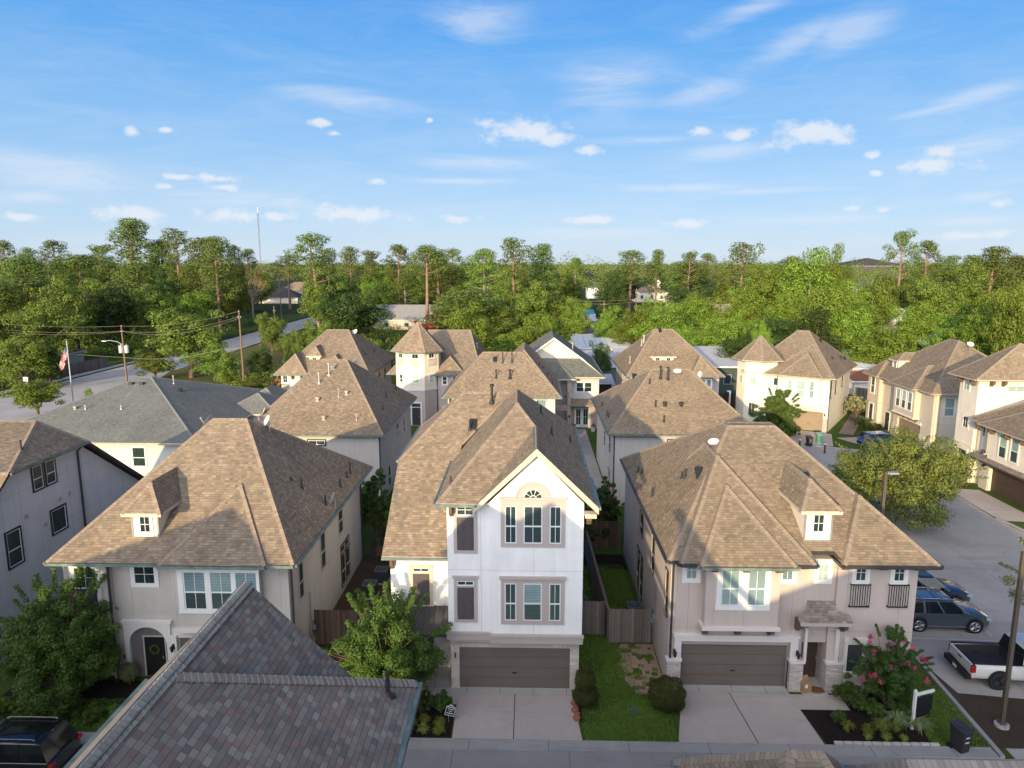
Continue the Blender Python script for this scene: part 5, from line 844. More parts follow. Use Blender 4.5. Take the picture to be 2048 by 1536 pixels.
sheet('mulch_bed', GR['mulch'], [(12.0, 25.92), (16.1, 25.92), (16.6, 28.0), (16.9, 29.5), (14.0, 29.5), (13.9, 28.2), (11.75, 28.2)], .014); sheet('mulch_bed', GR['mulch'], [(-5.6, 25.92), (-3.15, 25.92), (-3.2, 28.1), (-5.2, 28.1)], .014); sheet('mulch_bed', GR['mulch'], [(2.0, 27.2), (2.6, 27.0), (3.1, 27.4), (3.1, 28.4), (2.3, 28.8), (2.0, 28.7)], .014); sheet('mulch_bed', GR['mulch'], [(-23.5, 27.8), (-16.5, 27.6), (-16.4, 29.6), (-23.5, 29.6)], .014); sheet('mulch_bed', GR['mulch'], [(2.9, 43.0), (6.2, 42.2), (6.2, 44.6), (2.9, 44.6)], .014)
sheet('bare_soil', GR['dirt'], [(4.75, 29.5), (4.95, 29.1), (5.3, 29.2), (5.5, 28.8), (5.85, 29.0), (6.25, 28.9), (6.25, 33.4), (4.7, 33.4), (4.35, 32.9), (4.6, 32.3), (4.3, 31.6), (4.55, 31.0), (4.25, 30.5), (4.6, 30.0)], .004); sheet('bare_soil', GR['bed'], rect(-10.8, -6.5, 29.6, 53), .004); sheet('bare_soil', GR['bed'], [(18.0, 25.9), (23.6, 25.9), (23.6, 29.0), (19.3, 29.6), (18.9, 33.5), (18.2, 34)], .006)
sheet('court', CO['lot'], [(-6, 52), (6.5, 52), (6.5, 79), (6.5, 80.5), (-11, 80.5), (-11, 70)], .002); sheet('path', STN['tile'], rect(0, 1, 0, 1), -.02) if False else None
o = sheet('path', STN['tile'], [(34.9, 79.0), (36.2, 78.2), (42.0, 88.5), (40.8, 89.4)], .02); sheet('driveway', CO['drive'], [(31.0, 80.6), (34.0, 78.7), (31.9, 73.2), (27.2, 74.6)], .01); sheet('driveway', CO['drive'], [(35.3, 51.6), (38.2, 51.2), (38.2, 58.9), (35.6, 59.5)], .01); sheet('driveway', CO['drive'], [(35.3, 73), (40.4, 73), (40.4, 77.8), (33.8, 77)], .012)
sheet('mulch_bed', GR['bed'], [(36.2, 59.8), (38.3, 59.8), (38.3, 66), (36.2, 67)], .01)
# distant road on the left
sheet('road', CO['far'], [(-62, 84), (-45, 84), (-45, 102), (-58, 104), (-63.5, 122), (-64.5, 150), (-67.5, 260), (-77.5, 260), (-75, 150), (-75.8, 104), (-78, 84), (-80, 60), (-62, 60)], 0.0)
sheet('grass_verge', GR['dry'], [(-58, 103), (-46, 103), (-44, 120), (-50, 175), (-64.2, 175), (-63.6, 122)], .005); sheet('pavement', CO['walk'], [(-81, 60), (-78.6, 60), (-78.6, 84), (-76.6, 112), (-75.8, 150), (-77, 150), (-78.3, 112), (-80.6, 84)], .03, thick=.1); sheet('lawn', GR['lawn'], [(-130, 110), (-79.2, 110), (-77, 150), (-79, 260), (-130, 260)], .003)
sheet('lawn', GR['dry'], [(-46, 102), (-14, 102), (-14, 122), (-46, 135)], .002)
sheet('court', CO['far'], [(9, 98), (45, 98), (60, 190), (-2, 190), (-2, 150)], .004)
# lawn blades near the driveways (grass no one could count)
def blades(name, regions, n, seed, hmin=.035, hmax=.09, mat=None):
    rs = np.random.RandomState(seed); V = []; 
    for (x0, x1, y0, y1, fr) in regions:
        k = int(n * fr); x = rs.uniform(x0, x1, k); y = rs.uniform(y0, y1, k); a = rs.uniform(0, 6.283, k); h = rs.uniform(hmin, hmax, k); w = .012 + .01 * rs.rand(k); lx, ly = rs.uniform(-.04, .04, (2, k))
        P = np.stack([np.stack([x - w * np.cos(a), y - w * np.sin(a), 0 * x], 1), np.stack([x + w * np.cos(a), y + w * np.sin(a), 0 * x], 1), np.stack([x + lx, y + ly, h], 1)], 1); V.append(P)
    V = np.concatenate(V).reshape(-1, 3); me = bpy.data.meshes.new(name); nf = len(V) // 3
    me.vertices.add(len(V)); me.vertices.foreach_set('co', V.astype(np.float32).ravel()); me.loops.add(len(V)); me.loops.foreach_set('vertex_index', np.arange(len(V), dtype=np.int32)); me.polygons.add(nf); me.polygons.foreach_set('loop_start', np.arange(0, len(V), 3, dtype=np.int32)); me.polygons.foreach_set('loop_total', np.full(nf, 3, dtype=np.int32)); me.update(calc_edges=True)
    me.materials.append(mat or LF['grassblade']); o = bpy.data.objects.new(name, me); COL.objects.link(o); tag(o, None, None, None, 'stuff'); return o
LF['grassblade'] = leafm('grass_blade', (.055,.10,.018), (.09,.14,.025), (.075,.11,.025), .2)
o = blades('grass', [(2.3, 6.1, 25.9, 28.7, .24), (2.3, 4.5, 28.7, 34, .15), (4.3, 5.0, 29, 33, .016), (3.0, 6.0, 34, 43, .2), (16.3, 18.6, 25.9, 29.6, .16), (17.1, 18.9, 29, 33.5, .1), (-24, -17, 26.2, 28.2, .2)], 60000, 3); tag(o, 'mown green grass between and in front of the houses', 'grass')
rr_ = random.Random(2); W_ = []
for i in range(60):
    x, y = rr_.uniform(4.3, 6.1), rr_.uniform(28.6, 33.2); q = rr_.uniform(.06, .2); W_.append((x - q, x + q, y - q, y + q, rr_.uniform(.0005, .003)))
o = blades('weeds', W_, 60000, 9, .04, .12); tag(o, 'weeds scattered over the bare soil beside the rosy beige house', 'weeds')
sheet('lawn', GR['lawn'], [(36.4, 44), (45, 44), (45, 51), (38.3, 51), (35.3, 51.4), (35.3, 50.5)], .006)
# ================================================================= FENCES
def fence(label, a, b, h, mat='grey', posts=2.4, rails=True, cat='fence', side=1, gap=0):
    a, b = Vector((*a, 0)), Vector((*b, 0)); d = b - a; L = d.length; d.normalize(); n = (d.y, -d.x); c = (a + b) / 2; OFF[0] = c.copy(); root = thing('wooden_fence', label, cat, tuple(c)); m = MB(); rs = random.Random(int(L * 77) + int(a.x * 13))
    k = int(L / .145)
    for i in range(k):
        hh = h + rs.uniform(-.015, .02); m.obox(a, (n[0], n[1]), 0, 0, 0, 0, 0, 0) if False else None
        p = a + d * (i * .145); q = p + d * .138; N = Vector((n[0], n[1], 0)) * .018; o_ = rs.uniform(-.004, .004)
        P = [p + N * (1 + o_), q + N * (1 + o_), q - N, p - N]; m.prism([tuple(v)[:2] for v in P][::-1] if (q - p).cross(N).z > 0 and False else [tuple(v)[:2] for v in (p - N, q - N, q + N, p + N)] if (q - p).cross(N).z > 0 else [tuple(v)[:2] for v in (p + N, q + N, q - N, p - N)], .03, hh)
    m.build('boards', WD[mat], root)
    if rails:
        m = MB(); N = Vector((n[0], n[1], 0)) * side
        for z in (.35, h * .55, h - .25):
            p, q = a + N * .02, b + N * .02; w = N * .045; P = [p, q, q + w, p + w]
            if (q - p).cross(w).z < 0: P.reverse()
            m.prism([tuple(v)[:2] for v in P], z, z + .09)
        m.build('rail', WD[mat], root)
        for i in range(int(L / posts) + 1):
            p = a + d * min(i * posts, L - .1) + N * .07; mm = MB(); mm.box(p.x - .05, p.x + .05, p.y - .05, p.y + .05, 0, h + .02); mm.build('post', WD[mat], root)
        m = MB(); P = [a - N * .05, b - N * .05, b + N * .09, a + N * .09]
        if (b - a).cross(N).z < 0: P.reverse()
        m.prism([tuple(v)[:2] for v in P], h + .025, h + .06); m.build('fence_cap', WD[mat], root)
    OFF[0] = Vector((0, 0, 0)); return root
fence('weathered grey gate-height fence piece touching the right wall of the tall white house', (2.35, 34.3), (4.0, 34.3), 1.85, 'grey', side=-1, rails=False)
fence('weathered grey fence piece beside the left wall of the rosy beige house', (4.05, 33.5), (6.25, 33.5), 1.85, 'grey', rails=False)
fence('long weathered fence running back between the white and rosy beige houses', (4.0, 33.6), (3.7, 44.6), 1.8, 'grey', side=1)
fence('brown fence with horizontal rails closing the back of the narrow side lawn', (2.9, 45.6), (6.2, 45.6), 1.85, 'brown', side=1, posts=1.6)
fence('dark brown fence between the grey house and the white house', (-10.8, 33.0), (-8.5, 33.0), 1.85, 'brown', rails=False)
fence('weathered grey fence along the far pavement on the left', (-79.6, 108), (-77.8, 128), 1.9, 'grey', rails=False)
fence('dark brown fence behind the blue-grey roofed bungalow', (-40, 99), (-36, 87), 1.8, 'brown', rails=False); fence('brown fence beside the cream-fronted house', (-36.5, 92), (-31.5, 96), 1.8, 'brown', rails=False)
fence('tan fence at the end of the paver path by the sunlit cream house', (41.5, 92), (47.5, 88.5), 1.9, 'tan', rails=False); fence('tall grey fence behind the gap between the cream and beige houses', (44.5, 97), (50, 92), 2.2, 'grey', rails=False)
fence('sunlit tan fence beyond the roofs right of centre', (10.0, 112), (15.5, 121), 2.0, 'tan', rails=False); fence('dark fence between the double-dormer house and the cream turret house', (22.9, 92), (27, 92), 2.2, 'brown', rails=False)
# ================================================================= YARD THINGS
def place_off(x, y, z=0): OFF[0] = Vector((x, y, z))
def acunit(x, y, label, s=1., grp='air conditioning units beside the houses'):
    place_off(x, y); t = thing('air_conditioner', label, 'air conditioner', (x, y, 0), 0, grp); m = MB(); w = .38 * s
    m.box(x - w, x + w, y - w, y + w, .06, .78)
    for i in range(9): z = .12 + i * .072; m.box(x - w - .008, x + w + .008, y - w - .008, y + w + .008, z, z + .03)
    m.build('cabinet', ACD, t); m = MB(); m.box(x - w - .02, x + w + .02, y - w - .02, y - w + .06, .78, .84); m.box(x - w - .02, x + w + .02, y + w - .06, y + w + .02, .78, .84); m.box(x - w - .02, x - w + .06, y - w + .06, y + w - .06, .78, .84); m.box(x + w - .06, x + w + .02, y - w + .06, y + w - .06, .78, .84)
    for k in range(4): a = k * math.pi / 2 + .785; m.lathe((x + (w - .06) * 1.25 * math.cos(a), y + (w - .06) * 1.25 * math.sin(a), .78), [(0, .055), (.09, .055), (.09, 0)], 8)
    m.build('top_frame', AC, t); m = MB()
    for q in range(1, 6): m.lathe((x, y, .80), [(.055 * q, 0), (.055 * q + .012, .012), (.055 * q + .02, 0)], 18)
    for k in range(8): a = k * math.pi / 4; m.tube([(x, y, .805), (x + .3 * math.cos(a), y + .3 * math.sin(a), .805)], .006, 4)
    m.build('fan_grille', AC, t); m = MB(); m.box(x - w - .08, x + w + .08, y - w - .08, y + w + .08, 0, .06); m.build('pad', CO['walk'], t); OFF[0] = Vector((0, 0, 0))
acunit(-9.2, 38.3, 'dark air conditioner nearer the street in the passage right of the grey stucco house'); acunit(-8.9, 40.2, 'dark air conditioner further back in the passage right of the grey stucco house'); acunit(5.7, 36.0, 'dark air conditioner at the left wall of the rosy beige house behind the fence'); acunit(2.85, 36.5, 'dark air conditioner against the right wall of the tall white house')
def bin_(x, y, rz, label, fallen=False):
    t = thing('wheeled_bin', label, 'wheeled bin', (x, y, 0), rz); OFF[0] = Vector((0, 0, 0)); m = MB(); a, b = .25, .31
    lo = [(-a * .78, -b * .8), (a * .78, -b * .8), (a * .78, b * .7), (-a * .78, b * .7)]; hi = [(-a, -b), (a, -b), (a, b), (-a, b)]
    for k in range(4): m.poly([(*lo[k], .06), (*lo[(k + 1) % 4], .06), (*hi[(k + 1) % 4], .98), (*hi[k], .98)])
    m.poly([(*p, .06) for p in reversed(lo)]); m.box(-a - .02, a + .02, -b - .02, b + .02, .94, 1.0); m.build('body', PIPE, t); m = MB(); m.extrude([(-a - .03, -b - .05, 1.005), (a + .03, -b - .05, 1.005), (a + .03, b + .05, 1.10), (-a - .03, b + .05, 1.10)], (0, 0, -.03)); m.box(-a * .6, a * .6, -b * .4, b * .6, 1.06, 1.11); m.build('lid', ACD, t)
    for s in (-1, 1): m = MB(); m.tube([(s * a * .85, b * .75, .13), (s * (a * .85 + .06), b * .75, .13)], .13, 12); m.build('wheel', TR['black'], t)
    m = MB(); m.tube([(-a * .8, b + .07, 1.02), (a * .8, b + .07, 1.02)], .02, 6); m.build('handle', TR['black'], t); m = MB(); m.box(-.1, .1, -b * .93 - .01, -b * .9, .5, .54); m.box(-.1, .1, -b * .97 - .012, -b * .9, .72, .75); m.build('sticker', TR['white'], t)
bin_(17.1, 25.75, .35, 'black wheeled bin on the kerb by the lawn at the bottom right'); bin_(29.4, 73.3, .1, 'black wheeled bin beside the green utility box near the sunlit cream house')
place_off(31.0, 74.6); t = thing('utility_box', 'pale green utility box on the grass verge near the sunlit cream house', 'utility box', (31.0, 74.6, 0)); m = MB(); m.box(30.7, 31.3, 74.3, 74.9, 0, 1.0); m.build('cabinet', flat('box_green', (.16,.34,.24), .5), t); m = MB(); m.extrude([(30.65, 74.2, 1.0), (31.35, 74.2, 1.0), (31.35, 74.95, 1.12), (30.65, 74.95, 1.12)], (0, 0, -.08)); m.build('lid', flat('box_green_light', (.22,.42,.31), .5), t)
# yard sign
place_off(-3.35, 26.95); t = thing('yard_sign', 'small black yard sign with white border, leaning beside the white house driveway', 'sign', (-3.35, 26.95, 0), 0)
OFF[0] = Vector((0, 0, 0)); m = MB(); sil = [(-.2, 0), (.2, 0), (.2, .3), (.15, .36), (.1, .36), (.06, .42), (-.06, .42), (-.1, .36), (-.15, .36), (-.2, .3)]; R_ = Matrix.Rotation(rad(14), 4, 'Y') @ Matrix.Rotation(rad(-25), 4, 'X')
def sg(pts, y): return [R_ @ Vector((a * 1.05, y, b * 1.05 + .1)) + Vector((0, 0, .2)) for a, b in pts]
m.extrude(sg(sil, -.0), R_ @ Vector((0, .015, 0))); m.build('board', TR['black'], t); m = MB(); k = len(sil)
for i in range(k):
    a, b = Vector(sil[i]), Vector(sil[(i + 1) % k]); c = Vector((0, .19)); m.poly(sg([a * .97 + c * .03, b * .97 + c * .03, b * .88 + c * .12, a * .88 + c * .12], -.004))
m.build('border', TR['white'], t); m = MB(); m.box(-.015, .015, .01, .03, 0, .4); m.build('stake', METAL, t)
def text(s, size, mat, parent, M_, name='lettering', al='CENTER'):
    cu = bpy.data.curves.new(name, 'FONT'); cu.body = s; cu.size = size; cu.align_x = al; cu.align_y = 'CENTER'; cu.extrude = .002; cu.materials.append(mat); tmp = bpy.data.objects.new('tmp', cu); COL.objects.link(tmp)
    dg = bpy.context.evaluated_depsgraph_get(); me = bpy.data.meshes.new_from_object(tmp.evaluated_get(dg)); COL.objects.unlink(tmp); bpy.data.objects.remove(tmp)
    o = bpy.data.objects.new(name, me); COL.objects.link(o); o.parent = parent; o.matrix_local = M_; return o
for i, (s_, q) in enumerate(()):
    text(s_, q, TR['white'], t, Matrix.Translation((0, 0, .2)) @ R_ @ Matrix.Translation((0, -.006, .36 - i * .075)) @ Matrix.Rotation(rad(90), 4, 'X'))
m = MB(); rs = random.Random(4)
for i, (wd, hh) in enumerate(((.30, .032), (.22, .026), (.11, .024), (.27, .030))):
    u = -wd / 2
    while u < wd / 2: w_ = rs.uniform(.012, .022); m.poly(sg([(u, .315 - i * .072 - hh / 2), (u + w_, .315 - i * .072 - hh / 2), (u + w_, .315 - i * .072 + hh / 2 - rs.choice((0, .008))), (u, .315 - i * .072 + hh / 2)], -.005)); u += w_ + .008
m.poly(sg([(-.02, .365), (0, .345), (.02, .365), (.012, .395), (-.012, .395)], -.005)); m.build('lettering', TR['white'], t)
# post sign in the lawn
place_off(15.9, 27.0); t = thing('sign_post', 'white sign post with a dark hanging board on the lawn by the pink shrub', 'sign', (15.9, 27.0, 0), rad(20)); OFF[0] = Vector((0, 0, 0))
m = MB(); m.box(-.05, .05, -.05, .05, 0, 1.75); m.lathe((0, 0, 1.75), [(.07, 0), (.03, .06), (0, .07)], 8); m.build('post', TR['white'], t); m = MB(); m.box(.05, 1.0, -.04, .04, 1.52, 1.62); m.build('arm', TR['white'], t); m = MB(); m.box(.12, .95, -.02, .02, .75, 1.4); m.box(.2, .87, -.015, .015, .5, .72); m.build('board', TR['black'], t); m = MB(); m.box(.2, .22, -.01, .01, 1.4, 1.52); m.box(.85, .87, -.01, .01, 1.4, 1.52); m.build('chain', METAL, t)
t = thing('parcel', 'brown cardboard parcel on the porch in front of the dark door', 'parcel', (12.45, 29.45, .08), .2); m = MB(); m.box(-.2, .2, -.15, .15, 0, .5); m.poly([(-.2, .15, .5), (.2, .15, .5), (.22, .25, .64), (-.18, .25, .64)]); m.build('box', flat('cardboard', (.36,.22,.11), .8), t); m = MB(); m.box(-.12, .0, -.155, -.15, .25, .42); m.build('shipping_label', TR['white'], t)
o = MB(); o.prism([(12.98 + .38 * math.cos(a), 29.55 + .26 * math.sin(a)) for a in [k * math.pi / 10 for k in range(20)]], .085, .105); o = o.build('doormat', flat('mat_rust', (.22,.08,.04), .95)); tag(o, 'oval rust-brown doormat on the porch beside the parcel', 'doormat')
m = MB(); m.prism([(4.55 + .28 * math.cos(k * math.pi / 8), 28.0 + .28 * math.sin(k * math.pi / 8)) for k in range(16)], 0, .02); o = m.build('manhole_cover', flat('cover_blue', (.05,.07,.11), .5)); tag(o, 'round dark blue utility cover in the side lawn', 'utility cover')
for i, (x, y, s_) in enumerate(((2.03, 28.35, .17), (2.08, 28.1, .15), (2.02, 27.85, .16), (2.1, 27.6, .14), (2.06, 27.3, .2))):
    m = MB(); rs = random.Random(i); m.lathe((x, y, 0), [(s_ * rs.uniform(.8, 1.1), 0), (s_ * rs.uniform(.8, 1), s_ * .7), (0, s_ * rs.uniform(.9, 1.2))], 6); o = m.build('edging_rock', flat('rock_red%d' % 0, (.30,.12,.075), .9) if i == 0 else bpy.data.materials['rock_red0']); tag(o, 'reddish-brown rock in the short row edging the conical shrub bed', 'rock', 'reddish rocks edging the conical shrub bed')
stm = flat('edging_stone', (.58,.53,.46), .9)
for i in range(11):
    x = 12.3 + i * .38; m = MB(); m.box(x, x + .34, 25.93, 26.06, 0, .1); o = m.build('edging_stone', stm); tag(o, 'pale block in the row edging the black mulch bed along the kerb', 'edging stone', 'pale stones edging the mulch bed')
# ================================================================= STREET FURNITURE
def streetlamp(x, y, h, rz, label, mat=BRONZE, r=.09):
    t = thing('street_lamp', label, 'street lamp', (x, y, 0), rz); m = MB(); m.lathe((0, 0, 0), [(.28, 0), (.28, .12), (0, .12)], 20); m.build('footing', CO['walk'], t); m = MB(); m.box(-r - .05, r + .05, -r - .05, r + .05, .12, .25); m.box(-r, r, -r, r, .25, h); m.build('pole', mat, t)
    m = MB(); m.box(.0, .22, -.04, .04, h - .12, h - .05); m.box(.18, .75, -.17, .17, h - .13, h - .03); m.build('lamp_head', GALV, t); m = MB(); m.box(.25, .7, -.12, .12, h - .145, h - .13); m.build('lens', LED, t)
streetlamp(19.75, 27.3, 7.7, 0, 'tall bronze street lamp nearest the camera, right edge by the pickup', r=.075); streetlamp(22.75, 44.3, 5.9, 0, 'bronze street lamp behind the rosy beige roof in front of the car park tree'); streetlamp(26.9, 79.6, 4.2, 0, 'thin street lamp between the dark fence and the cream turret house', GALV, .07); streetlamp(22.2, 78.0, 5.0, 1.6, 'grey street lamp right of the double-dormer house', GALV, .07)
def upole(x, y, h, label, xf=False, arm=False, rz=0, lamp=True):
    t = thing('utility_pole', label, 'utility pole', (x, y, 0), rz); m = MB(); m.tube([(0, 0, 0), (-.05, 0, h * .5), (-.1, 0, h)], [.17, .14, .10], 10); m.build('pole', WOODP, t)
    if arm: m = MB(); m.box(-1.1, .9, -.06, .06, h - .9, h - .78); m.build('crossarm', WOODP, t)
    for k, (dx, dz) in enumerate(((-.1, .12), (-.25, -.7), (.1, -.7))): m = MB(); m.lathe((dx, 0, h + dz - .1), [(.03, 0), (.06, .05), (.03, .1), (.06, .15), (0, .2)], 8); m.build('insulator', PLASW, t)
    if xf:
        for s in (-1, 1): m = MB(); m.lathe((s * .45, -.05, h - 4.1), [(0, 0), (.3, 0), (.33, .1), (.33, 1.05), (.3, 1.15), (.1, 1.2), (0, 1.25)], 14); m.lathe((s * .45, -.05, h - 2.9), [(.05, 0), (.03, .2), (0, .25)], 6); m.build('transformer', flat('transformer_grey', (.50,.50,.50), .4) if s < 0 else bpy.data.materials['transformer_grey'], t)
    if lamp:
        m = MB(); m.tube([(-.05, 0, h - 2.9), (-.9, -.1, h - 2.35), (-1.9, -.2, h - 2.15), (-2.6, -.25, h - 2.2)], .05, 6); m.box(-3.2, -2.5, -.4, -.1, h - 2.3, h - 2.17); m.build('lamp_arm', GALV, t)
    return t
upole(-63.4, 108.7, 9.2, 'leaning wooden utility pole carrying two white transformers, left by the road', True); upole(-40.7, 98.8, 12.2, 'wooden utility pole without transformers behind the blue-grey roof', False, False, 0, False); upole(-55.0, 152.0, 9.5, 'brown pole with a long curved lamp arm beside the far road', False, False, 0, True)
upole(18.5, 178, 9.5, 'distant bare utility pole left of the bright clipped trees, centre', False, True, 0, False); upole(26.0, 175, 12.5, 'distant leaning utility pole with a pale transformer, centre right', False, False, 0, False); upole(61, 215, 15.5, 'distant utility pole with crossarm above the white yard roofs', False, True, 0, False); upole(-92.5, 215, 13.5, 'distant pale utility pole with crossarm between trees on the left', False, True, 0, True); upole(-81, 230, 16, 'distant dark utility pole near the hipped far houses', False, True, 0, False)
def wire(pts, sag, label, r=.015, n=24):
    m = MB(); P = []
    for (a, b), s in zip(zip(pts, pts[1:]), sag):
        a, b = Vector(a), Vector(b)
        for i in range(n + (1 if b == Vector(pts[-1]) else 0)): t = i / n; P.append(a.lerp(b, t) - Vector((0, 0, 4 * s * t * (1 - t))))
    m.tube(P, r, 4, False); o = m.build('power_line', CABLE); tag(o, label, 'power line'); return o
CABLE = flat('cable', (.30,.27,.2), .5)
A0, A1 = (-63.5, 108.7, 9.3), (-40.8, 98.8, 12.3); L0 = (-98, 113, 10.9)
wire([L0, A0, A1, (-10, 60, 14)][:3], [.9, .7], 'topmost power line strung between the two wooden poles on the left'); wire([(-98, 113, 10.0), (-63.6, 108.7, 8.5), (-41.0, 98.8, 11.5)], [1.0, .9], 'second power line, just below the topmost, between the left poles'); wire([(-98, 113.4, 9.9), (-63.3, 108.5, 8.45), (-40.6, 98.6, 11.4)], [1.3, 1.2], 'third power line, sagging beside the second, between the left poles'); wire([(-98, 112, 7.4), (-63.4, 108.5, 4.4), (-40.7, 98.6, 7.8)], [.5, 1.0], 'lowest sagging cable crossing behind the flag', .02)
for k in range(3): wire([(-150, 180, 13 - k * .6), (-92.5, 215, 13.4 - k * .9), (-81, 230, 15.8 - k)], [1.2, .6], ['upper', 'middle', 'lower'][k] + ' distant power line in front of the trees on the far left', .03)
for k in range(2): wire([(-15, 190, 12.5 - k * .7), (18.5, 178, 9.5 - k * .7), (61, 215, 15.4 - k)], [1.0, 1.6], ['upper', 'lower'][k] + ' distant power line across the woods right of centre', .03)
t = thing('flagpole', 'tall silver flagpole leaning slightly beside the road on the left', 'flagpole', (-58.6, 88, 0)); m = MB(); m.tube([(0, 0, 0), (0, 0, 9.3)], [.11, .06], 10); m.build('pole', GALV, t); m = MB(); m.lathe((0, 0, 9.3), [(0, 0), (.1, .08), (.1, .14), (0, .22)], 10); m.build('finial', flat('brass', (.55,.38,.10), .3, .5, .8), t)
def flag():
    k = NB('flag_cloth'); uv = k.sep(k.uv()); st = k.math('LESS_THAN', k.math('FRACT', k.math('MULTIPLY', uv[1], 6.5)), .5); col = k.mix(st, (.75, .72, .68), (.55, .05, .06)); can = k.math('MULTIPLY', k.math('LESS_THAN', uv[0], .4), k.math('GREATER_THAN', uv[1], .4615))
    sx = k.math('SUBTRACT', k.math('FRACT', k.math('MULTIPLY', uv[0], 15)), .5); sy = k.math('SUBTRACT', k.math('FRACT', k.math('MULTIPLY', uv[1], 9 / .54)), .5); star = k.math('LESS_THAN', k.math('ADD', k.math('MULTIPLY', sx, sx), k.math('MULTIPLY', sy, sy)), .07); cc = k.mix(star, (.03, .05, .20), (.75, .75, .75)); mat = k.fin(k.mix(can, col, cc), .8, .2)
    m = MB(); nx, ny = 16, 10
    def P(i, j):
        u, v = i / nx, j / ny; x = -.12 - u * (.75 + .25 * math.sin(v * 3)); return (x, .22 * math.sin(u * 11 + v * 2) * u + .1 * math.sin(u * 23), 8.9 - (1 - v) * 1.5 - u * 1.9 - .1 * math.sin(u * 9))
    for i in range(nx):
        for j in range(ny): m.poly([P(i, j), P(i + 1, j), P(i + 1, j + 1), P(i, j + 1)], [(i / nx, j / ny), ((i + 1) / nx, j / ny), ((i + 1) / nx, (j + 1) / ny), (i / nx, (j + 1) / ny)])
    m.smooth = True; v0 = [Vector(p) for p in m.v]; o = m.build('flag', mat); o.location = (-58.6, 88, 0); tag(o, 'striped red, white and blue flag hanging limp from the flagpole', 'flag')
flag()
t = thing('road_sign', 'small white road sign on a post at the far pavement', 'sign', (-72.5, 99, 0)); m = MB(); m.tube([(0, 0, 0), (0, 0, 2.6)], .04, 6); m.build('post', GALV, t); m = MB(); m.box(-.35, .35, -.06, -.03, 2.1, 2.8); m.build('panel', PLASW, t)
t = thing('radio_mast', 'thin lattice radio mast rising above the distant trees', 'radio mast', (-151, 400, 0)); m = MB()
for k in range(3): a = k * 2.094; m.tube([(.45 * math.cos(a), .45 * math.sin(a), 0), (.3 * math.cos(a), .3 * math.sin(a), 46)], .06, 4)
for i in range(46): 
    a = (i % 3) * 2.094; b = a + 2.094; m.tube([(.48 * math.cos(a), .48 * math.sin(a), i), (.48 * math.cos(b), .48 * math.sin(b), i + 1)], .05, 3)
m.build('lattice', flat('mast_steel', (.22,.16,.16), .6), t); m = MB(); m.tube([(0, 0, 46), (0, 0, 49)], .06, 5); m.build('antenna', GALV, t)
t = thing('path_lights', None, None) if False else None
for i, (x, y) in enumerate(((28.0, 72.2), (29.9, 70.5))):
    t = thing('bollard', ['dark bollard with a pale top left of the bin by the cul-de-sac', 'dark bollard with a pale top nearest the rosy beige roof'][i], 'bollard', (x, y, 0)); m = MB(); m.tube([(0, 0, 0), (0, 0, .9)], .09, 10); m.build('post', PIPE, t); m = MB(); m.lathe((0, 0, .9), [(.1, 0), (.12, .05), (.04, .14), (0, .15)], 10); m.build('cap', LED, t)
for i, (x, y) in enumerate(((5.05, 79.6), (7.25, 79.3))):
    t = thing('flower_pot', ['white pot of dark flowers left of the french doors', 'white pot of dark flowers right of the french doors'][i], 'flower pot', (x, y, 0)); m = MB(); m.lathe((0, 0, 0), [(0, 0), (.2, 0), (.28, .5), (.24, .5), (0, .44)], 12); m.build('pot', PLASW, t); m = MB()
    rs = random.Random(i)
    for k in range(30): a, b = rs.uniform(0, 6.28), rs.uniform(0, 1.4); p = Vector((.3 * math.cos(a) * math.cos(b), .3 * math.sin(a) * math.cos(b), .55 + .25 * math.sin(b))); m.lathe(p, [(0, -.05), (.07, 0), (0, .05)], 5)
    m.build('flowers', flat('dark_flowers', (.07,.02,.03), .8) if i == 0 else bpy.data.materials['dark_flowers'], t)
# pergola over the back court
t = thing('garden_bench', 'black patio furniture set in the dark passage behind the white house roof', 'bench', (-9.0, 43.2, 0)); m = MB(); m.box(-.9, .9, -.25, .25, .42, .47); m.build('seat', TR['timber'], t); m = MB(); m.box(-.9, .9, .22, .27, .47, .9); m.build('backrest', TR['timber'], t)
for sx in (-.8, .8):
    for sy in (-.2, .2): m = MB(); m.box(sx - .03, sx + .03, sy - .03, sy + .03, 0, .42); m.build('leg', TR['timber'], t)
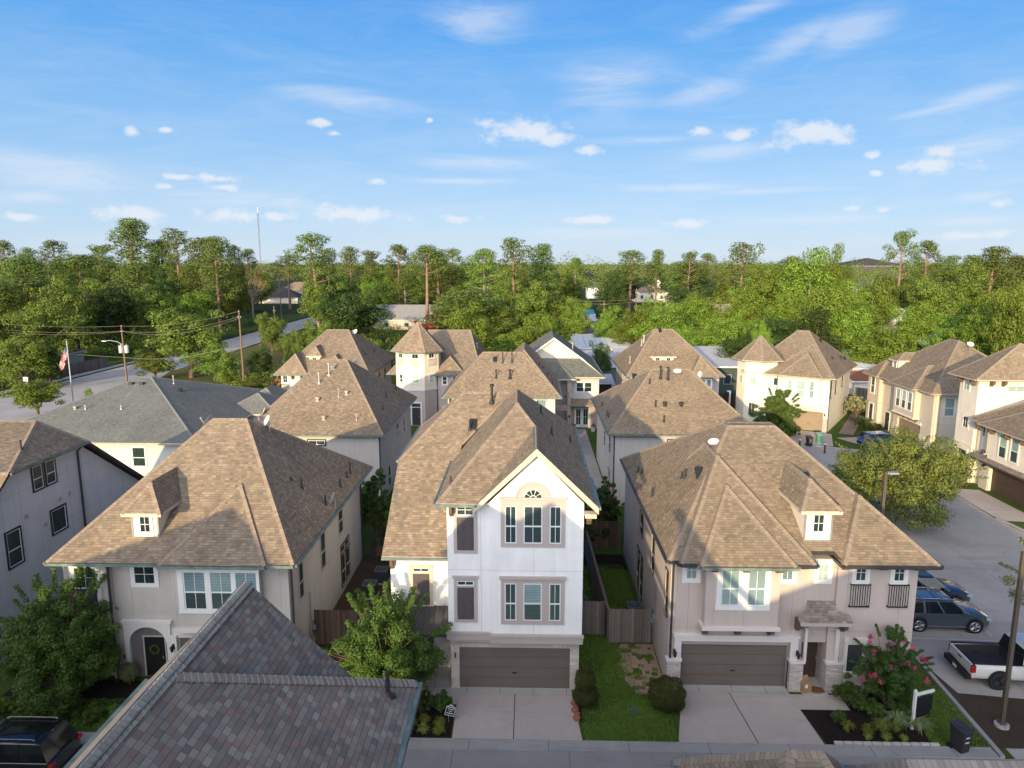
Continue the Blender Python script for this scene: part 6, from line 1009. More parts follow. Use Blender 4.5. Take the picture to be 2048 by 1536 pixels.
# ================================================================= CARS
CARM = {}
def paint(name, c, metal=.0, rough=.25):
    k = NB('paint_' + name); n = k.noise(k.obj(), 3, 3, .5); v = k.mr(n, .3, .7, .95, 1.04); k.fin(k.mix(1., c, k.comb(v, v, v), 'MULTIPLY'), rough, .5, metal, 1.0); k.b.inputs['Coat Roughness'].default_value = .05; return k.m
TYRE = flat('tyre', (.018,.018,.018), .85); RIM = flat('alloy', (.42,.42,.43), .3, .5, .8); TAIL = flat('tail_lens', (.35,.02,.02), .2, .5); HEADL = flat('head_lens', (.55,.56,.56), .1, .6, .3); AMB = flat('amber_lens', (.6,.2,.03), .2)
def car(label, loc, rz, mat, kind='suv', L=4.65, W=1.88, Hh=1.66, rails=True, bars=True):
    OFF[0] = Vector((0, 0, 0)); root = thing('parked_car', label, 'pickup truck' if kind == 'pickup' else 'car', loc, rz); h = W / 2
    # side profile: x forward, body (lower) and cabin stations: (x, zbelt/bonnet, halfwidth)
    if kind == 'suv': st = [(-.50, .50, .62, .80), (-.49, .86, .98, .93), (-.44, 1.0, 1.03, .975), (-.2, 1.0, 1.04, 1.0), (.12, .99, 1.03, 1.0), (.24, .985, 1.04, .99), (.38, .93, .98, .97), (.46, .82, .88, .90), (.495, .60, .70, .72)]
    else: st = [(-.50, .62, 1.14, .94), (-.495, .9, 1.19, .97), (-.3, .9, 1.20, .99), (-.12, .9, 1.20, 1.0), (.2, .9, 1.20, 1.0), (.28, .9, 1.22, 1.0), (.40, .9, 1.19, .98), (.475, .85, 1.12, .93), (.50, .6, .8, .82)]
    z0 = .27 if kind == 'suv' else .45; secs = []
    for (fx, zs, zt, fw) in st:
        x = fx * L; w = h * fw; secs.append([(x, -w * .90, z0), (x, -w, z0 + .12), (x, -w, (z0 + zs) / 2), (x, -w * .985, zs), (x, -w * .86, zt), (x, 0, zt + .035), (x, w * .86, zt), (x, w * .985, zs), (x, w, (z0 + zs) / 2), (x, w, z0 + .12), (x, w * .90, z0), (x, 0, z0)])
    bm = MB(); bed = kind == 'pickup'
    for si, (a, b) in enumerate(zip(secs, secs[1:])):
        for k in range(12):
            if bed and si < 3 and k in (4, 5): continue
            k2 = (k + 1) % 12; bm.poly([a[k], a[k2], b[k2], b[k]])
    bm.poly(secs[0][::-1]) if not bed else bm.poly([secs[0][k] for k in (11, 10, 9, 8, 7, 6, 4, 3, 2, 1, 0)]); bm.poly(secs[-1]); bm.smooth = True
    body = bm.build('body', mat, root); 
    arches = [(-.30, 1), (.305, 1)] if kind == 'suv' else [(-.29, 1), (.335, 1)]; R = .365 if kind == 'suv' else .43
    for fx, _ in arches:
        for s in (-1, 1):
            m = MB(); c = Vector((fx * L, s * (h - .02), R + .02)); n = 20; m.poly([(c.x + (R + .07) * math.cos(2 * math.pi * k / n), c.y + s * .027, c.z + (R + .07) * math.sin(2 * math.pi * k / n)) for k in range(n)][::(-s)]); m.build('wheel_arch', TR['black'], body)
            w = MB(); w.tube([(c.x, s * (h - .16), R), (c.x, s * (h + .035), R)], R, 24); wh = w.build('wheel', TYRE, root)
            rm = MB(); y = s * (h + .037); rr = R * .68
            for k in range(5 if kind == 'suv' else 6):
                a = 2 * math.pi * k / (5 if kind == 'suv' else 6)
                for da in (-.13, .13): 
                    p0 = Vector((c.x + .06 * math.cos(a + da), y, R + .06 * math.sin(a + da))); p1 = Vector((c.x + rr * math.cos(a + da * 1.6), y, R + rr * math.sin(a + da * 1.6))); rm.tube([p0, p1], .028, 4)
            for k in range(20): a, b = 2 * math.pi * k / 20, 2 * math.pi * (k + 1) / 20; rm.tube([(c.x + rr * math.cos(a), y, R + rr * math.sin(a)), (c.x + rr * math.cos(b), y, R + rr * math.sin(b))], .022, 4, False)
            rm.tube([(c.x, y - s * .02, R), (c.x, y + s * .01, R)], .07, 10); rm.build('rim', RIM if kind == 'suv' else TR['black'], wh)
    # cabin: bottom ring / top ring
    if kind == 'suv': cb = [(-.475, -.30), (-.40, .0), (.235, .075)]; xb0, xb1, xt0, xt1, zb, zt = -.47 * L, .25 * L, -.40 * L, .075 * L, 1.0, Hh
    else: xb0, xb1, xt0, xt1, zb, zt = -.125 * L, .27 * L, -.10 * L, .15 * L, 1.2, Hh
    wb, wt = h * .95, h * .76
    def ring(t, dx=0, dw=0): 
        x0 = xb0 + (xt0 - xb0) * t + dx; x1 = xb1 + (xt1 - xb1) * t - dx; w = wb + (wt - wb) * t + dw; z = zb + (zt - zb) * t; return x0, x1, w, z
    g = MB(); a0, a1, aw, az = ring(0); b0, b1, bw, bz = ring(.93)
    g.poly([(a0, -aw, az), (a1, -aw, az), (b1, -bw, bz), (b0, -bw, bz)]); g.poly([(a1, aw, az), (a0, aw, az), (b0, bw, bz), (b1, bw, bz)]); g.poly([(a1, -aw, az), (a1, aw, az), (b1, bw, bz), (b1, -bw, bz)]); g.poly([(a0, aw, az), (a0, -aw, az), (b0, -bw, bz), (b0, bw, bz)]); cabin = g.build('windows', GL['car'], root)
    rf = MB(); N = 8; rings = []
    for t_, dx, dw in ((.90, -.01, .012), (.97, .03, -.02), (1.0, .18, -.10), (1.02, .5, -.3)):
        x0, x1, w, z = ring(min(t_, 1), dx, dw); z = zb + (zt - zb) * t_; rings.append([(x0, -w, z), ((x0 + x1) / 2, -w, z + .01), (x1, -w, z), (x1, 0, z + .004), (x1, w, z), ((x0 + x1) / 2, w, z + .01), (x0, w, z), (x0, 0, z + .004)])
    for A, B in zip(rings, rings[1:]):
        for k in range(8): rf.poly([A[k], A[(k + 1) % 8], B[(k + 1) % 8], B[k]])
    rf.poly(rings[-1]); rf.smooth = True; rf.build('roof', mat, root)
    p = MB()   # pillars
    for s in (-1, 1):
        def pt(fx, t): x0, x1, w, z = ring(t); return Vector((x0 + (x1 - x0) * fx, s * (w + .008), z))
        for f0, f1 in (((0, .035), (0, .05)), ((.30, .34), (.30, .335)), ((.60, .635), (.60, .635)), ((.965, 1.0), (.95, 1.0))) if kind == 'suv' else (((0, .08), (0, .1)), ((.46, .50), (.46, .51)), ((.955, 1.0), (.94, 1.0))):
            q = [pt(f0[0], 0), pt(f0[1], 0), pt(f1[1], .95), pt(f1[0], .95)]; p.extrude(q if s < 0 else q[::-1], (0, -s * .02, 0))
        p.tube([pt(0, 0), pt(1, 0)], .02, 4)
    p.build('pillar', mat, root)
    for s in (-1, 1):
        m = MB(); m.box(xb1 - .45, xb1 - .25, s * (h + .02) - .11 if s > 0 else -h - .13, s * (h + .02) + .11 if s > 0 else -h + .09, zb + .02, zb + .18); m.build('mirror', mat, root)
        m = MB(); xx = L * .5; 
        if kind == 'suv': m.box(xx - .34, xx - .06, s * h * .86 - .12, s * h * .86 + .06, .72, .84)
        else: m.box(xx - .12, xx + .012, s * h * .74 - .16, s * h * .74 + .12, .85, 1.06)
        m.build('headlight', HEADL, root); m = MB()
        if kind == 'suv': m.box(-L * .5 - .01, -L * .5 + .25, s * h * .84 - .14, s * h * .84 + .085, .82, .95)
        else: m.box(-L * .5 - .02, -L * .5 + .17, s * h * .92 - .07, s * h * .92 + .075, .78, 1.12)
        m.build('tail_light', TAIL, root)
        if rails: m = MB(); m.tube([(xt0 + .2, s * (wt - .06), zt + .03), (xt0 + .3, s * (wt - .06), zt + .08), (xt1 - .3, s * (wt - .06), zt + .08), (xt1 - .15, s * (wt - .06), zt + .01)], .02, 6); m.build('roof_rail', RIM, root)
        m = MB(); 
        for fx in ((-.13, .08) if kind == 'suv' else (.02, .17)): m.box(fx * L, fx * L + .16, s * (h + .004) - .012, s * (h + .004) + .012, zb - .16, zb - .12)
        m.build('door_handle', mat if kind == 'suv' else TR['black'], root)
    if kind == 'suv':
        m = MB(); m.box(-L * .5 + .3, L * .5 - .3, -h - .006, -h + .05, .30, .36); m.box(-L * .5 + .3, L * .5 - .3, h - .05, h + .006, .30, .36); m.build('side_trim', RIM, root); m = MB(); m.box(-L * .5 - .02, -L * .5 + .2, -h * .9, h * .9, .3, .52); m.box(L * .5 - .15, L * .5 + .01, -h * .55, h * .55, .45, .72); m.build('bumper', TR['black'], root)
        if rails and bars:
            for fx in (-.28, -.06): m = MB(); m.tube([(fx * L, -wt - .02, zt + .13), (fx * L, wt + .02, zt + .13)], .028, 6); m.box(fx * L - .05, fx * L + .05, -wt + .01, -wt + .1, zt + .02, zt + .13); m.box(fx * L - .05, fx * L + .05, wt - .1, wt - .01, zt + .02, zt + .13); m.build('crossbar', RIM, root)
    else:
        m = MB(); xb = secs[3][0][0]; x0 = -L * .5; w = h * .86; zf = .75
        m.poly([(x0 + .05, -w, zf), (xb, -w, zf), (xb, w, zf), (x0 + .05, w, zf)]); m.poly([(x0 + .05, -w, 1.19), (xb, -w, 1.19), (xb, -w, zf), (x0 + .05, -w, zf)]); m.poly([(x0 + .05, w, zf), (xb, w, zf), (xb, w, 1.19), (x0 + .05, w, 1.19)]); m.poly([(xb, -w, zf), (xb, -w, 1.19), (xb, w, 1.19), (xb, w, zf)]); m.poly([(x0 + .06, -w, zf), (x0 + .06, w, zf), (x0 + .06, w, 1.15), (x0 + .06, -w, 1.15)]); m.build('cargo_bed', flat('bed_liner', (.03,.03,.035), .7), root)
        m = MB(); m.box(x0 - .03, x0 + .05, -h * .88, h * .88, .72, 1.17); m.build('tailgate', mat, root); m = MB(); m.box(x0 - .04, x0 - .028, -.14, .14, 1.0, 1.07); m.build('handle', TR['black'], root); m = MB(); m.box(x0 - .22, x0 + .02, -h * .95, h * .95, .42, .66); m.build('bumper', TR['black'], root); m = MB(); m.box(x0 - .23, x0 - .218, -.16, .16, .5, .63); m.build('number_plate', TR['white'], root)
        m = MB(); m.box(x0 + .02, xb, -h * .99, -h * .87, 1.19, 1.225); m.build('bed_rail', TR['black'], root); m = MB(); m.box(x0 + .02, xb, h * .87, h * .99, 1.19, 1.225); m.build('bed_rail', TR['black'], root)
    return root
car('metallic blue-grey estate SUV with roof bars, parked nearest behind the rosy beige house', (21.85, 35.9, 0), rad(-2), paint('bluegrey', (.10,.125,.15), .5)); car('dark blue SUV parked beyond the blue-grey one with roof bars', (22.3, 38.6, 0), rad(-2), paint('darkblue', (.035,.055,.09), .4), L=5.0, Hh=1.75, rails=False); car('white pickup truck with an open dark cargo bed at the right edge', (23.0, 30.8, 0), rad(-3), paint('white', (.62,.60,.55), 0, .3), 'pickup', 5.8, 2.0, 1.93, False)
car('black SUV with chrome window lines parked on the street at the bottom left', (-19.9, 23.7, 0), rad(180), paint('black', (.008,.008,.010), .2, .2), L=4.9, Hh=1.72, rails=True, bars=False); car('bright blue car half hidden behind the car park tree, outside the beige house', (37.0, 73.5, 0), rad(10), paint('blue', (.02,.16,.50), .3), L=4.5, Hh=1.5, rails=False)
m = MB(); m.poly([(23.9, 34.6, .012), (24.0, 34.6, .012), (24.6, 40.5, .012), (24.5, 40.5, .012)]); m.poly([(19.4, 34.3, .012), (24.4, 34.1, .012), (24.4, 34.2, .012), (19.4, 34.4, .012)]); o = m.build('parking_line', flat('line_white', (.55,.55,.52), .8)); o['kind'] = 'structure'
# ================================================================= FAR BUILDINGS
def far(name, label, cat, x0, x1, y0, y1, z, zr, roofm, wallm, ridge='x', hipped=False, windows=0):
    H = thing(name, label, cat, ((x0 + x1) / 2, (y0 + y1) / 2, 0)); OFF[0] = Vector(((x0 + x1) / 2, (y0 + y1) / 2, 0)); o = .4
    wallmesh(H, wallm, (x0 + o, x1 - o, y0 + o, y1 - o, 0, z - .03)); cx, cy = (x0 + x1) / 2, (y0 + y1) / 2
    if hipped: F = hipeq(x0, x1, y0, y1, z, zr - z)
    elif ridge == 'x': F = [[(x0, y0, z), (x1, y0, z), (x1, cy, zr), (x0, cy, zr)], [(x1, y1, z), (x0, y1, z), (x0, cy, zr), (x1, cy, zr)]]; wallmesh(H, wallm, polys=[[(x1 - o, y0 + o, z - .1), (x1 - o, y1 - o, z - .1), (x1 - o, cy, zr - .2)], [(x0 + o, y1 - o, z - .1), (x0 + o, y0 + o, z - .1), (x0 + o, cy, zr - .2)]], name='gable_wall')
    elif ridge == 'y': F = [[(x1, y0, z), (x1, y1, z), (cx, y1, zr), (cx, y0, zr)], [(x0, y1, z), (x0, y0, z), (cx, y0, zr), (cx, y1, zr)]]; wallmesh(H, wallm, polys=[[(x0 + o, y0 + o, z - .1), (x1 - o, y0 + o, z - .1), (cx, y0 + o, zr - .2)]], name='gable_wall')
    else: F = [[(x0, y0, z), (x1, y0, z), (x1, y1, zr), (x0, y1, zr)]]; wallmesh(H, wallm, (x0 + o, x1 - o, y1 - o - .1, y1 - o, z - .05, zr - .05), name='rear_wall')
    Roof(F, roofm, H, TR['white'], caps=False, guts=False, th=.2)
    for i in range(windows): window(H, (x0 + (x1 - x0) * (i + .7) / (windows + .4), y0 + o, z * .35), 'F', 1.1, z * .35, .1, 'dark', pane='dark', rail=False)
    OFF[0] = Vector((0, 0, 0)); return H
far('barn', 'long tan barn with a grey metal roof among the trees, left of centre', 'barn', -45, -25.2, 201, 212, 2.9, 6.9, MR['grey'], ST['beige'], 'x', False, 3)
far('suburban_house', 'far house with a dark blue-black hip roof by the end of the road', 'house', -130, -108, 330, 346, 2.6, 6.9, SH['dark'], ST['cream'], 'x', True); far('suburban_house', 'far house with a brown hip roof behind the dark-roofed one', 'house', -127, -103, 352, 368, 4.2, 9.2, SH['tan'], ST['cream'], 'x', True)
far('suburban_house', 'low house with a broad tan hip roof and orange wall right of the centre trees', 'house', 8.2, 19.5, 166, 182, 2.6, 4.9, SH['weathered'], ST['sand'], 'x', False, 1)
far('canopy', 'bright blue flat canopy beyond the tan roof', 'canopy', 10.5, 21.5, 234, 243, 2.2, 3.3, flat('canopy_blue', (.04,.26,.36), .6), ST['pale'], 'flat'); far('shed', 'white flat-roofed shed in front of the blue canopy', 'shed', 10.3, 20.3, 214, 226, 1.8, 2.9, MR['white'], ST['pale'], 'flat')
far('shed', 'long shed with rust-streaked silver metal roof behind the grey-green roofed house', 'shed', 8.9, 14.2, 111, 121, 2.9, 4.2, MR['rusty'], flat('shed_green', (.12,.16,.14), .7), 'flat'); far('shed', 'white-roofed commercial shed beside the small dark round tree', 'shed', 8.6, 20.2, 138, 152, 2.6, 3.9, MR['white'], ST['pale'], 'flat'); far('shed', 'pale grey flat shed right of the small dark round tree', 'shed', 15.5, 20.0, 127, 135, 2.0, 3.2, MR['silver'], ST['pale'], 'flat')
far('carport', 'pale metal carport between the grey-green roof and the double-dormer house', 'carport', 8.8, 12.0, 99, 104, 2.3, 2.8, MR['silver'], TR['dark'], 'flat')
far('shed', 'dark walled shed with sloping silver roof right of the double-dormer house', 'shed', 23.5, 31.2, 103, 116, 4.1, 5.6, MR['silver'], flat('shed_darkgreen', (.05,.075,.065), .7), 'flat', False, 2)
far('garage', 'small building with white roof and rusty red lean-to between the cream and beige houses', 'garage', 47.5, 53.5, 108, 120, 3.2, 4.7, MR['white'], ST['cream'], 'flat'); far('shed', 'rusty red roofed lean-to in front of the white-roofed building', 'shed', 46.5, 51.8, 102, 107.4, 2.2, 3.1, MR['red'], ST['cream'], 'flat')
far('shed', 'white gabled shed among bright trees, right', 'shed', 85.5, 91.5, 170, 182, 5.0, 8.2, MR['white'], ST['white'], 'y'); far('carport', 'long white vaulted metal roof behind the beige house', 'carport', 71.5, 80.5, 131, 142, 4.4, 5.6, MR['white'], flat('carport_navy', (.04,.06,.09), .7), 'x')
H = far('suburban_house', 'distant brown-roofed house with a white chimney, right of centre', 'house', 50.5, 66.5, 345, 360, 4.6, 8.2, SH['tan'], ST['cream'], 'x', True, 3); m = MB(); OFF[0] = Vector(H.location); m.box(61.5, 63.2, 349, 350.5, 5, 10.2); m.box(61.3, 63.4, 348.8, 350.7, 10.2, 10.6); m.build('chimney', TR['white'], H); OFF[0] = Vector((0, 0, 0))
far('shed', 'distant white-roofed building beside the brown-roofed house', 'shed', 50.5, 62, 258, 270, 4.8, 6.8, MR['white'], ST['cream'], 'flat'); far('shed', 'white-roofed yard building behind the large bright tree', 'shed', 47, 52.5, 212, 224, 5.2, 7.0, MR['white'], ST['white'], 'y'); far('shed', 'tan-roofed yard building behind the large bright tree', 'shed', 53, 59.5, 208, 220, 4.6, 6.8, MR['rusty'], ST['cream'], 'x')
far('warehouse', 'huge dark hangar roof on the horizon at the right', 'warehouse', 335, 398, 760, 830, 15, 23.3, SH['dark'], SH['dark'], 'x', True)
far('suburban_house', 'cream house glimpsed behind the vine-covered pine', 'house', -140, -126, 238, 250, 5.0, 7.5, SH['tan'], ST['sand'], 'x', True, 2); far('suburban_house', 'house with purplish hip roof behind the left pines', 'house', -131, -112, 242, 256, 6.4, 10.6, SH['grey'], ST['cream'], 'x', True, 2)
far('bungalow', 'low brown-roofed house with white fascia behind the left fence', 'house', -95, -85.5, 124, 134, 2.4, 4.0, SH['tan'], ST['grey'], 'x', True); far('suburban_house', 'cream upper storey glimpsed on the far left', 'house', -212, -202, 300, 312, 11, 14, SH['tan'], ST['sand'], 'x', True, 2)
far('suburban_house', 'tiny white house glimpsed in the central woods', 'house', 30, 39.5, 380, 392, 5.5, 9.0, SH['slate'], ST['white'], 'x', True); far('suburban_house', 'white multi-storey house glimpsed between the bright trees, right', 'house', 93, 97.5, 200, 210, 12, 14, SH['slate'], ST['white'], 'x', True, 2); far('shed', 'low tan building beyond the turret house', 'shed', -14, -7.5, 205, 214, 1.9, 2.8, SH['tan'], ST['beige'], 'flat'); far('shed', 'small cream shed left of the cream turret', 'shed', 37.5, 41, 130, 138, 5, 7, MR['rusty'], ST['cream'], 'x')
# ================================================================= TREES
def mesh_quads(name, C_, Nn, size, seed, mat, asp=1.0, mats=None, mi=None):
    rs = np.random.RandomState(seed); n = len(C_); Nn = Nn / (np.linalg.norm(Nn, axis=1, keepdims=True) + 1e-9)
    t = rs.normal(size=(n, 3)); t -= Nn * (t * Nn).sum(1, keepdims=True); t /= np.linalg.norm(t, axis=1, keepdims=True) + 1e-9; b = np.cross(Nn, t); s = (size * rs.uniform(.55, 1.25, n))[:, None] * .5
    P = np.stack([C_ - t * s * asp, C_ - b * s * .55 + Nn * s * .12, C_ + t * s * asp, C_ + b * s * .55 + Nn * s * .12], 1).reshape(-1, 3)
    me = bpy.data.meshes.new(name); me.vertices.add(n * 4); me.vertices.foreach_set('co', P.astype(np.float32).ravel()); me.loops.add(n * 4); me.loops.foreach_set('vertex_index', np.arange(n * 4, dtype=np.int32)); me.polygons.add(n); me.polygons.foreach_set('loop_start', np.arange(0, n * 4, 4, dtype=np.int32)); me.polygons.foreach_set('loop_total', np.full(n, 4, dtype=np.int32))
    for m_ in (mats or [mat]): me.materials.append(m_)
    if mi is not None: me.polygons.foreach_set('material_index', mi.astype(np.int32))
    me.update(calc_edges=True); return me
def leaves(rs, cen, radii, per, shell=.55, flatz=.75, up=.35):
    Cs, Ns = [], []
    rm = np.mean(radii); per0 = per
    for c, r in zip(cen, radii):
        per = max(5, int(per0 * min(2.2, (r / rm) ** 2))); d = rs.normal(size=(per, 3)); d /= np.linalg.norm(d, axis=1, keepdims=True); q = rs.uniform(shell, 1.0, (per, 1)) ** .6
        sc_ = np.array([r, r, r * flatz]); Cs.append(c + d * q * sc_ * rs.uniform(.8, 1.15, (per, 1))); Ns.append(d + rs.normal(size=(per, 3)) * .42 + [0, 0, up])
    return np.concatenate(Cs), np.concatenate(Ns)
def env_clumps(rs, n, cz, rx, rz, inner=.5, asym=.15, low=-.55):
    out = []
    while len(out) < n:
        d = rs.normal(size=3); d /= np.linalg.norm(d)
        if d[2] < low: continue
        q = rs.uniform(inner, 1.0); lump = 1 + asym * math.sin(d[0] * 5 + 1) + asym * math.cos(d[1] * 4 + d[2] * 3); out.append((d[0] * rx * q * lump, d[1] * rx * q * lump, cz + d[2] * rz * q * lump))
    return np.array(out)
def limbs(m, base, tops, r0, rs, start=.35, sag=.0, bend=.1):
    base = Vector(base)
    for tp in tops:
        tp = Vector(tp); s = base + Vector((0, 0, (tp.z - base.z) * rs.uniform(start, start + .25))) if True else base; mid = s.lerp(tp, .5) + Vector((rs.normal() * bend, rs.normal() * bend, rs.normal() * bend - sag)); L_ = (tp - s).length; m.tube([s, mid, tp], [r0 * .42, r0 * .26, r0 * .08], 5, False)
PROTO = {}
def proto(kind, var):
    rs = np.random.RandomState(hash((kind, var)) % 1000 if False else sum(map(ord, kind)) * 7 + var * 131); m = MB(); bark = BARK
    if kind in ('oak', 'bright', 'deep', 'yellow', 'round', 'red', 'oakbig', 'brighttall'):
        h = 12.; w = 5.2; cz, rz = 6.1, 5.7; n = 84; per = 150; ls = .36; mat = {'oak': 'oak', 'oakbig': 'deep', 'bright': 'bright', 'deep': 'deep', 'yellow': 'yellow', 'round': 'bright', 'red': 'redf', 'brighttall': 'bright'}[kind]
        if kind == 'round': cz, rz, w = 7.0, 4.8, 4.9; n = 95
        if kind == 'oakbig': cz, rz = 6.0, 5.6
        if kind == 'brighttall': cz, rz, n, per = 6.6, 5.3, 70, 130
        if kind == 'yellow': n, per = 52, 110
        c = env_clumps(rs, n, cz, w * .86, rz * .88, .40, .20, -.85 if kind != 'round' else -.6); r = rs.uniform(.6, 1.75, n) * (1 if kind != 'round' else .9); C_, N_ = leaves(rs, c, r, per, .5, .72)
        if kind == 'brighttall': m.tube([(0, 0, 0), (.2, 0, 3), (.4, 0, 6), (.3, 0, 8)], [.42, .3, .2, .06], 8); bark = BARKL
        else: m.tube([(0, 0, -.2), (.1, .05, 2.5), (0, .1, 6)], [.34, .26, .14], 8)
        limbs(m, (0, 0, 1.6), [tuple(q) for q in c[:12]], .34, rs, .2, 0, .3); me = mesh_quads('crown', C_, N_, ls, var + 3, LF[mat])
        if kind == 'red':
            k = (rs.rand(len(C_)) < .55).astype(int); me = mesh_quads('crown', C_, N_, ls, var + 3, None, mats=[LF['oak'], LF['redf']], mi=k)
    elif kind in ('pine', 'pinef', 'pineflat', 'pinebig', 'oaktall'):
        h = 20.; n = {'pine': 24, 'pinef': 42, 'pineflat': 22, 'pinebig': 46, 'oaktall': 34}[kind]; lo = {'pine': .58, 'pinef': .34, 'pineflat': .74, 'pinebig': .42, 'oaktall': .5}[kind]; bark = BARKP if kind != 'oaktall' else BARKL
        lean = rs.uniform(-1.2, 1.2); c = []
        for i in range(n):
            t = (i + .5) / n; z = h * (lo + (1 - lo) * t ** .8) - .6; 
            if kind == 'pine': tt = (z / h - lo) / (1 - lo); R = 5.6 * (1 - .72 * tt ** 2) * (.6 + .5 * rs.rand())
            elif kind == 'pineflat': R = 4.6 * (1 - max(0, (z / h - .86)) * 5.5)
            elif kind == 'pinef': R = 4.2 * (1 - max(0., (z / h - lo) / (1 - lo)) ** 1.6 * .72)
            else: R = 4.8 * (1 - ((z / h - lo) / (1 - lo)) ** 2 * .75) * (.75 + .5 * rs.rand())
            a = i * 2.4 + rs.uniform(-.5, .5); q = R * rs.uniform(.35, .95); c.append((lean * (z / h) ** 2 + q * math.cos(a), q * math.sin(a), z))
        c.append((lean, 0, h - .7)); c = np.array(c); r = rs.uniform(1.05, 2.0, len(c)) * (1.15 if kind in ('pineflat', 'pinef') else 1); C_, N_ = leaves(rs, c, r, 170 if kind != 'pine' else 150, .45, .50, .7); me = mesh_quads('crown', C_, N_, .40, var + 9, LF['oak' if kind == 'oaktall' else 'pine'])
        T_ = [(0, 0, -.2), (lean * .1, .1, h * .3), (lean * .4, 0, h * .62), (lean, 0, h * .95)]; m.tube(T_, [.42, .34, .24, .07], 8)
        for q in c[::1 if kind != 'pinef' else 2]: s = Vector((lean * (q[2] / h) ** 2, 0, q[2] - 1.4)); m.tube([s, s.lerp(Vector(q), .6) + Vector((0, 0, -.25)), Vector(q)], [.09, .05, .02], 4, False)
        if kind == 'pinebig':      # vines up the trunk
            vc = np.array([(rs.normal() * .35, rs.normal() * .35, z) for z in np.arange(.5, 11, .35)]); vr = np.full(len(vc), .8) * (1.2 - np.arange(len(vc)) / len(vc) * .5); A, B = leaves(rs, vc, vr, 60, .3, 1); k = np.concatenate([np.zeros(len(C_)), np.ones(len(A))]); me = mesh_quads('crown', np.concatenate([C_, A]), np.concatenate([N_, B]), .38, 4, None, mats=[LF['pine'], LF['dry']], mi=k)
    elif kind == 'bare':
        h = 14.; c = env_clumps(rs, 40, 9, 4, 4.5, .3); C_, N_ = leaves(rs, c, np.full(40, .8), 22, .2, 1); me = mesh_quads('crown', C_, N_, .3, 2, LF['dry']); m.tube([(0, 0, 0), (0, .2, 6)], [.3, .2], 7); limbs(m, (0, 0, 2), [tuple(q) for q in c], .3, rs, .2, 0, .5); bark = BARKL
    trunk = m.build('trunk', bark); tm = trunk.data; bpy.data.objects.remove(trunk); PROTO[(kind, var)] = (tm, me, h); return PROTO[(kind, var)]
def tree(kind, var, x, y, h, w, rot, label, group=None, cat=None, name=None):
    tm, me, hp = PROTO.get((kind, var)) or proto(kind, var); cat = cat or ('pine tree' if kind.startswith('pine') else 'tree'); r = thing(name or ('pine_tree' if kind.startswith('pine') else 'broadleaf_tree'), label, cat, (x, y, 0), rot, group)
    h *= 1.0; wp = {'pine': 10.5, 'pinef': 9.5, 'pineflat': 10.5, 'pinebig': 11.5, 'oaktall': 10.5, 'bare': 9, 'round': 10}.get(kind, 11.0); w *= 1.22 if kind[:4] == 'pine' else 1; r.scale = (w / wp, w / wp, h / hp)
    for nm, me_ in (('trunk', tm), ('crown', me)): o = bpy.data.objects.new(nm, me_); COL.objects.link(o); o.parent = r
    return r
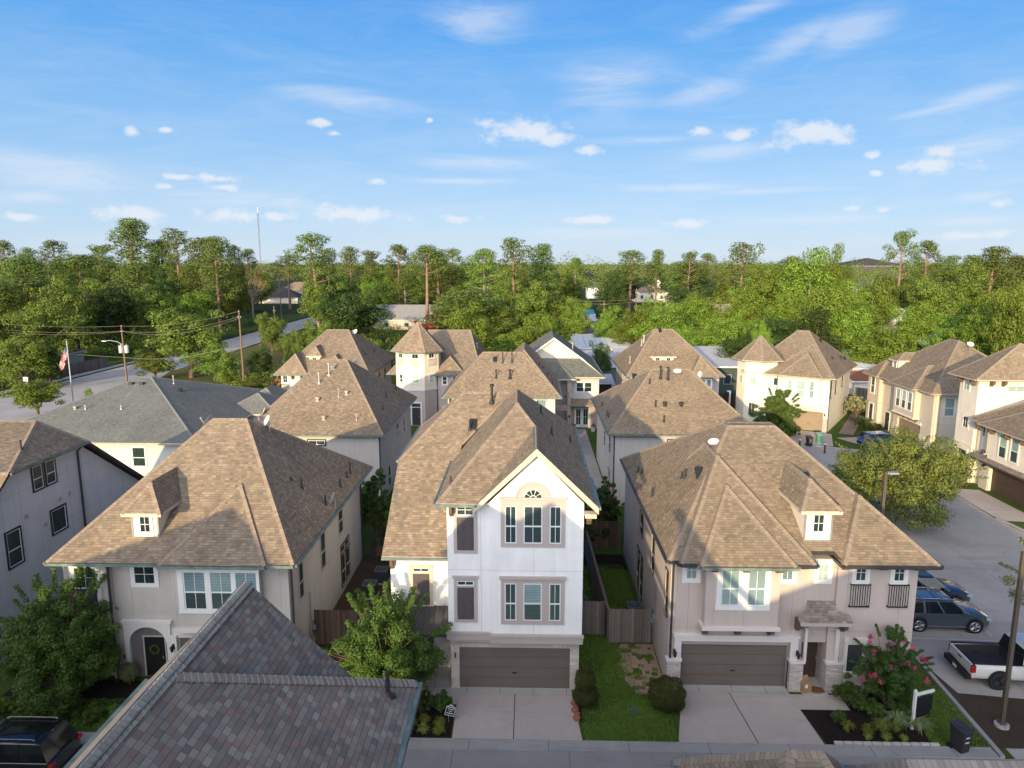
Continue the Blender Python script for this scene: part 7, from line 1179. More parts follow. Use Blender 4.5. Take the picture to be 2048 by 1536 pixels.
LAND = [
 (-128.4, 228, 32.7, 'pinebig', 19.5, 3.91, 'tallest pine with thick vine-covered leaning trunk, left'),
 (-167.5, 250, 26.7, 'pine', 11.7, 4.66, 'leggy pine with a flat tufted crown, far left skyline'),
 (-106.5, 215, 29.3, 'pine', 10.7, 4.99, 'tall pine with a straight bare trunk right of the vine-covered one'),
 (-94.8, 205, 26.1, 'pinef', 11.7, 5.92, 'full dark pine behind the leafy tree by the road'),
 (-83.8, 190, 25.9, 'pinef', 10.1, 4.65, 'full dark pine at the left of the small lone pine'),
 (-99.3, 240, 25.0, 'pine', 7.2, 5.79, 'small lone pine on the skyline left of the mast'),
 (-58.6, 196, 26.9, 'pine', 12.5, 0.18, 'tall pine with bent trunk right of the mast'),
 (-110.4, 280, 24.3, 'pine', 10.0, 2.92, 'thin half-bare pine beside the mast'),
 (-62.7, 250, 24.6, 'pine', 10.7, 5.92, 'pine on the skyline right of the bent pine'),
 (-61.7, 275, 23.6, 'pine', 11.0, 4.08, 'smaller pine behind the barn roof, skyline'),
 (-41.5, 225, 24.6, 'pine', 10.6, 5.66, 'two-tiered pine left of the flat-topped pine'),
 (-27.4, 190, 23.5, 'pineflat', 11.4, 0.71, 'flat-topped pine with long straight bare trunk, left of centre'),
 (-27.6, 245, 23.8, 'pine', 10.5, 2.95, 'pine just right of the flat-topped pine'),
 (-11.9, 185, 22.5, 'oaktall', 12.5, 1.55, 'spreading pale-limbed tree left of centre'),
 (-4.4, 188, 25.6, 'pine', 10.7, 3.41, 'tallest pine near the centre'),
 (4.2, 205, 24.3, 'pinef', 9.6, 3.6, 'dense rounded pine right of the tallest central pine'),
 (32.6, 235, 22.9, 'pine', 12.7, 0.08, 'leaning pine with rounded crown right of centre'),
 (44.7, 255, 23.6, 'pinef', 7.3, 1.36, 'narrow pine right of centre on the skyline'),
 (47.0, 215, 22.3, 'pine', 7.6, 1.76, 'sparse pine with bare straight trunk right of centre'),
 (65.8, 270, 22.4, 'pine', 9.6, 5.75, 'low pine on the skyline beside the sparse one'),
 (57.0, 195, 24.5, 'pine', 10.0, 4.81, 'wide flat-crowned pine rising above the leafy trees, right'),
 (104.1, 205, 27.9, 'pine', 9.3, 1.0, 'tallest pine on the right'),
 (116.4, 215, 25.4, 'pine', 9.5, 5.01, 'second pine leaning right of the tallest right-hand pine'),
 (123.2, 195, 23.3, 'pinef', 11.9, 0.87, 'broad pine near the right edge'),
 (139.3, 210, 21.1, 'pinef', 9.0, 3.88, 'dark pine at the right edge'),
 (-148.9, 200, 25.2, 'pine', 8.5, 0.8, 'pine cut off by the left edge'),
 (-176.9, 250, 24.3, 'pine', 10.0, 0.01, 'small pine on the far left skyline'),
 (-148.2, 245, 24.9, 'pine', 10.5, 5.47, 'small pine left of the vine-covered one'),
 (-124.2, 240, 26.7, 'pinef', 10.2, 1.32, 'pine in the gap beside the vine-covered one'),
 (-98.3, 290, 22.3, 'pine', 12.4, 1.35, 'low pine between the mast and the bent pine'),
 (173.5, 300, 21.9, 'pine', 10.7, 6.17, 'tiny pine on the right skyline'),
 (18.6, 300, 20.9, 'oaktall', 10.7, 5.48, 'rounded treetop on the central skyline'),
 (-73.4, 260, 24.3, 'pine', 8.5, 1.82, 'pine just right behind the bent pine'),
 (-56.6, 116, 12.9, 'oak', 15.3, 6.04, 'large leafy tree beside the road, left'),
 (-94.2, 240, 19.8, 'bare', 11.9, 3.39, 'grey half-bare tree below the mast'),
 (-55.2, 150, 9.6, 'oak', 7.5, 4.26, 'round tree by the curved lamp on the far road'),
 (-39.9, 158, 14.3, 'oakbig', 21.4, 1.29, 'wide dark live oak left of the barn'),
 (57.4, 150, 23.0, 'brighttall', 16.0, 5.91, 'tallest bright green tree on the right'),
 (53.5, 158, 21.9, 'brighttall', 13.5, 4.34, 'tall bright tree left of the tallest one'),
 (71.3, 172, 24.4, 'brighttall', 8.6, 6.07, 'bright treetop sticking up behind the tallest bright tree'),
 (2.0, 112, 10.1, 'bright', 11.9, 5.61, 'big round bright tree behind the grey-green roof'),
 (-3.8, 108, 9.7, 'bright', 8.4, 1.88, 'round bright tree behind the turret house roof'),
 (16.2, 150, 10.4, 'bright', 7.7, 2.27, 'lone bright clipped tree beside the blue canopy'),
 (26.4, 152, 12.0, 'bright', 10.4, 1.04, 'bright round tree right of the leaning pole'),
 (25.2, 118, 9.7, 'bright', 7.6, 0.92, 'bright tree behind the double-dormer roof'),
 (31.5, 122, 10.6, 'bright', 10.4, 0.41, 'large bright tree right of the double-dormer roof'),
 (10.8, 108, 8.4, 'deep', 4.1, 1.89, 'small dark round tree in front of the white yard roofs'),
 (52.4, 128, 17.3, 'bright', 13.7, 3.79, 'broad bright tree with pale limbs behind the cream turret house'),
 (54.5, 112, 10.2, 'bright', 11.2, 0.02, 'round bright tree between the cream and beige houses'),
 (72.2, 135, 12.1, 'bright', 10.6, 4.26, 'bright tree above the white gabled shed'),
 (72.8, 125, 9.2, 'bright', 9.8, 2.12, 'bright tree behind the beige house roof'),
 (73.5, 118, 13.0, 'bright', 9.2, 1.95, 'bright tree left of the right-hand turret roof'),
 (73.4, 110, 16.8, 'bright', 8.6, 5.14, 'bright tree at the right edge above the turret roof'),
 (49.7, 140, 15.7, 'bright', 9.0, 3.02, 'bright tree behind the cream roof peak'),
 (45.6, 150, 15.4, 'bright', 11.7, 1.98, 'bright tree left behind the cream turret'),
 (37.4, 128, 10.7, 'bright', 6.4, 3.02, 'bright tree beside the silver roofed shed'),
 (88.7, 160, 17.9, 'oak', 14.8, 4.43, 'dark spreading tree with a pale fallen-looking limb, right'),
 (78.7, 165, 16.8, 'oak', 11.7, 0.36, 'dark tree right of the tallest bright tree'),
 (108.1, 180, 19.6, 'oak', 15.4, 6.12, 'dark tree on the right skyline'),
 (-76.9, 104, 9.5, 'oak', 11.1, 0.14, 'dark leafy tree at the left edge over the pavement'),
 (-85.5, 112, 13.1, 'oak', 9.6, 4.71, 'leafy tree cut by the left edge'),
 (-91.0, 140, 17.5, 'oak', 12.9, 5.31, 'yellowish tree rising behind the brown roof, left'),
 (-89.5, 150, 16.9, 'deep', 13.9, 0.11, 'dark tree left of the vine-covered pine trunk'),
 (-106.4, 150, 15.3, 'yellow', 11.7, 4.95, 'yellow-green tree far left'),
 (-59.7, 83, 5.4, 'round', 6.6, 2.3, 'neat round tree standing alone on the pavement corner, left'),
 (-46.0, 72, 5.9, 'round', 3.4, 3.63, 'small leafy tree poking above the bungalow roof'),
 (-42.4, 110, 6.9, 'deep', 4.7, 0.06, 'small dark tree right of the second wooden pole'),
 (-45.4, 104, 6.2, 'oak', 4.4, 0.29, 'tree in front of the large leafy one, by the wooden pole'),
 (-41.7, 128, 8.7, 'oak', 8.2, 1.14, 'tree right of the far road bend'),
 (-33.6, 118, 5.3, 'bright', 7.6, 6.0, 'bushy tree behind the small dormer house'),
 (-26.3, 114, 7.6, 'bright', 6.5, 1.23, 'bushy tree left of the turret'),
 (-22.6, 106, 6.8, 'deep', 3.8, 4.75, 'low bush left of the turret house'),
 (-7.5, 112, 6.1, 'bright', 4.8, 5.84, 'low bright bush right of the turret house roof'),
 (-25.1, 190, 6.7, 'red', 5.4, 5.92, 'red flowering tree in front of the barn'),
 (-38.6, 96, 4.4, 'oak', 4.8, 2.16, 'low tree right of the second wooden pole'),
 (-38.8, 92, 3.0, 'deep', 3.3, 2.23, 'low dark tree at the end of the brown fence'),
 (-6.3, 150, 11.2, 'oak', 13.9, 3.3, 'tree behind the centre bright trees'),
 (4.6, 165, 15.0, 'oak', 15.3, 4.87, 'wide green tree behind the grey-green roof trees'),
 (-20.0, 178, 12.2, 'oak', 13.9, 0.68, 'dark tree behind the turret roof'),
 (-42.9, 235, 10.0, 'oak', 18.4, 4.7, 'dark tree behind the barn, left end'),
 (-19.6, 215, 13.8, 'oak', 16.8, 5.01, 'tall dark tree behind the barn, right end'),
 (-61.2, 113, 5.8, 'oak', 7.6, 5.4, 'smaller leafy tree at the left of the large one by the road'),
 (-50.4, 112, 6.8, 'oak', 8.8, 0.23, 'leafy tree merging with the right side of the large one by the road'),
 (-74.5, 107, 7.9, 'deep', 6.1, 5.94, 'dark tree shading the left fence and pavement'),
 (-32.2, 126, 7.1, 'yellow', 7.2, 0.57, 'yellow-green bushy tree left of the turret roof'),
 (-37.2, 125, 9.0, 'oak', 8.0, 2.14, 'leafy tree over the far road bend'),
 (-39.5, 118, 7.2, 'oak', 5.0, 3.84, 'small leafy tree by the far lamp pole'),
 (-9.1, 130, 10.4, 'yellow', 8.3, 5.77, 'yellow-green tree right of the barn'),
 (10.0, 160, 11.8, 'bright', 9.1, 2.13, 'bright tree left of the blue canopy'),
 (56.6, 124, 12.7, 'bright', 9.7, 5.8, 'bright tree right of the broad pale-limbed one'),
 (38.0, 116, 9.8, 'bright', 5.0, 3.42, 'bright treetop peeping over the cream turret'),
]
FILL = [(33.7,110.0,9.0,'deep',13.2,4.5),(-9.8,116.4,12.9,'bright',10.5,5.98),(1.8,122.6,11.8,'bright',13.5,3.45),(42.5,123.7,11.4,'deep',12.4,0.01),(47.4,119.7,11.5,'deep',11.3,5.5),(80.3,121.4,10.0,'bright',11.9,2.0),(92.7,118.9,9.9,'bright',13.1,4.15),(-96.7,128.4,9.6,'bright',11.3,0.08),(-89.0,128.7,13.9,'oak',14.8,3.08),(24.4,131.5,11.8,'bright',12.3,2.67),(47.0,132.7,9.5,'bright',14.5,6.27),(83.8,128.1,12.1,'deep',14.1,0.45),(94.1,131.8,13.0,'bright',15.3,0.06),(-112.1,145.9,14.9,'pinef',12.4,0.35),(-14.0,147.5,13.8,'pinef',15.6,2.42),(20.4,142.9,10.9,'bright',10.7,1.23),(63.9,143.7,13.0,'bright',11.1,4.71),(81.8,139.4,10.5,'bright',13.0,0.74),(94.7,141.8,13.6,'bright',14.5,0.21),(105.7,144.8,13.6,'deep',13.9,2.29),(-122.1,158.7,15.3,'pinef',14.5,4.87),(-111.9,155.9,15.7,'pinef',13.8,0.04),(-101.6,162.0,13.5,'yellow',10.7,5.25),(-85.3,159.7,16.0,'oak',14.4,5.64),(-10.4,161.9,14.0,'oak',11.2,5.73),(-0.1,158.5,15.5,'oak',11.7,0.87),(37.6,160.8,12.8,'bright',13.2,0.3),(43.6,156.7,13.3,'yellow',11.0,4.83),(68.2,158.4,15.4,'bright',14.1,4.57),(99.6,154.3,15.2,'bright',13.6,0.76),(115.2,162.5,13.6,'oak',11.9,0.1),(-133.6,171.9,13.8,'oak',12.5,3.67),(-119.9,178.5,13.3,'oak',13.4,3.96),(-113.1,178.9,14.9,'deep',12.9,1.99),(-96.2,175.6,18.7,'pinef',12.9,3.34),(-84.3,177.1,13.3,'bright',15.0,4.3),(-52.8,178.9,16.6,'oak',12.5,5.11),(-6.8,175.7,15.4,'oak',11.0,2.36),(1.5,176.1,15.6,'yellow',11.5,0.14),(39.9,171.2,13.5,'oak',12.8,0.13),(52.9,172.8,14.2,'oak',10.7,3.84),(65.1,180.8,14.8,'bright',15.8,1.72),(88.5,178.1,16.8,'oak',14.6,3.53),(97.2,171.5,13.4,'oak',12.4,2.66),(123.2,180.5,15.7,'bright',12.6,5.29),(134.6,178.1,17.5,'bright',11.9,1.34),(-149.6,192.4,17.2,'oak',15.4,0.48),(-136.8,191.4,20.9,'pinef',13.6,5.52),(-122.4,194.1,16.3,'oak',13.4,1.9),(-113.6,196.2,18.9,'oak',11.5,0.94),(-101.4,195.6,16.9,'deep',12.9,3.73),(-49.2,189.4,17.5,'deep',11.1,0.95),(-16.5,198.6,15.2,'oak',12.3,2.88),(-2.1,197.7,14.6,'yellow',12.7,2.93),(42.6,193.2,14.9,'deep',15.5,4.38),(59.0,195.9,15.6,'bright',12.4,3.26),(65.7,194.1,15.4,'bright',14.2,0.92),(84.4,195.6,16.3,'yellow',11.5,5.37),(91.3,194.5,14.8,'bright',11.0,2.27),(101.7,192.2,16.4,'oak',12.6,0.49),(137.9,191.2,17.9,'oak',13.3,5.9),(-163.7,218.4,17.3,'bright',11.7,2.6),(-149.4,220.8,18.9,'deep',12.6,0.93),(-137.5,216.1,21.4,'pinef',16.0,1.7),(-127.2,214.5,18.9,'pinef',11.2,4.32),(-117.8,215.9,19.1,'pinef',14.1,3.76),(-104.4,213.9,18.9,'oak',15.7,1.16),(-89.5,214.3,18.1,'oak',12.6,1.84),(-47.5,212.8,14.6,'oak',10.6,1.49),(-37.1,211.8,14.6,'oaktall',11.7,4.5),(-27.7,214.7,22.0,'pinef',11.8,4.88),(-12.6,216.3,15.0,'oaktall',11.2,3.33),(1.3,222.1,19.1,'oak',15.9,3.71),(25.1,220.7,16.3,'deep',12.7,0.4),(47.4,221.5,19.6,'pinef',12.4,4.65),(61.1,220.9,17.5,'oak',12.6,4.41),(76.3,221.4,18.9,'oak',15.1,3.55),(91.3,215.3,15.1,'oaktall',13.0,3.1),(114.4,218.3,15.6,'bright',15.7,0.4),(127.6,212.2,14.8,'oaktall',13.0,5.6),(149.7,214.6,14.5,'bright',14.7,5.66),(164.0,213.0,15.5,'oak',11.9,2.87),(-186.7,248.0,17.6,'bright',12.9,2.48),(-173.0,247.0,15.3,'deep',13.3,5.73),(-160.1,239.2,16.9,'oaktall',13.4,1.51),(-146.6,242.6,15.7,'oak',12.2,1.23),(-131.2,246.2,17.0,'bright',13.2,0.54),(-114.7,244.3,15.0,'deep',11.0,5.3),(-103.3,236.5,19.2,'deep',12.6,4.55),(-51.3,238.7,14.6,'bright',13.6,0.68),(-37.2,247.3,19.0,'oak',13.1,4.83),(-27.0,242.5,17.2,'pinef',15.9,1.71),(-10.2,247.7,16.6,'oak',11.7,2.4),(3.8,247.1,16.1,'oak',15.0,0.88),(12.5,247.3,16.7,'bright',12.9,3.14),(27.7,245.0,15.7,'oaktall',13.1,0.62),(53.2,238.0,18.5,'pinef',13.0,1.02),(71.0,237.2,17.3,'bright',11.9,0.33),(84.5,237.4,21.1,'pinef',12.4,3.07),(99.1,247.1,15.9,'oak',12.3,3.29),(119.0,241.8,15.3,'bright',15.8,1.77),(138.7,243.1,16.7,'oaktall',15.5,2.06),(150.9,245.5,14.6,'oak',13.7,3.39),(162.6,241.6,20.2,'pinef',11.8,4.63),(173.4,238.0,16.9,'bright',14.2,0.64),(-207.4,276.6,17.6,'bright',15.6,1.48),(-196.3,277.5,16.3,'bright',13.7,0.59),(-177.9,272.6,18.4,'oak',14.8,5.6),(-164.0,265.7,16.5,'oak',13.0,0.67),(-150.5,271.2,18.4,'oak',13.1,0.16),(-133.5,275.4,17.5,'oaktall',15.1,4.5),(-118.9,273.5,14.6,'oak',15.4,6.08),(-106.0,268.2,17.1,'oak',15.4,2.48),(-77.1,267.1,20.0,'pinef',11.5,0.93),(-61.4,269.1,17.0,'bright',11.6,1.67),(-54.6,268.6,16.5,'bright',15.0,3.52),(-34.2,275.0,18.0,'deep',11.6,4.5),(-19.7,266.2,18.4,'deep',15.8,3.98),(-6.9,271.1,18.4,'oak',14.0,3.42),(7.2,277.7,18.1,'deep',14.4,4.56),(32.6,276.9,15.8,'oaktall',13.6,6.09),(61.8,267.0,17.0,'oak',14.8,0.52),(77.5,269.6,14.9,'deep',12.3,2.2),(92.6,266.2,17.5,'oak',14.8,4.8),(107.6,274.3,14.9,'oak',13.2,2.78),(115.6,269.2,16.7,'oaktall',10.9,1.53),(145.6,277.7,14.9,'deep',12.4,4.28),(160.7,266.9,21.7,'pinef',12.3,5.85),(176.0,276.9,16.0,'oaktall',13.0,2.18),(189.4,276.4,17.2,'oak',13.0,3.86),(202.7,271.1,15.1,'deep',12.9,4.94),(-232.5,310.8,15.0,'bright',10.6,1.92),(-216.2,306.2,17.9,'deep',10.8,3.93),(-203.7,307.1,14.7,'bright',13.0,2.09),(-184.9,305.1,22.1,'pinef',15.1,1.11),(-171.9,302.6,17.5,'deep',11.1,5.78),(-158.1,306.7,15.1,'deep',12.7,0.82),(-139.4,308.0,17.7,'pinef',12.0,4.29),(-128.2,300.9,16.6,'pinef',15.5,2.37),(-114.3,300.9,16.4,'bright',14.3,3.16),(-92.9,308.7,16.0,'deep',12.4,1.02),(-77.5,299.0,16.9,'oak',12.0,0.29),(-68.9,311.5,18.3,'oak',11.7,0.2),(-54.8,300.9,19.2,'oak',12.2,3.98),(-33.9,310.3,17.3,'deep',15.6,1.6),(-24.3,301.9,18.3,'pinef',11.5,4.82),(-6.5,301.4,14.8,'oak',14.6,2.41),(9.4,302.1,14.7,'oak',11.9,0.75),(41.9,308.2,17.3,'deep',12.3,1.99),(64.5,306.1,15.6,'oak',10.5,1.43),(81.3,307.2,17.3,'oak',12.0,1.3),(102.8,299.9,17.3,'oaktall',14.4,3.06),(117.4,306.7,17.8,'oaktall',10.9,2.92),(129.4,299.6,18.1,'oaktall',12.4,6.23),(174.7,300.9,16.5,'pinef',15.6,3.43),(186.5,307.9,15.8,'oak',15.0,4.02),(202.5,299.9,18.0,'pinef',13.8,1.62),(219.1,304.8,19.0,'pinef',14.2,0.39)]

for i, (x, y, h, k, w, rot, lab) in enumerate(LAND): tree(k, i % (3 if k in ('pine', 'oak', 'bright') else 2), x, y, h, w, rot, lab)
def region(x, y):
    a = x / y
    for lim, nm in ((-.62, 'at the far left edge'), (-.45, 'above the bungalow roof on the left'), (-.30, 'beyond the far road bend'), (-.17, 'left of the barn'), (-.03, 'around the barn'), (.10, 'behind the grey-green roof'), (.25, 'behind the double-dormer house'), (.42, 'behind the cream turret house'), (.58, 'behind the beige house')):
        if a < lim: return nm
    return 'at the far right edge'
KN = {'oak': 'mid green rounded tree', 'deep': 'dark green rounded tree', 'bright': 'bright green rounded tree', 'yellow': 'yellow-green tree', 'pinef': 'dense dark pine', 'oaktall': 'tall thin-trunked tree'}
for i, (x, y, h, k, w, rot) in enumerate(FILL):
    dn = 'nearest row' if y < 130 else 'middle depth' if y < 190 else 'far edge'; rg = region(x, y); tree(k, i % 3, x, y, h, w, rot, '%s in the woods %s, %s' % (KN[k], rg, dn), 'woodland trees %s, %s' % (rg, dn))
# far woods out to the horizon, one mass nobody could count
def farwoods():
    rs = np.random.RandomState(11); Cs, Ns = [], []
    y = 310.
    while y < 2600:
        half = y * .80; step = 9 + y * .018; n = int(2 * half / step); per = int(max(24, 330 * (300 / y) ** 1.15)); s_ = max(.55, y / 420.)
        for k in range(n):
            x = -half + (k + rs.rand()) * step; yy = y + rs.uniform(-.5, .5) * (12 + y * .06)
            if 330 < x < 400 and yy < 780: continue
            if -135 < x < -100 and yy < 372: continue
            if 45 < x < 70 and yy < 372: continue
            h = rs.uniform(10.5, 19) + (rs.rand() < .22) * rs.uniform(2, 8); r = np.array([5.2 + y * .004, 5.2, h * .33]); d = rs.normal(size=(per, 3)); d /= np.linalg.norm(d, axis=1, keepdims=True); d[:, 2] = np.abs(d[:, 2]) * 1.0 - .25 * (rs.rand(per) < .5); q = rs.uniform(.75, 1.05, (per, 1)); Cs.append(np.array([x, yy, h * .64]) + d * q * r); Ns.append(d + rs.normal(size=(per, 3)) * .5 + [0, -.2, .3])
        y *= 1.075
    C_ = np.concatenate(Cs); N_ = np.concatenate(Ns); sz = .85 * np.maximum(1, C_[:, 1] / 480.)
    me = mesh_quads('far_woods', C_, N_, sz, 5, LF['far']); o = bpy.data.objects.new('far_woods', me); COL.objects.link(o); tag(o, 'distant woods stretching to the horizon', 'woods', None, 'stuff'); print('farwoods', len(C_))
LF['far'] = leafm('leaf_far', (.06,.085,.022), (.10,.115,.03), (.08,.10,.03), .2)
farwoods()
# undergrowth between the near woodland trees
def scrub(name, label, pts, size, mat, seed, per=260):
    rs = np.random.RandomState(seed); c = np.array([(x, y, h * .45) for x, y, h in pts]); C_, N_ = leaves(rs, c, np.array([h * .75 for _, _, h in pts]), per, .5, .65); me = mesh_quads(name, C_, N_, size, seed, mat); o = bpy.data.objects.new(name, me); COL.objects.link(o); tag(o, label, 'undergrowth', None, 'stuff')
rs_ = random.Random(8); P = []
for i in range(520):
    y = rs_.uniform(106, 210); x = rs_.uniform(-.72, .75) * y
    if (-83 < x < -43 and y < 300) or (0 < x < 24 and y < 190) or (-48 < x < -22 and 190 < y) or (24 < x < 33 and y < 120) or (43 < x < 56 and y < 122) or (-97 < x < -83 and y < 140) or (-80 < x < -58): continue
    P.append((x, y, rs_.uniform(2.0, 5.0)))
scrub('undergrowth', 'dense bushes filling the gaps between the woodland trees', P, .42, LF['oak'], 3)
P = [(rs_.uniform(-95, -81), rs_.uniform(95, 112), rs_.uniform(1.5, 4)) for _ in range(16)] + [(rs_.uniform(-46, -34), rs_.uniform(96, 108), rs_.uniform(1.2, 3)) for _ in range(16)] + [(rs_.uniform(-34, -14), rs_.uniform(102, 112), rs_.uniform(1.2, 3)) for _ in range(18)]
scrub('undergrowth', 'low scrub along the far road verge and behind the back row of houses', P, .3, LF['yellow'], 4)
# ================================================================= NEAR PLANTS
def near(name, label, cat, x, y, h, w, mat, seed, ncl=80, per=220, ls=.13, cz=None, rz=None, multi=5, low=-.5, flower=None, nfl=0, bark=None, flat_=.8, wisp=0, rcl=(.25, .5), trunk=True, asym=.18):
    rs = np.random.RandomState(seed); cz = cz or h * .58; rz = rz or h * .42; c = env_clumps(rs, ncl, cz, w * .5, rz, .35, asym, low)
    r = rs.uniform(*rcl, ncl) * min(1.6, max(.35, w / 5))
    if wisp: 
        ws = []; 
        for _ in range(wisp): a = rs.uniform(0, 6.28); e = rs.uniform(.1, 1.2); d = np.array([math.cos(a) * math.cos(e), math.sin(a) * math.cos(e), math.sin(e)]); ws += [np.array([0, 0, cz]) + d * np.array([w * .5, w * .5, rz]) * q for q in (.92, 1.0, 1.07, 1.14, 1.2)]
        c = np.concatenate([c, np.array(ws)]); r = np.concatenate([r, np.full(len(ws), .11 * min(1.5, w / 4))])
    C_, N_ = leaves(rs, c, r, per, .25, flat_)
    t = thing(name, label, cat, (x, y, 0)); me = mesh_quads('crown', C_, N_, ls, seed, LF[mat], 1.15); o = bpy.data.objects.new('crown', me); COL.objects.link(o); o.parent = t
    if trunk:
        m = MB()
        for k in range(multi): a = k * 6.28 / multi + .4; top = (w * .22 * math.cos(a), w * .22 * math.sin(a), cz); m.tube([(.06 * math.cos(a), .06 * math.sin(a), 0), (w * .1 * math.cos(a), w * .1 * math.sin(a), cz * .5), top], [.03 + .009 * h, .02 + .006 * h, .015], 7, False)
        limbs(m, (0, 0, h * .1), [tuple(q) for q in c[::3]], .035 * h ** .5, rs, .25, 0, .12); m.build('trunk', bark or BARK, t)
    for i in range(nfl):
        q = c[rs.randint(ncl // 2)] if False else None; a = rs.uniform(0, 6.28); e = rs.uniform(-.2, 1.3); d = np.array([math.cos(a) * math.cos(e), math.sin(a) * math.cos(e), math.sin(e)])
        if d[1] > .35: d[1] *= -1
        p = np.array([0, 0, cz]) + d * np.array([w * .53, w * .53, rz * 1.08]); A, B = leaves(rs, p[None, :], np.array([rs.uniform(.09, .15)]), 60, .1, 1.1); me = mesh_quads('flower_cluster', A, B, .07, i, LF[flower]); o = bpy.data.objects.new('flower_cluster', me); COL.objects.link(o); o.parent = t
    return t
near('shade_tree', 'dense dark green tree in front of the grey stucco house, bottom left', 'tree', -20.3, 28.0, 5.9, 4.9, 'near', 21, 190, 260, .105, 2.75, 2.75, 5, -.95, wisp=22, rcl=(.25, .6)); near('shade_tree', 'leafy green tree between the grey stucco house and the tall white house, tips sunlit', 'tree', -6.2, 28.1, 5.35, 5.1, 'near', 22, 190, 250, .105, 2.35, 2.5, 5, -.95, wisp=24, rcl=(.25, .55))
near('crape_myrtle', 'dark leafed shrub with pink flower clusters in front of the rosy beige house', 'flowering shrub', 15.6, 28.5, 3.4, 2.8, 'deep', 23, 150, 130, .085, 1.75, 1.65, 6, -.95, flower='flower', nfl=18, wisp=18, rcl=(.22, .5)); near('crape_myrtle', 'pink flowering bush in the narrow yard behind the fence, right of the white house', 'flowering shrub', 5.0, 47.3, 3.6, 3.6, 'deep', 24, 60, 140, .14, 2.0, 1.6, 5, -.7, flower='flower', nfl=8, wisp=6)
near('shade_tree', 'wide yellow-green tree standing in the car park behind the rosy beige house', 'tree', 27.1, 50.8, 6.9, 9.4, 'grassy', 25, 240, 240, .16, 3.6, 2.9, 4, -.8, bark=BARKL, wisp=20, rcl=(.35, .7)); near('shade_tree', 'sparse tree reaching in from the right edge behind the nearest street lamp', 'tree', 22.9, 28.6, 8.2, 4.4, 'grey', 26, 70, 110, .10, 5.2, 2.9, 3, -.9, bark=BARKL, wisp=12); near('shade_tree', 'leafy tree in front of the cream turret house, sunlit top', 'tree', 26.8, 75.8, 5.6, 4.9, 'near', 27, 130, 150, .17, 2.9, 2.6, 3, -.9, wisp=10, rcl=(.25, .6)); near('shade_tree', 'small thin tree on the lawn beside the beige house', 'tree', 39.2, 84.6, 3.6, 3.0, 'grey', 28, 40, 60, .22, 2.2, 1.4, 3, -.6)
near('evergreen_tree', 'tall narrow dark evergreen behind the air conditioners, between the grey and white houses', 'tree', -10.3, 45.6, 5.6, 2.6, 'deep', 29, 90, 140, .17, 3.0, 2.6, 3, -.9); near('evergreen_tree', 'dark evergreen against the left wall of the tall white house', 'tree', -8.6, 42.6, 4.6, 1.8, 'deep', 30, 50, 130, .16, 2.3, 2.2, 2, -.9); near('evergreen_tree', 'second evergreen, further back in the passage left of the white house', 'tree', -12.3, 50.0, 3.6, 3.0, 'near', 129, 80, 120, .17, 1.9, 1.7, 3, -.9); near('evergreen_shrub', 'green shrub between the white house corner and the house behind', 'shrub', 3.5, 50.5, 4.4, 2.6, 'near', 31, 60, 120, .18, 2.4, 1.9, 3, -.8); near('evergreen_shrub', 'dark shrub left of the pink flowering bush behind the fence', 'shrub', 3.7, 47.0, 2.4, 2.0, 'near', 131, 50, 110, .14, 1.3, 1.1, 3, -.9); near('evergreen_shrub', 'dark shrub at the far corner of the olive-tan roofed house', 'shrub', 5.6, 51.0, 3.4, 2.2, 'deep', 132, 50, 110, .16, 1.8, 1.5, 3, -.9); near('evergreen_shrub', 'leafy shrub beside the back court right of the white house roof', 'shrub', 3.4, 54.5, 2.6, 2.2, 'near', 133, 50, 100, .17, 1.4, 1.1, 3, -.9); near('evergreen_shrub', 'thin shrub growing against the brown back fence of the side lawn', 'shrub', 4.0, 44.2, 2.6, 1.2, 'deep', 32, 40, 90, .12, 1.5, 1.1, 3, -.8)
def shrubball(label, x, y, blobs, seed, mat='shrub', ls=.055):
    rs = np.random.RandomState(seed); t = thing('clipped_shrub', label, 'shrub', (x, y, 0)); Cs, Ns = [], []
    for (bx, by, bz, r, f, n) in blobs:
        d = rs.normal(size=(n, 3)); d /= np.linalg.norm(d, axis=1, keepdims=True); lump = 1 + .05 * np.sin(d[:, :1] * 9 + seed) + .05 * np.cos(d[:, 1:2] * 8 + d[:, 2:3] * 6); q = rs.uniform(.80, 1.03, (n, 1)) * lump; Cs.append(np.array([bx, by, bz]) + d * q * [r, r, r * f]); Ns.append(d + rs.normal(size=(n, 3)) * .6)
    me = mesh_quads('crown', np.concatenate(Cs), np.concatenate(Ns), ls, seed, LF[mat], 1.1); o = bpy.data.objects.new('crown', me); COL.objects.link(o); o.parent = t; m = MB(); m.tube([(0, 0, 0), (0, 0, blobs[0][2])], [.05, .03], 6, False); m.build('trunk', BARK, t)
shrubball('conical two-tiered shrub at the right corner of the white house driveway', 2.5, 28.15, [(0, 0, .55, .56, .85, 7000), (-.05, 0, 1.25, .46, 1.15, 6500), (0, 0, 1.85, .22, 1.4, 1800)], 33); shrubball('large clipped round shrub left of the rosy beige house driveway', 6.0, 28.1, [(0, 0, .72, .80, .92, 16000)], 34); shrubball('small round shrub beside the arched porch of the grey stucco house', -18.3, 29.35, [(0, 0, .6, .42, 1.0, 4000)], 35, 'grey', .05)
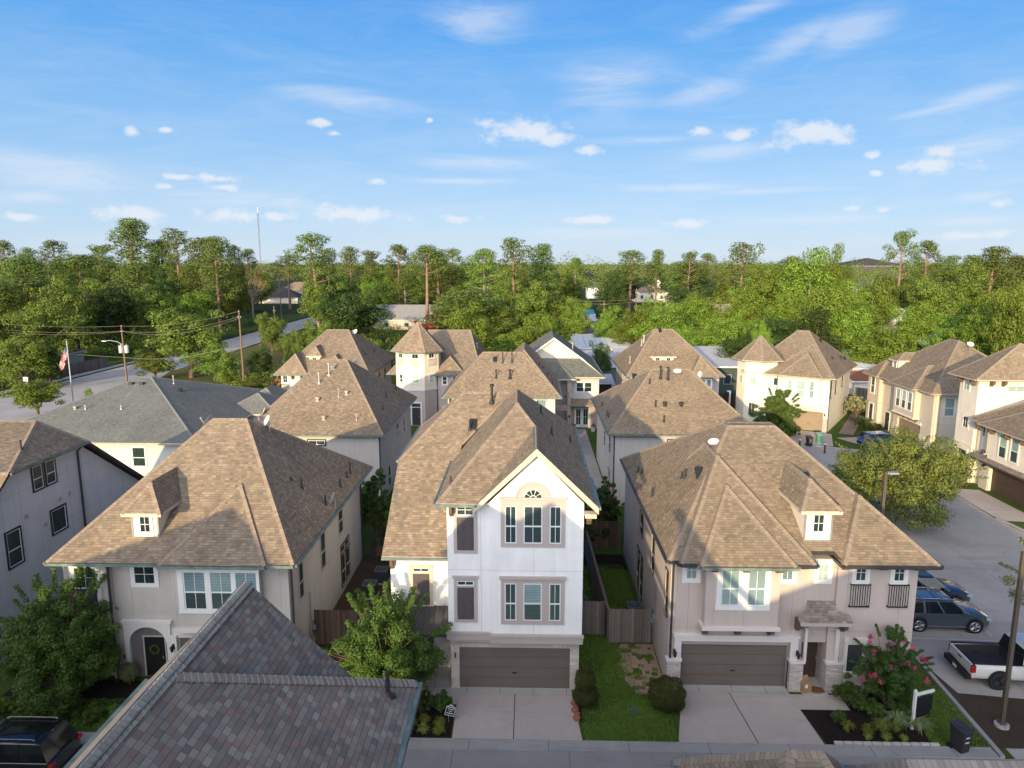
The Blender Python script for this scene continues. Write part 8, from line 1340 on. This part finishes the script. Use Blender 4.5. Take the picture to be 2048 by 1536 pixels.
if False: near('conical_shrub', 'conical two-tiered shrub at the right corner of the white house driveway', 'shrub', 2.45, 28.15, 2.0, 1.15, 'shrub', 33, 130, 200, .055, 1.0, .98, 1, -.95, trunk=True, rcl=(.4, .6), asym=.04); 0 and near('ball_shrub', 'large clipped round shrub left of the rosy beige house driveway', 'shrub', 6.0, 28.1, 1.45, 1.5, 'shrub', 34, 220, 170, .045, .72, .66, 3, -.95, rcl=(.35, .5), asym=.02); 0 and near('ball_shrub', 'small round shrub beside the arched porch of the grey stucco house', 'shrub', -18.3, 29.35, .95, .75, 'shrub', 35, 60, 70, .05, .5, .42, 1, -.9, asym=.02)
near('bushy_shrub', 'leafy green shrub by the stone pier left of the pink flowering shrub', 'shrub', 14.0, 28.6, 1.45, 1.5, 'near', 36, 70, 120, .08, .65, .55, 3, -.9); near('bushy_shrub', 'dark leafy shrub nearest the porch path in the small bed left of the white driveway', 'shrub', -4.5, 27.7, .9, 1.2, 'deep', 37, 50, 90, .09, .5, .4, 3, -.9); near('bushy_shrub', 'dark leafy shrub beside the yard sign in the small bed left of the white driveway', 'shrub', -3.75, 27.65, .85, 1.0, 'deep', 38, 50, 90, .09, .45, .4, 3, -.9); near('bushy_shrub', 'low dark shrub under the pink flowering shrub, nearest the bed middle', 'shrub', 14.7, 27.8, .7, 1.0, 'near', 139, 40, 90, .08, .38, .3, 2, -.9); near('bushy_shrub', 'low shrub under the pink flowering shrub, nearest the sign post', 'shrub', 15.8, 27.6, .65, .9, 'deep', 140, 40, 90, .08, .35, .3, 2, -.9); near('bushy_shrub', 'dark shrub between the porch path and the pink flowering shrub', 'shrub', 14.3, 28.2, .8, .9, 'deep', 141, 40, 90, .08, .4, .35, 2, -.9); near('bushy_shrub', 'low shrub between path and driveway in the black mulch bed', 'shrub', 13.0, 27.4, .55, .6, 'near', 39, 30, 70, .07, .3, .25, 2, -.9)
HB = [(-22.5, 26.9), (-21.2, 26.8), (-19.8, 26.9), (-18.4, 26.8), (-17.2, 26.9)]
for i, (x, y) in enumerate(HB): near('hedge_shrub', 'low hedge shrub in the row by the kerb in front of the grey stucco house', 'shrub', x, y, .7, 1.35, 'near', 60 + i, 40, 80, .08, .38, .3, 2, -.9)['group'] = 'low hedge in front of the grey house'
for i, (x, y, s_, lb) in enumerate(((36.8, 62.2, 1.3, 'rounded dark shrub nearest the car park tree, outside the right-edge turret house'), (37.3, 60.6, 1.1, 'green shrub at the driveway corner of the right-edge turret house'), (37.6, 64.5, 1.4, 'tall shrub against the right-edge turret house wall'), (38.6, 81.0, 1.4, 'shrub below the arched porch of the beige house'), (39.0, 78.6, 1.2, 'shrub left of the tan garage door of the beige house'), (37.6, 68.6, 1.3, 'shrub between the beige house and the right-edge turret house'), (29.6, 77.9, 1.2, 'dark shrub with pale flowers below the cream turret house'), (-10.0, 79.8, 1.2, 'low green shrub by the dark arched door of the turret house'), (-46, 87, 1.6, 'shrub on the verge left of the wooden pole'))): near('bushy_shrub', lb, 'shrub', x, y, s_ * 1.1, s_ * 1.5, 'near' if i % 2 else 'deep', 80 + i, 40, 80, .13, None, None, 2, -.9)
near('yucca_tree', 'orange-brown dried shrub beside the end of the dark fence', 'shrub', -36.0, 99.0, 3.2, 3.0, 'dry', 95, 30, 60, .25); near('bougainvillea', 'red flowering bush in front of the barn, behind the turret', 'flowering shrub', -21.8, 160, 8.2, 7.5, 'redf', 96, 60, 120, .35, 5, 3); 
def tuft(x, y, r, h, label, mat='grassy', n=170, seed=0, group=None, w=.012):
    rs = np.random.RandomState(seed); V = []
    for i in range(n):
        a = rs.uniform(0, 6.28); q = rs.uniform(.3, 1) * r; hh = h * rs.uniform(.6, 1.0); b = np.array([math.cos(a), math.sin(a), 0]); s = np.array([-b[1], b[0], 0]) * w; p0 = b * q * .12; p1 = b * q * .5 + [0, 0, hh * .85]; p2 = b * q + [0, 0, hh * rs.uniform(.35, .95)]; V += [p0 - s * .7, p0 + s * .7, p1 + s, p1 - s, p1 - s, p1 + s, p2 + s * .15, p2 - s * .15]
    V = np.array(V); me = bpy.data.meshes.new('foliage'); k = len(V) // 4; me.vertices.add(len(V)); me.vertices.foreach_set('co', V.astype(np.float32).ravel()); me.loops.add(len(V)); me.loops.foreach_set('vertex_index', np.arange(len(V), dtype=np.int32)); me.polygons.add(k); me.polygons.foreach_set('loop_start', np.arange(0, len(V), 4, dtype=np.int32)); me.polygons.foreach_set('loop_total', np.full(k, 4, dtype=np.int32)); me.materials.append(LF[mat]); me.update(calc_edges=True)
    o = bpy.data.objects.new('grass_clump', me); COL.objects.link(o); o.location = (x, y, .02); tag(o, label, 'grass clump', group)
TL = [(-4.9, 26.6, 'leftmost'), (-4.35, 26.85, 'second'), (-4.3, 26.2, 'front middle'), (-3.7, 26.65, 'rightmost'), (-4.95, 26.15, 'front left'), (-3.65, 26.15, 'front right')]
for i, (x, y, n_) in enumerate(TL): tuft(x, y, .36, .42, '%s striped grass clump in the small bed left of the white driveway' % n_, 'yellow' if i % 2 else 'grassy', 190, i, 'grass clumps left of the white driveway')
for i, (x, y, r, h, mt, lb) in enumerate(((13.15, 26.75, .3, .45, 'yellow', 'leftmost small yellow-green clump in the black mulch bed'), (13.9, 26.6, .3, .4, 'yellow', 'small yellow-green clump second from left in the mulch bed'), (14.55, 26.8, .42, .5, 'grassy', 'larger arching clump in the middle of the mulch bed'), (14.45, 26.2, .22, .35, 'yellow', 'small clump close to the kerb in the mulch bed'), (15.1, 26.75, .26, .4, 'grassy', 'small clump left of the pale striped grasses'), (15.15, 26.2, .18, .25, 'yellow', 'tiniest clump in the mulch bed'), (15.4, 27.15, .6, .6, 'grey', 'pale striped ornamental grass, left of two'), (16.1, 26.95, .6, .55, 'grey', 'pale striped ornamental grass, right of two'), (13.75, 26.25, .2, .3, 'yellow', 'small clump below the second one by the pale edging'))): tuft(x, y, r * 1.25, h * 1.2, lb, mt, 190, 40 + i)
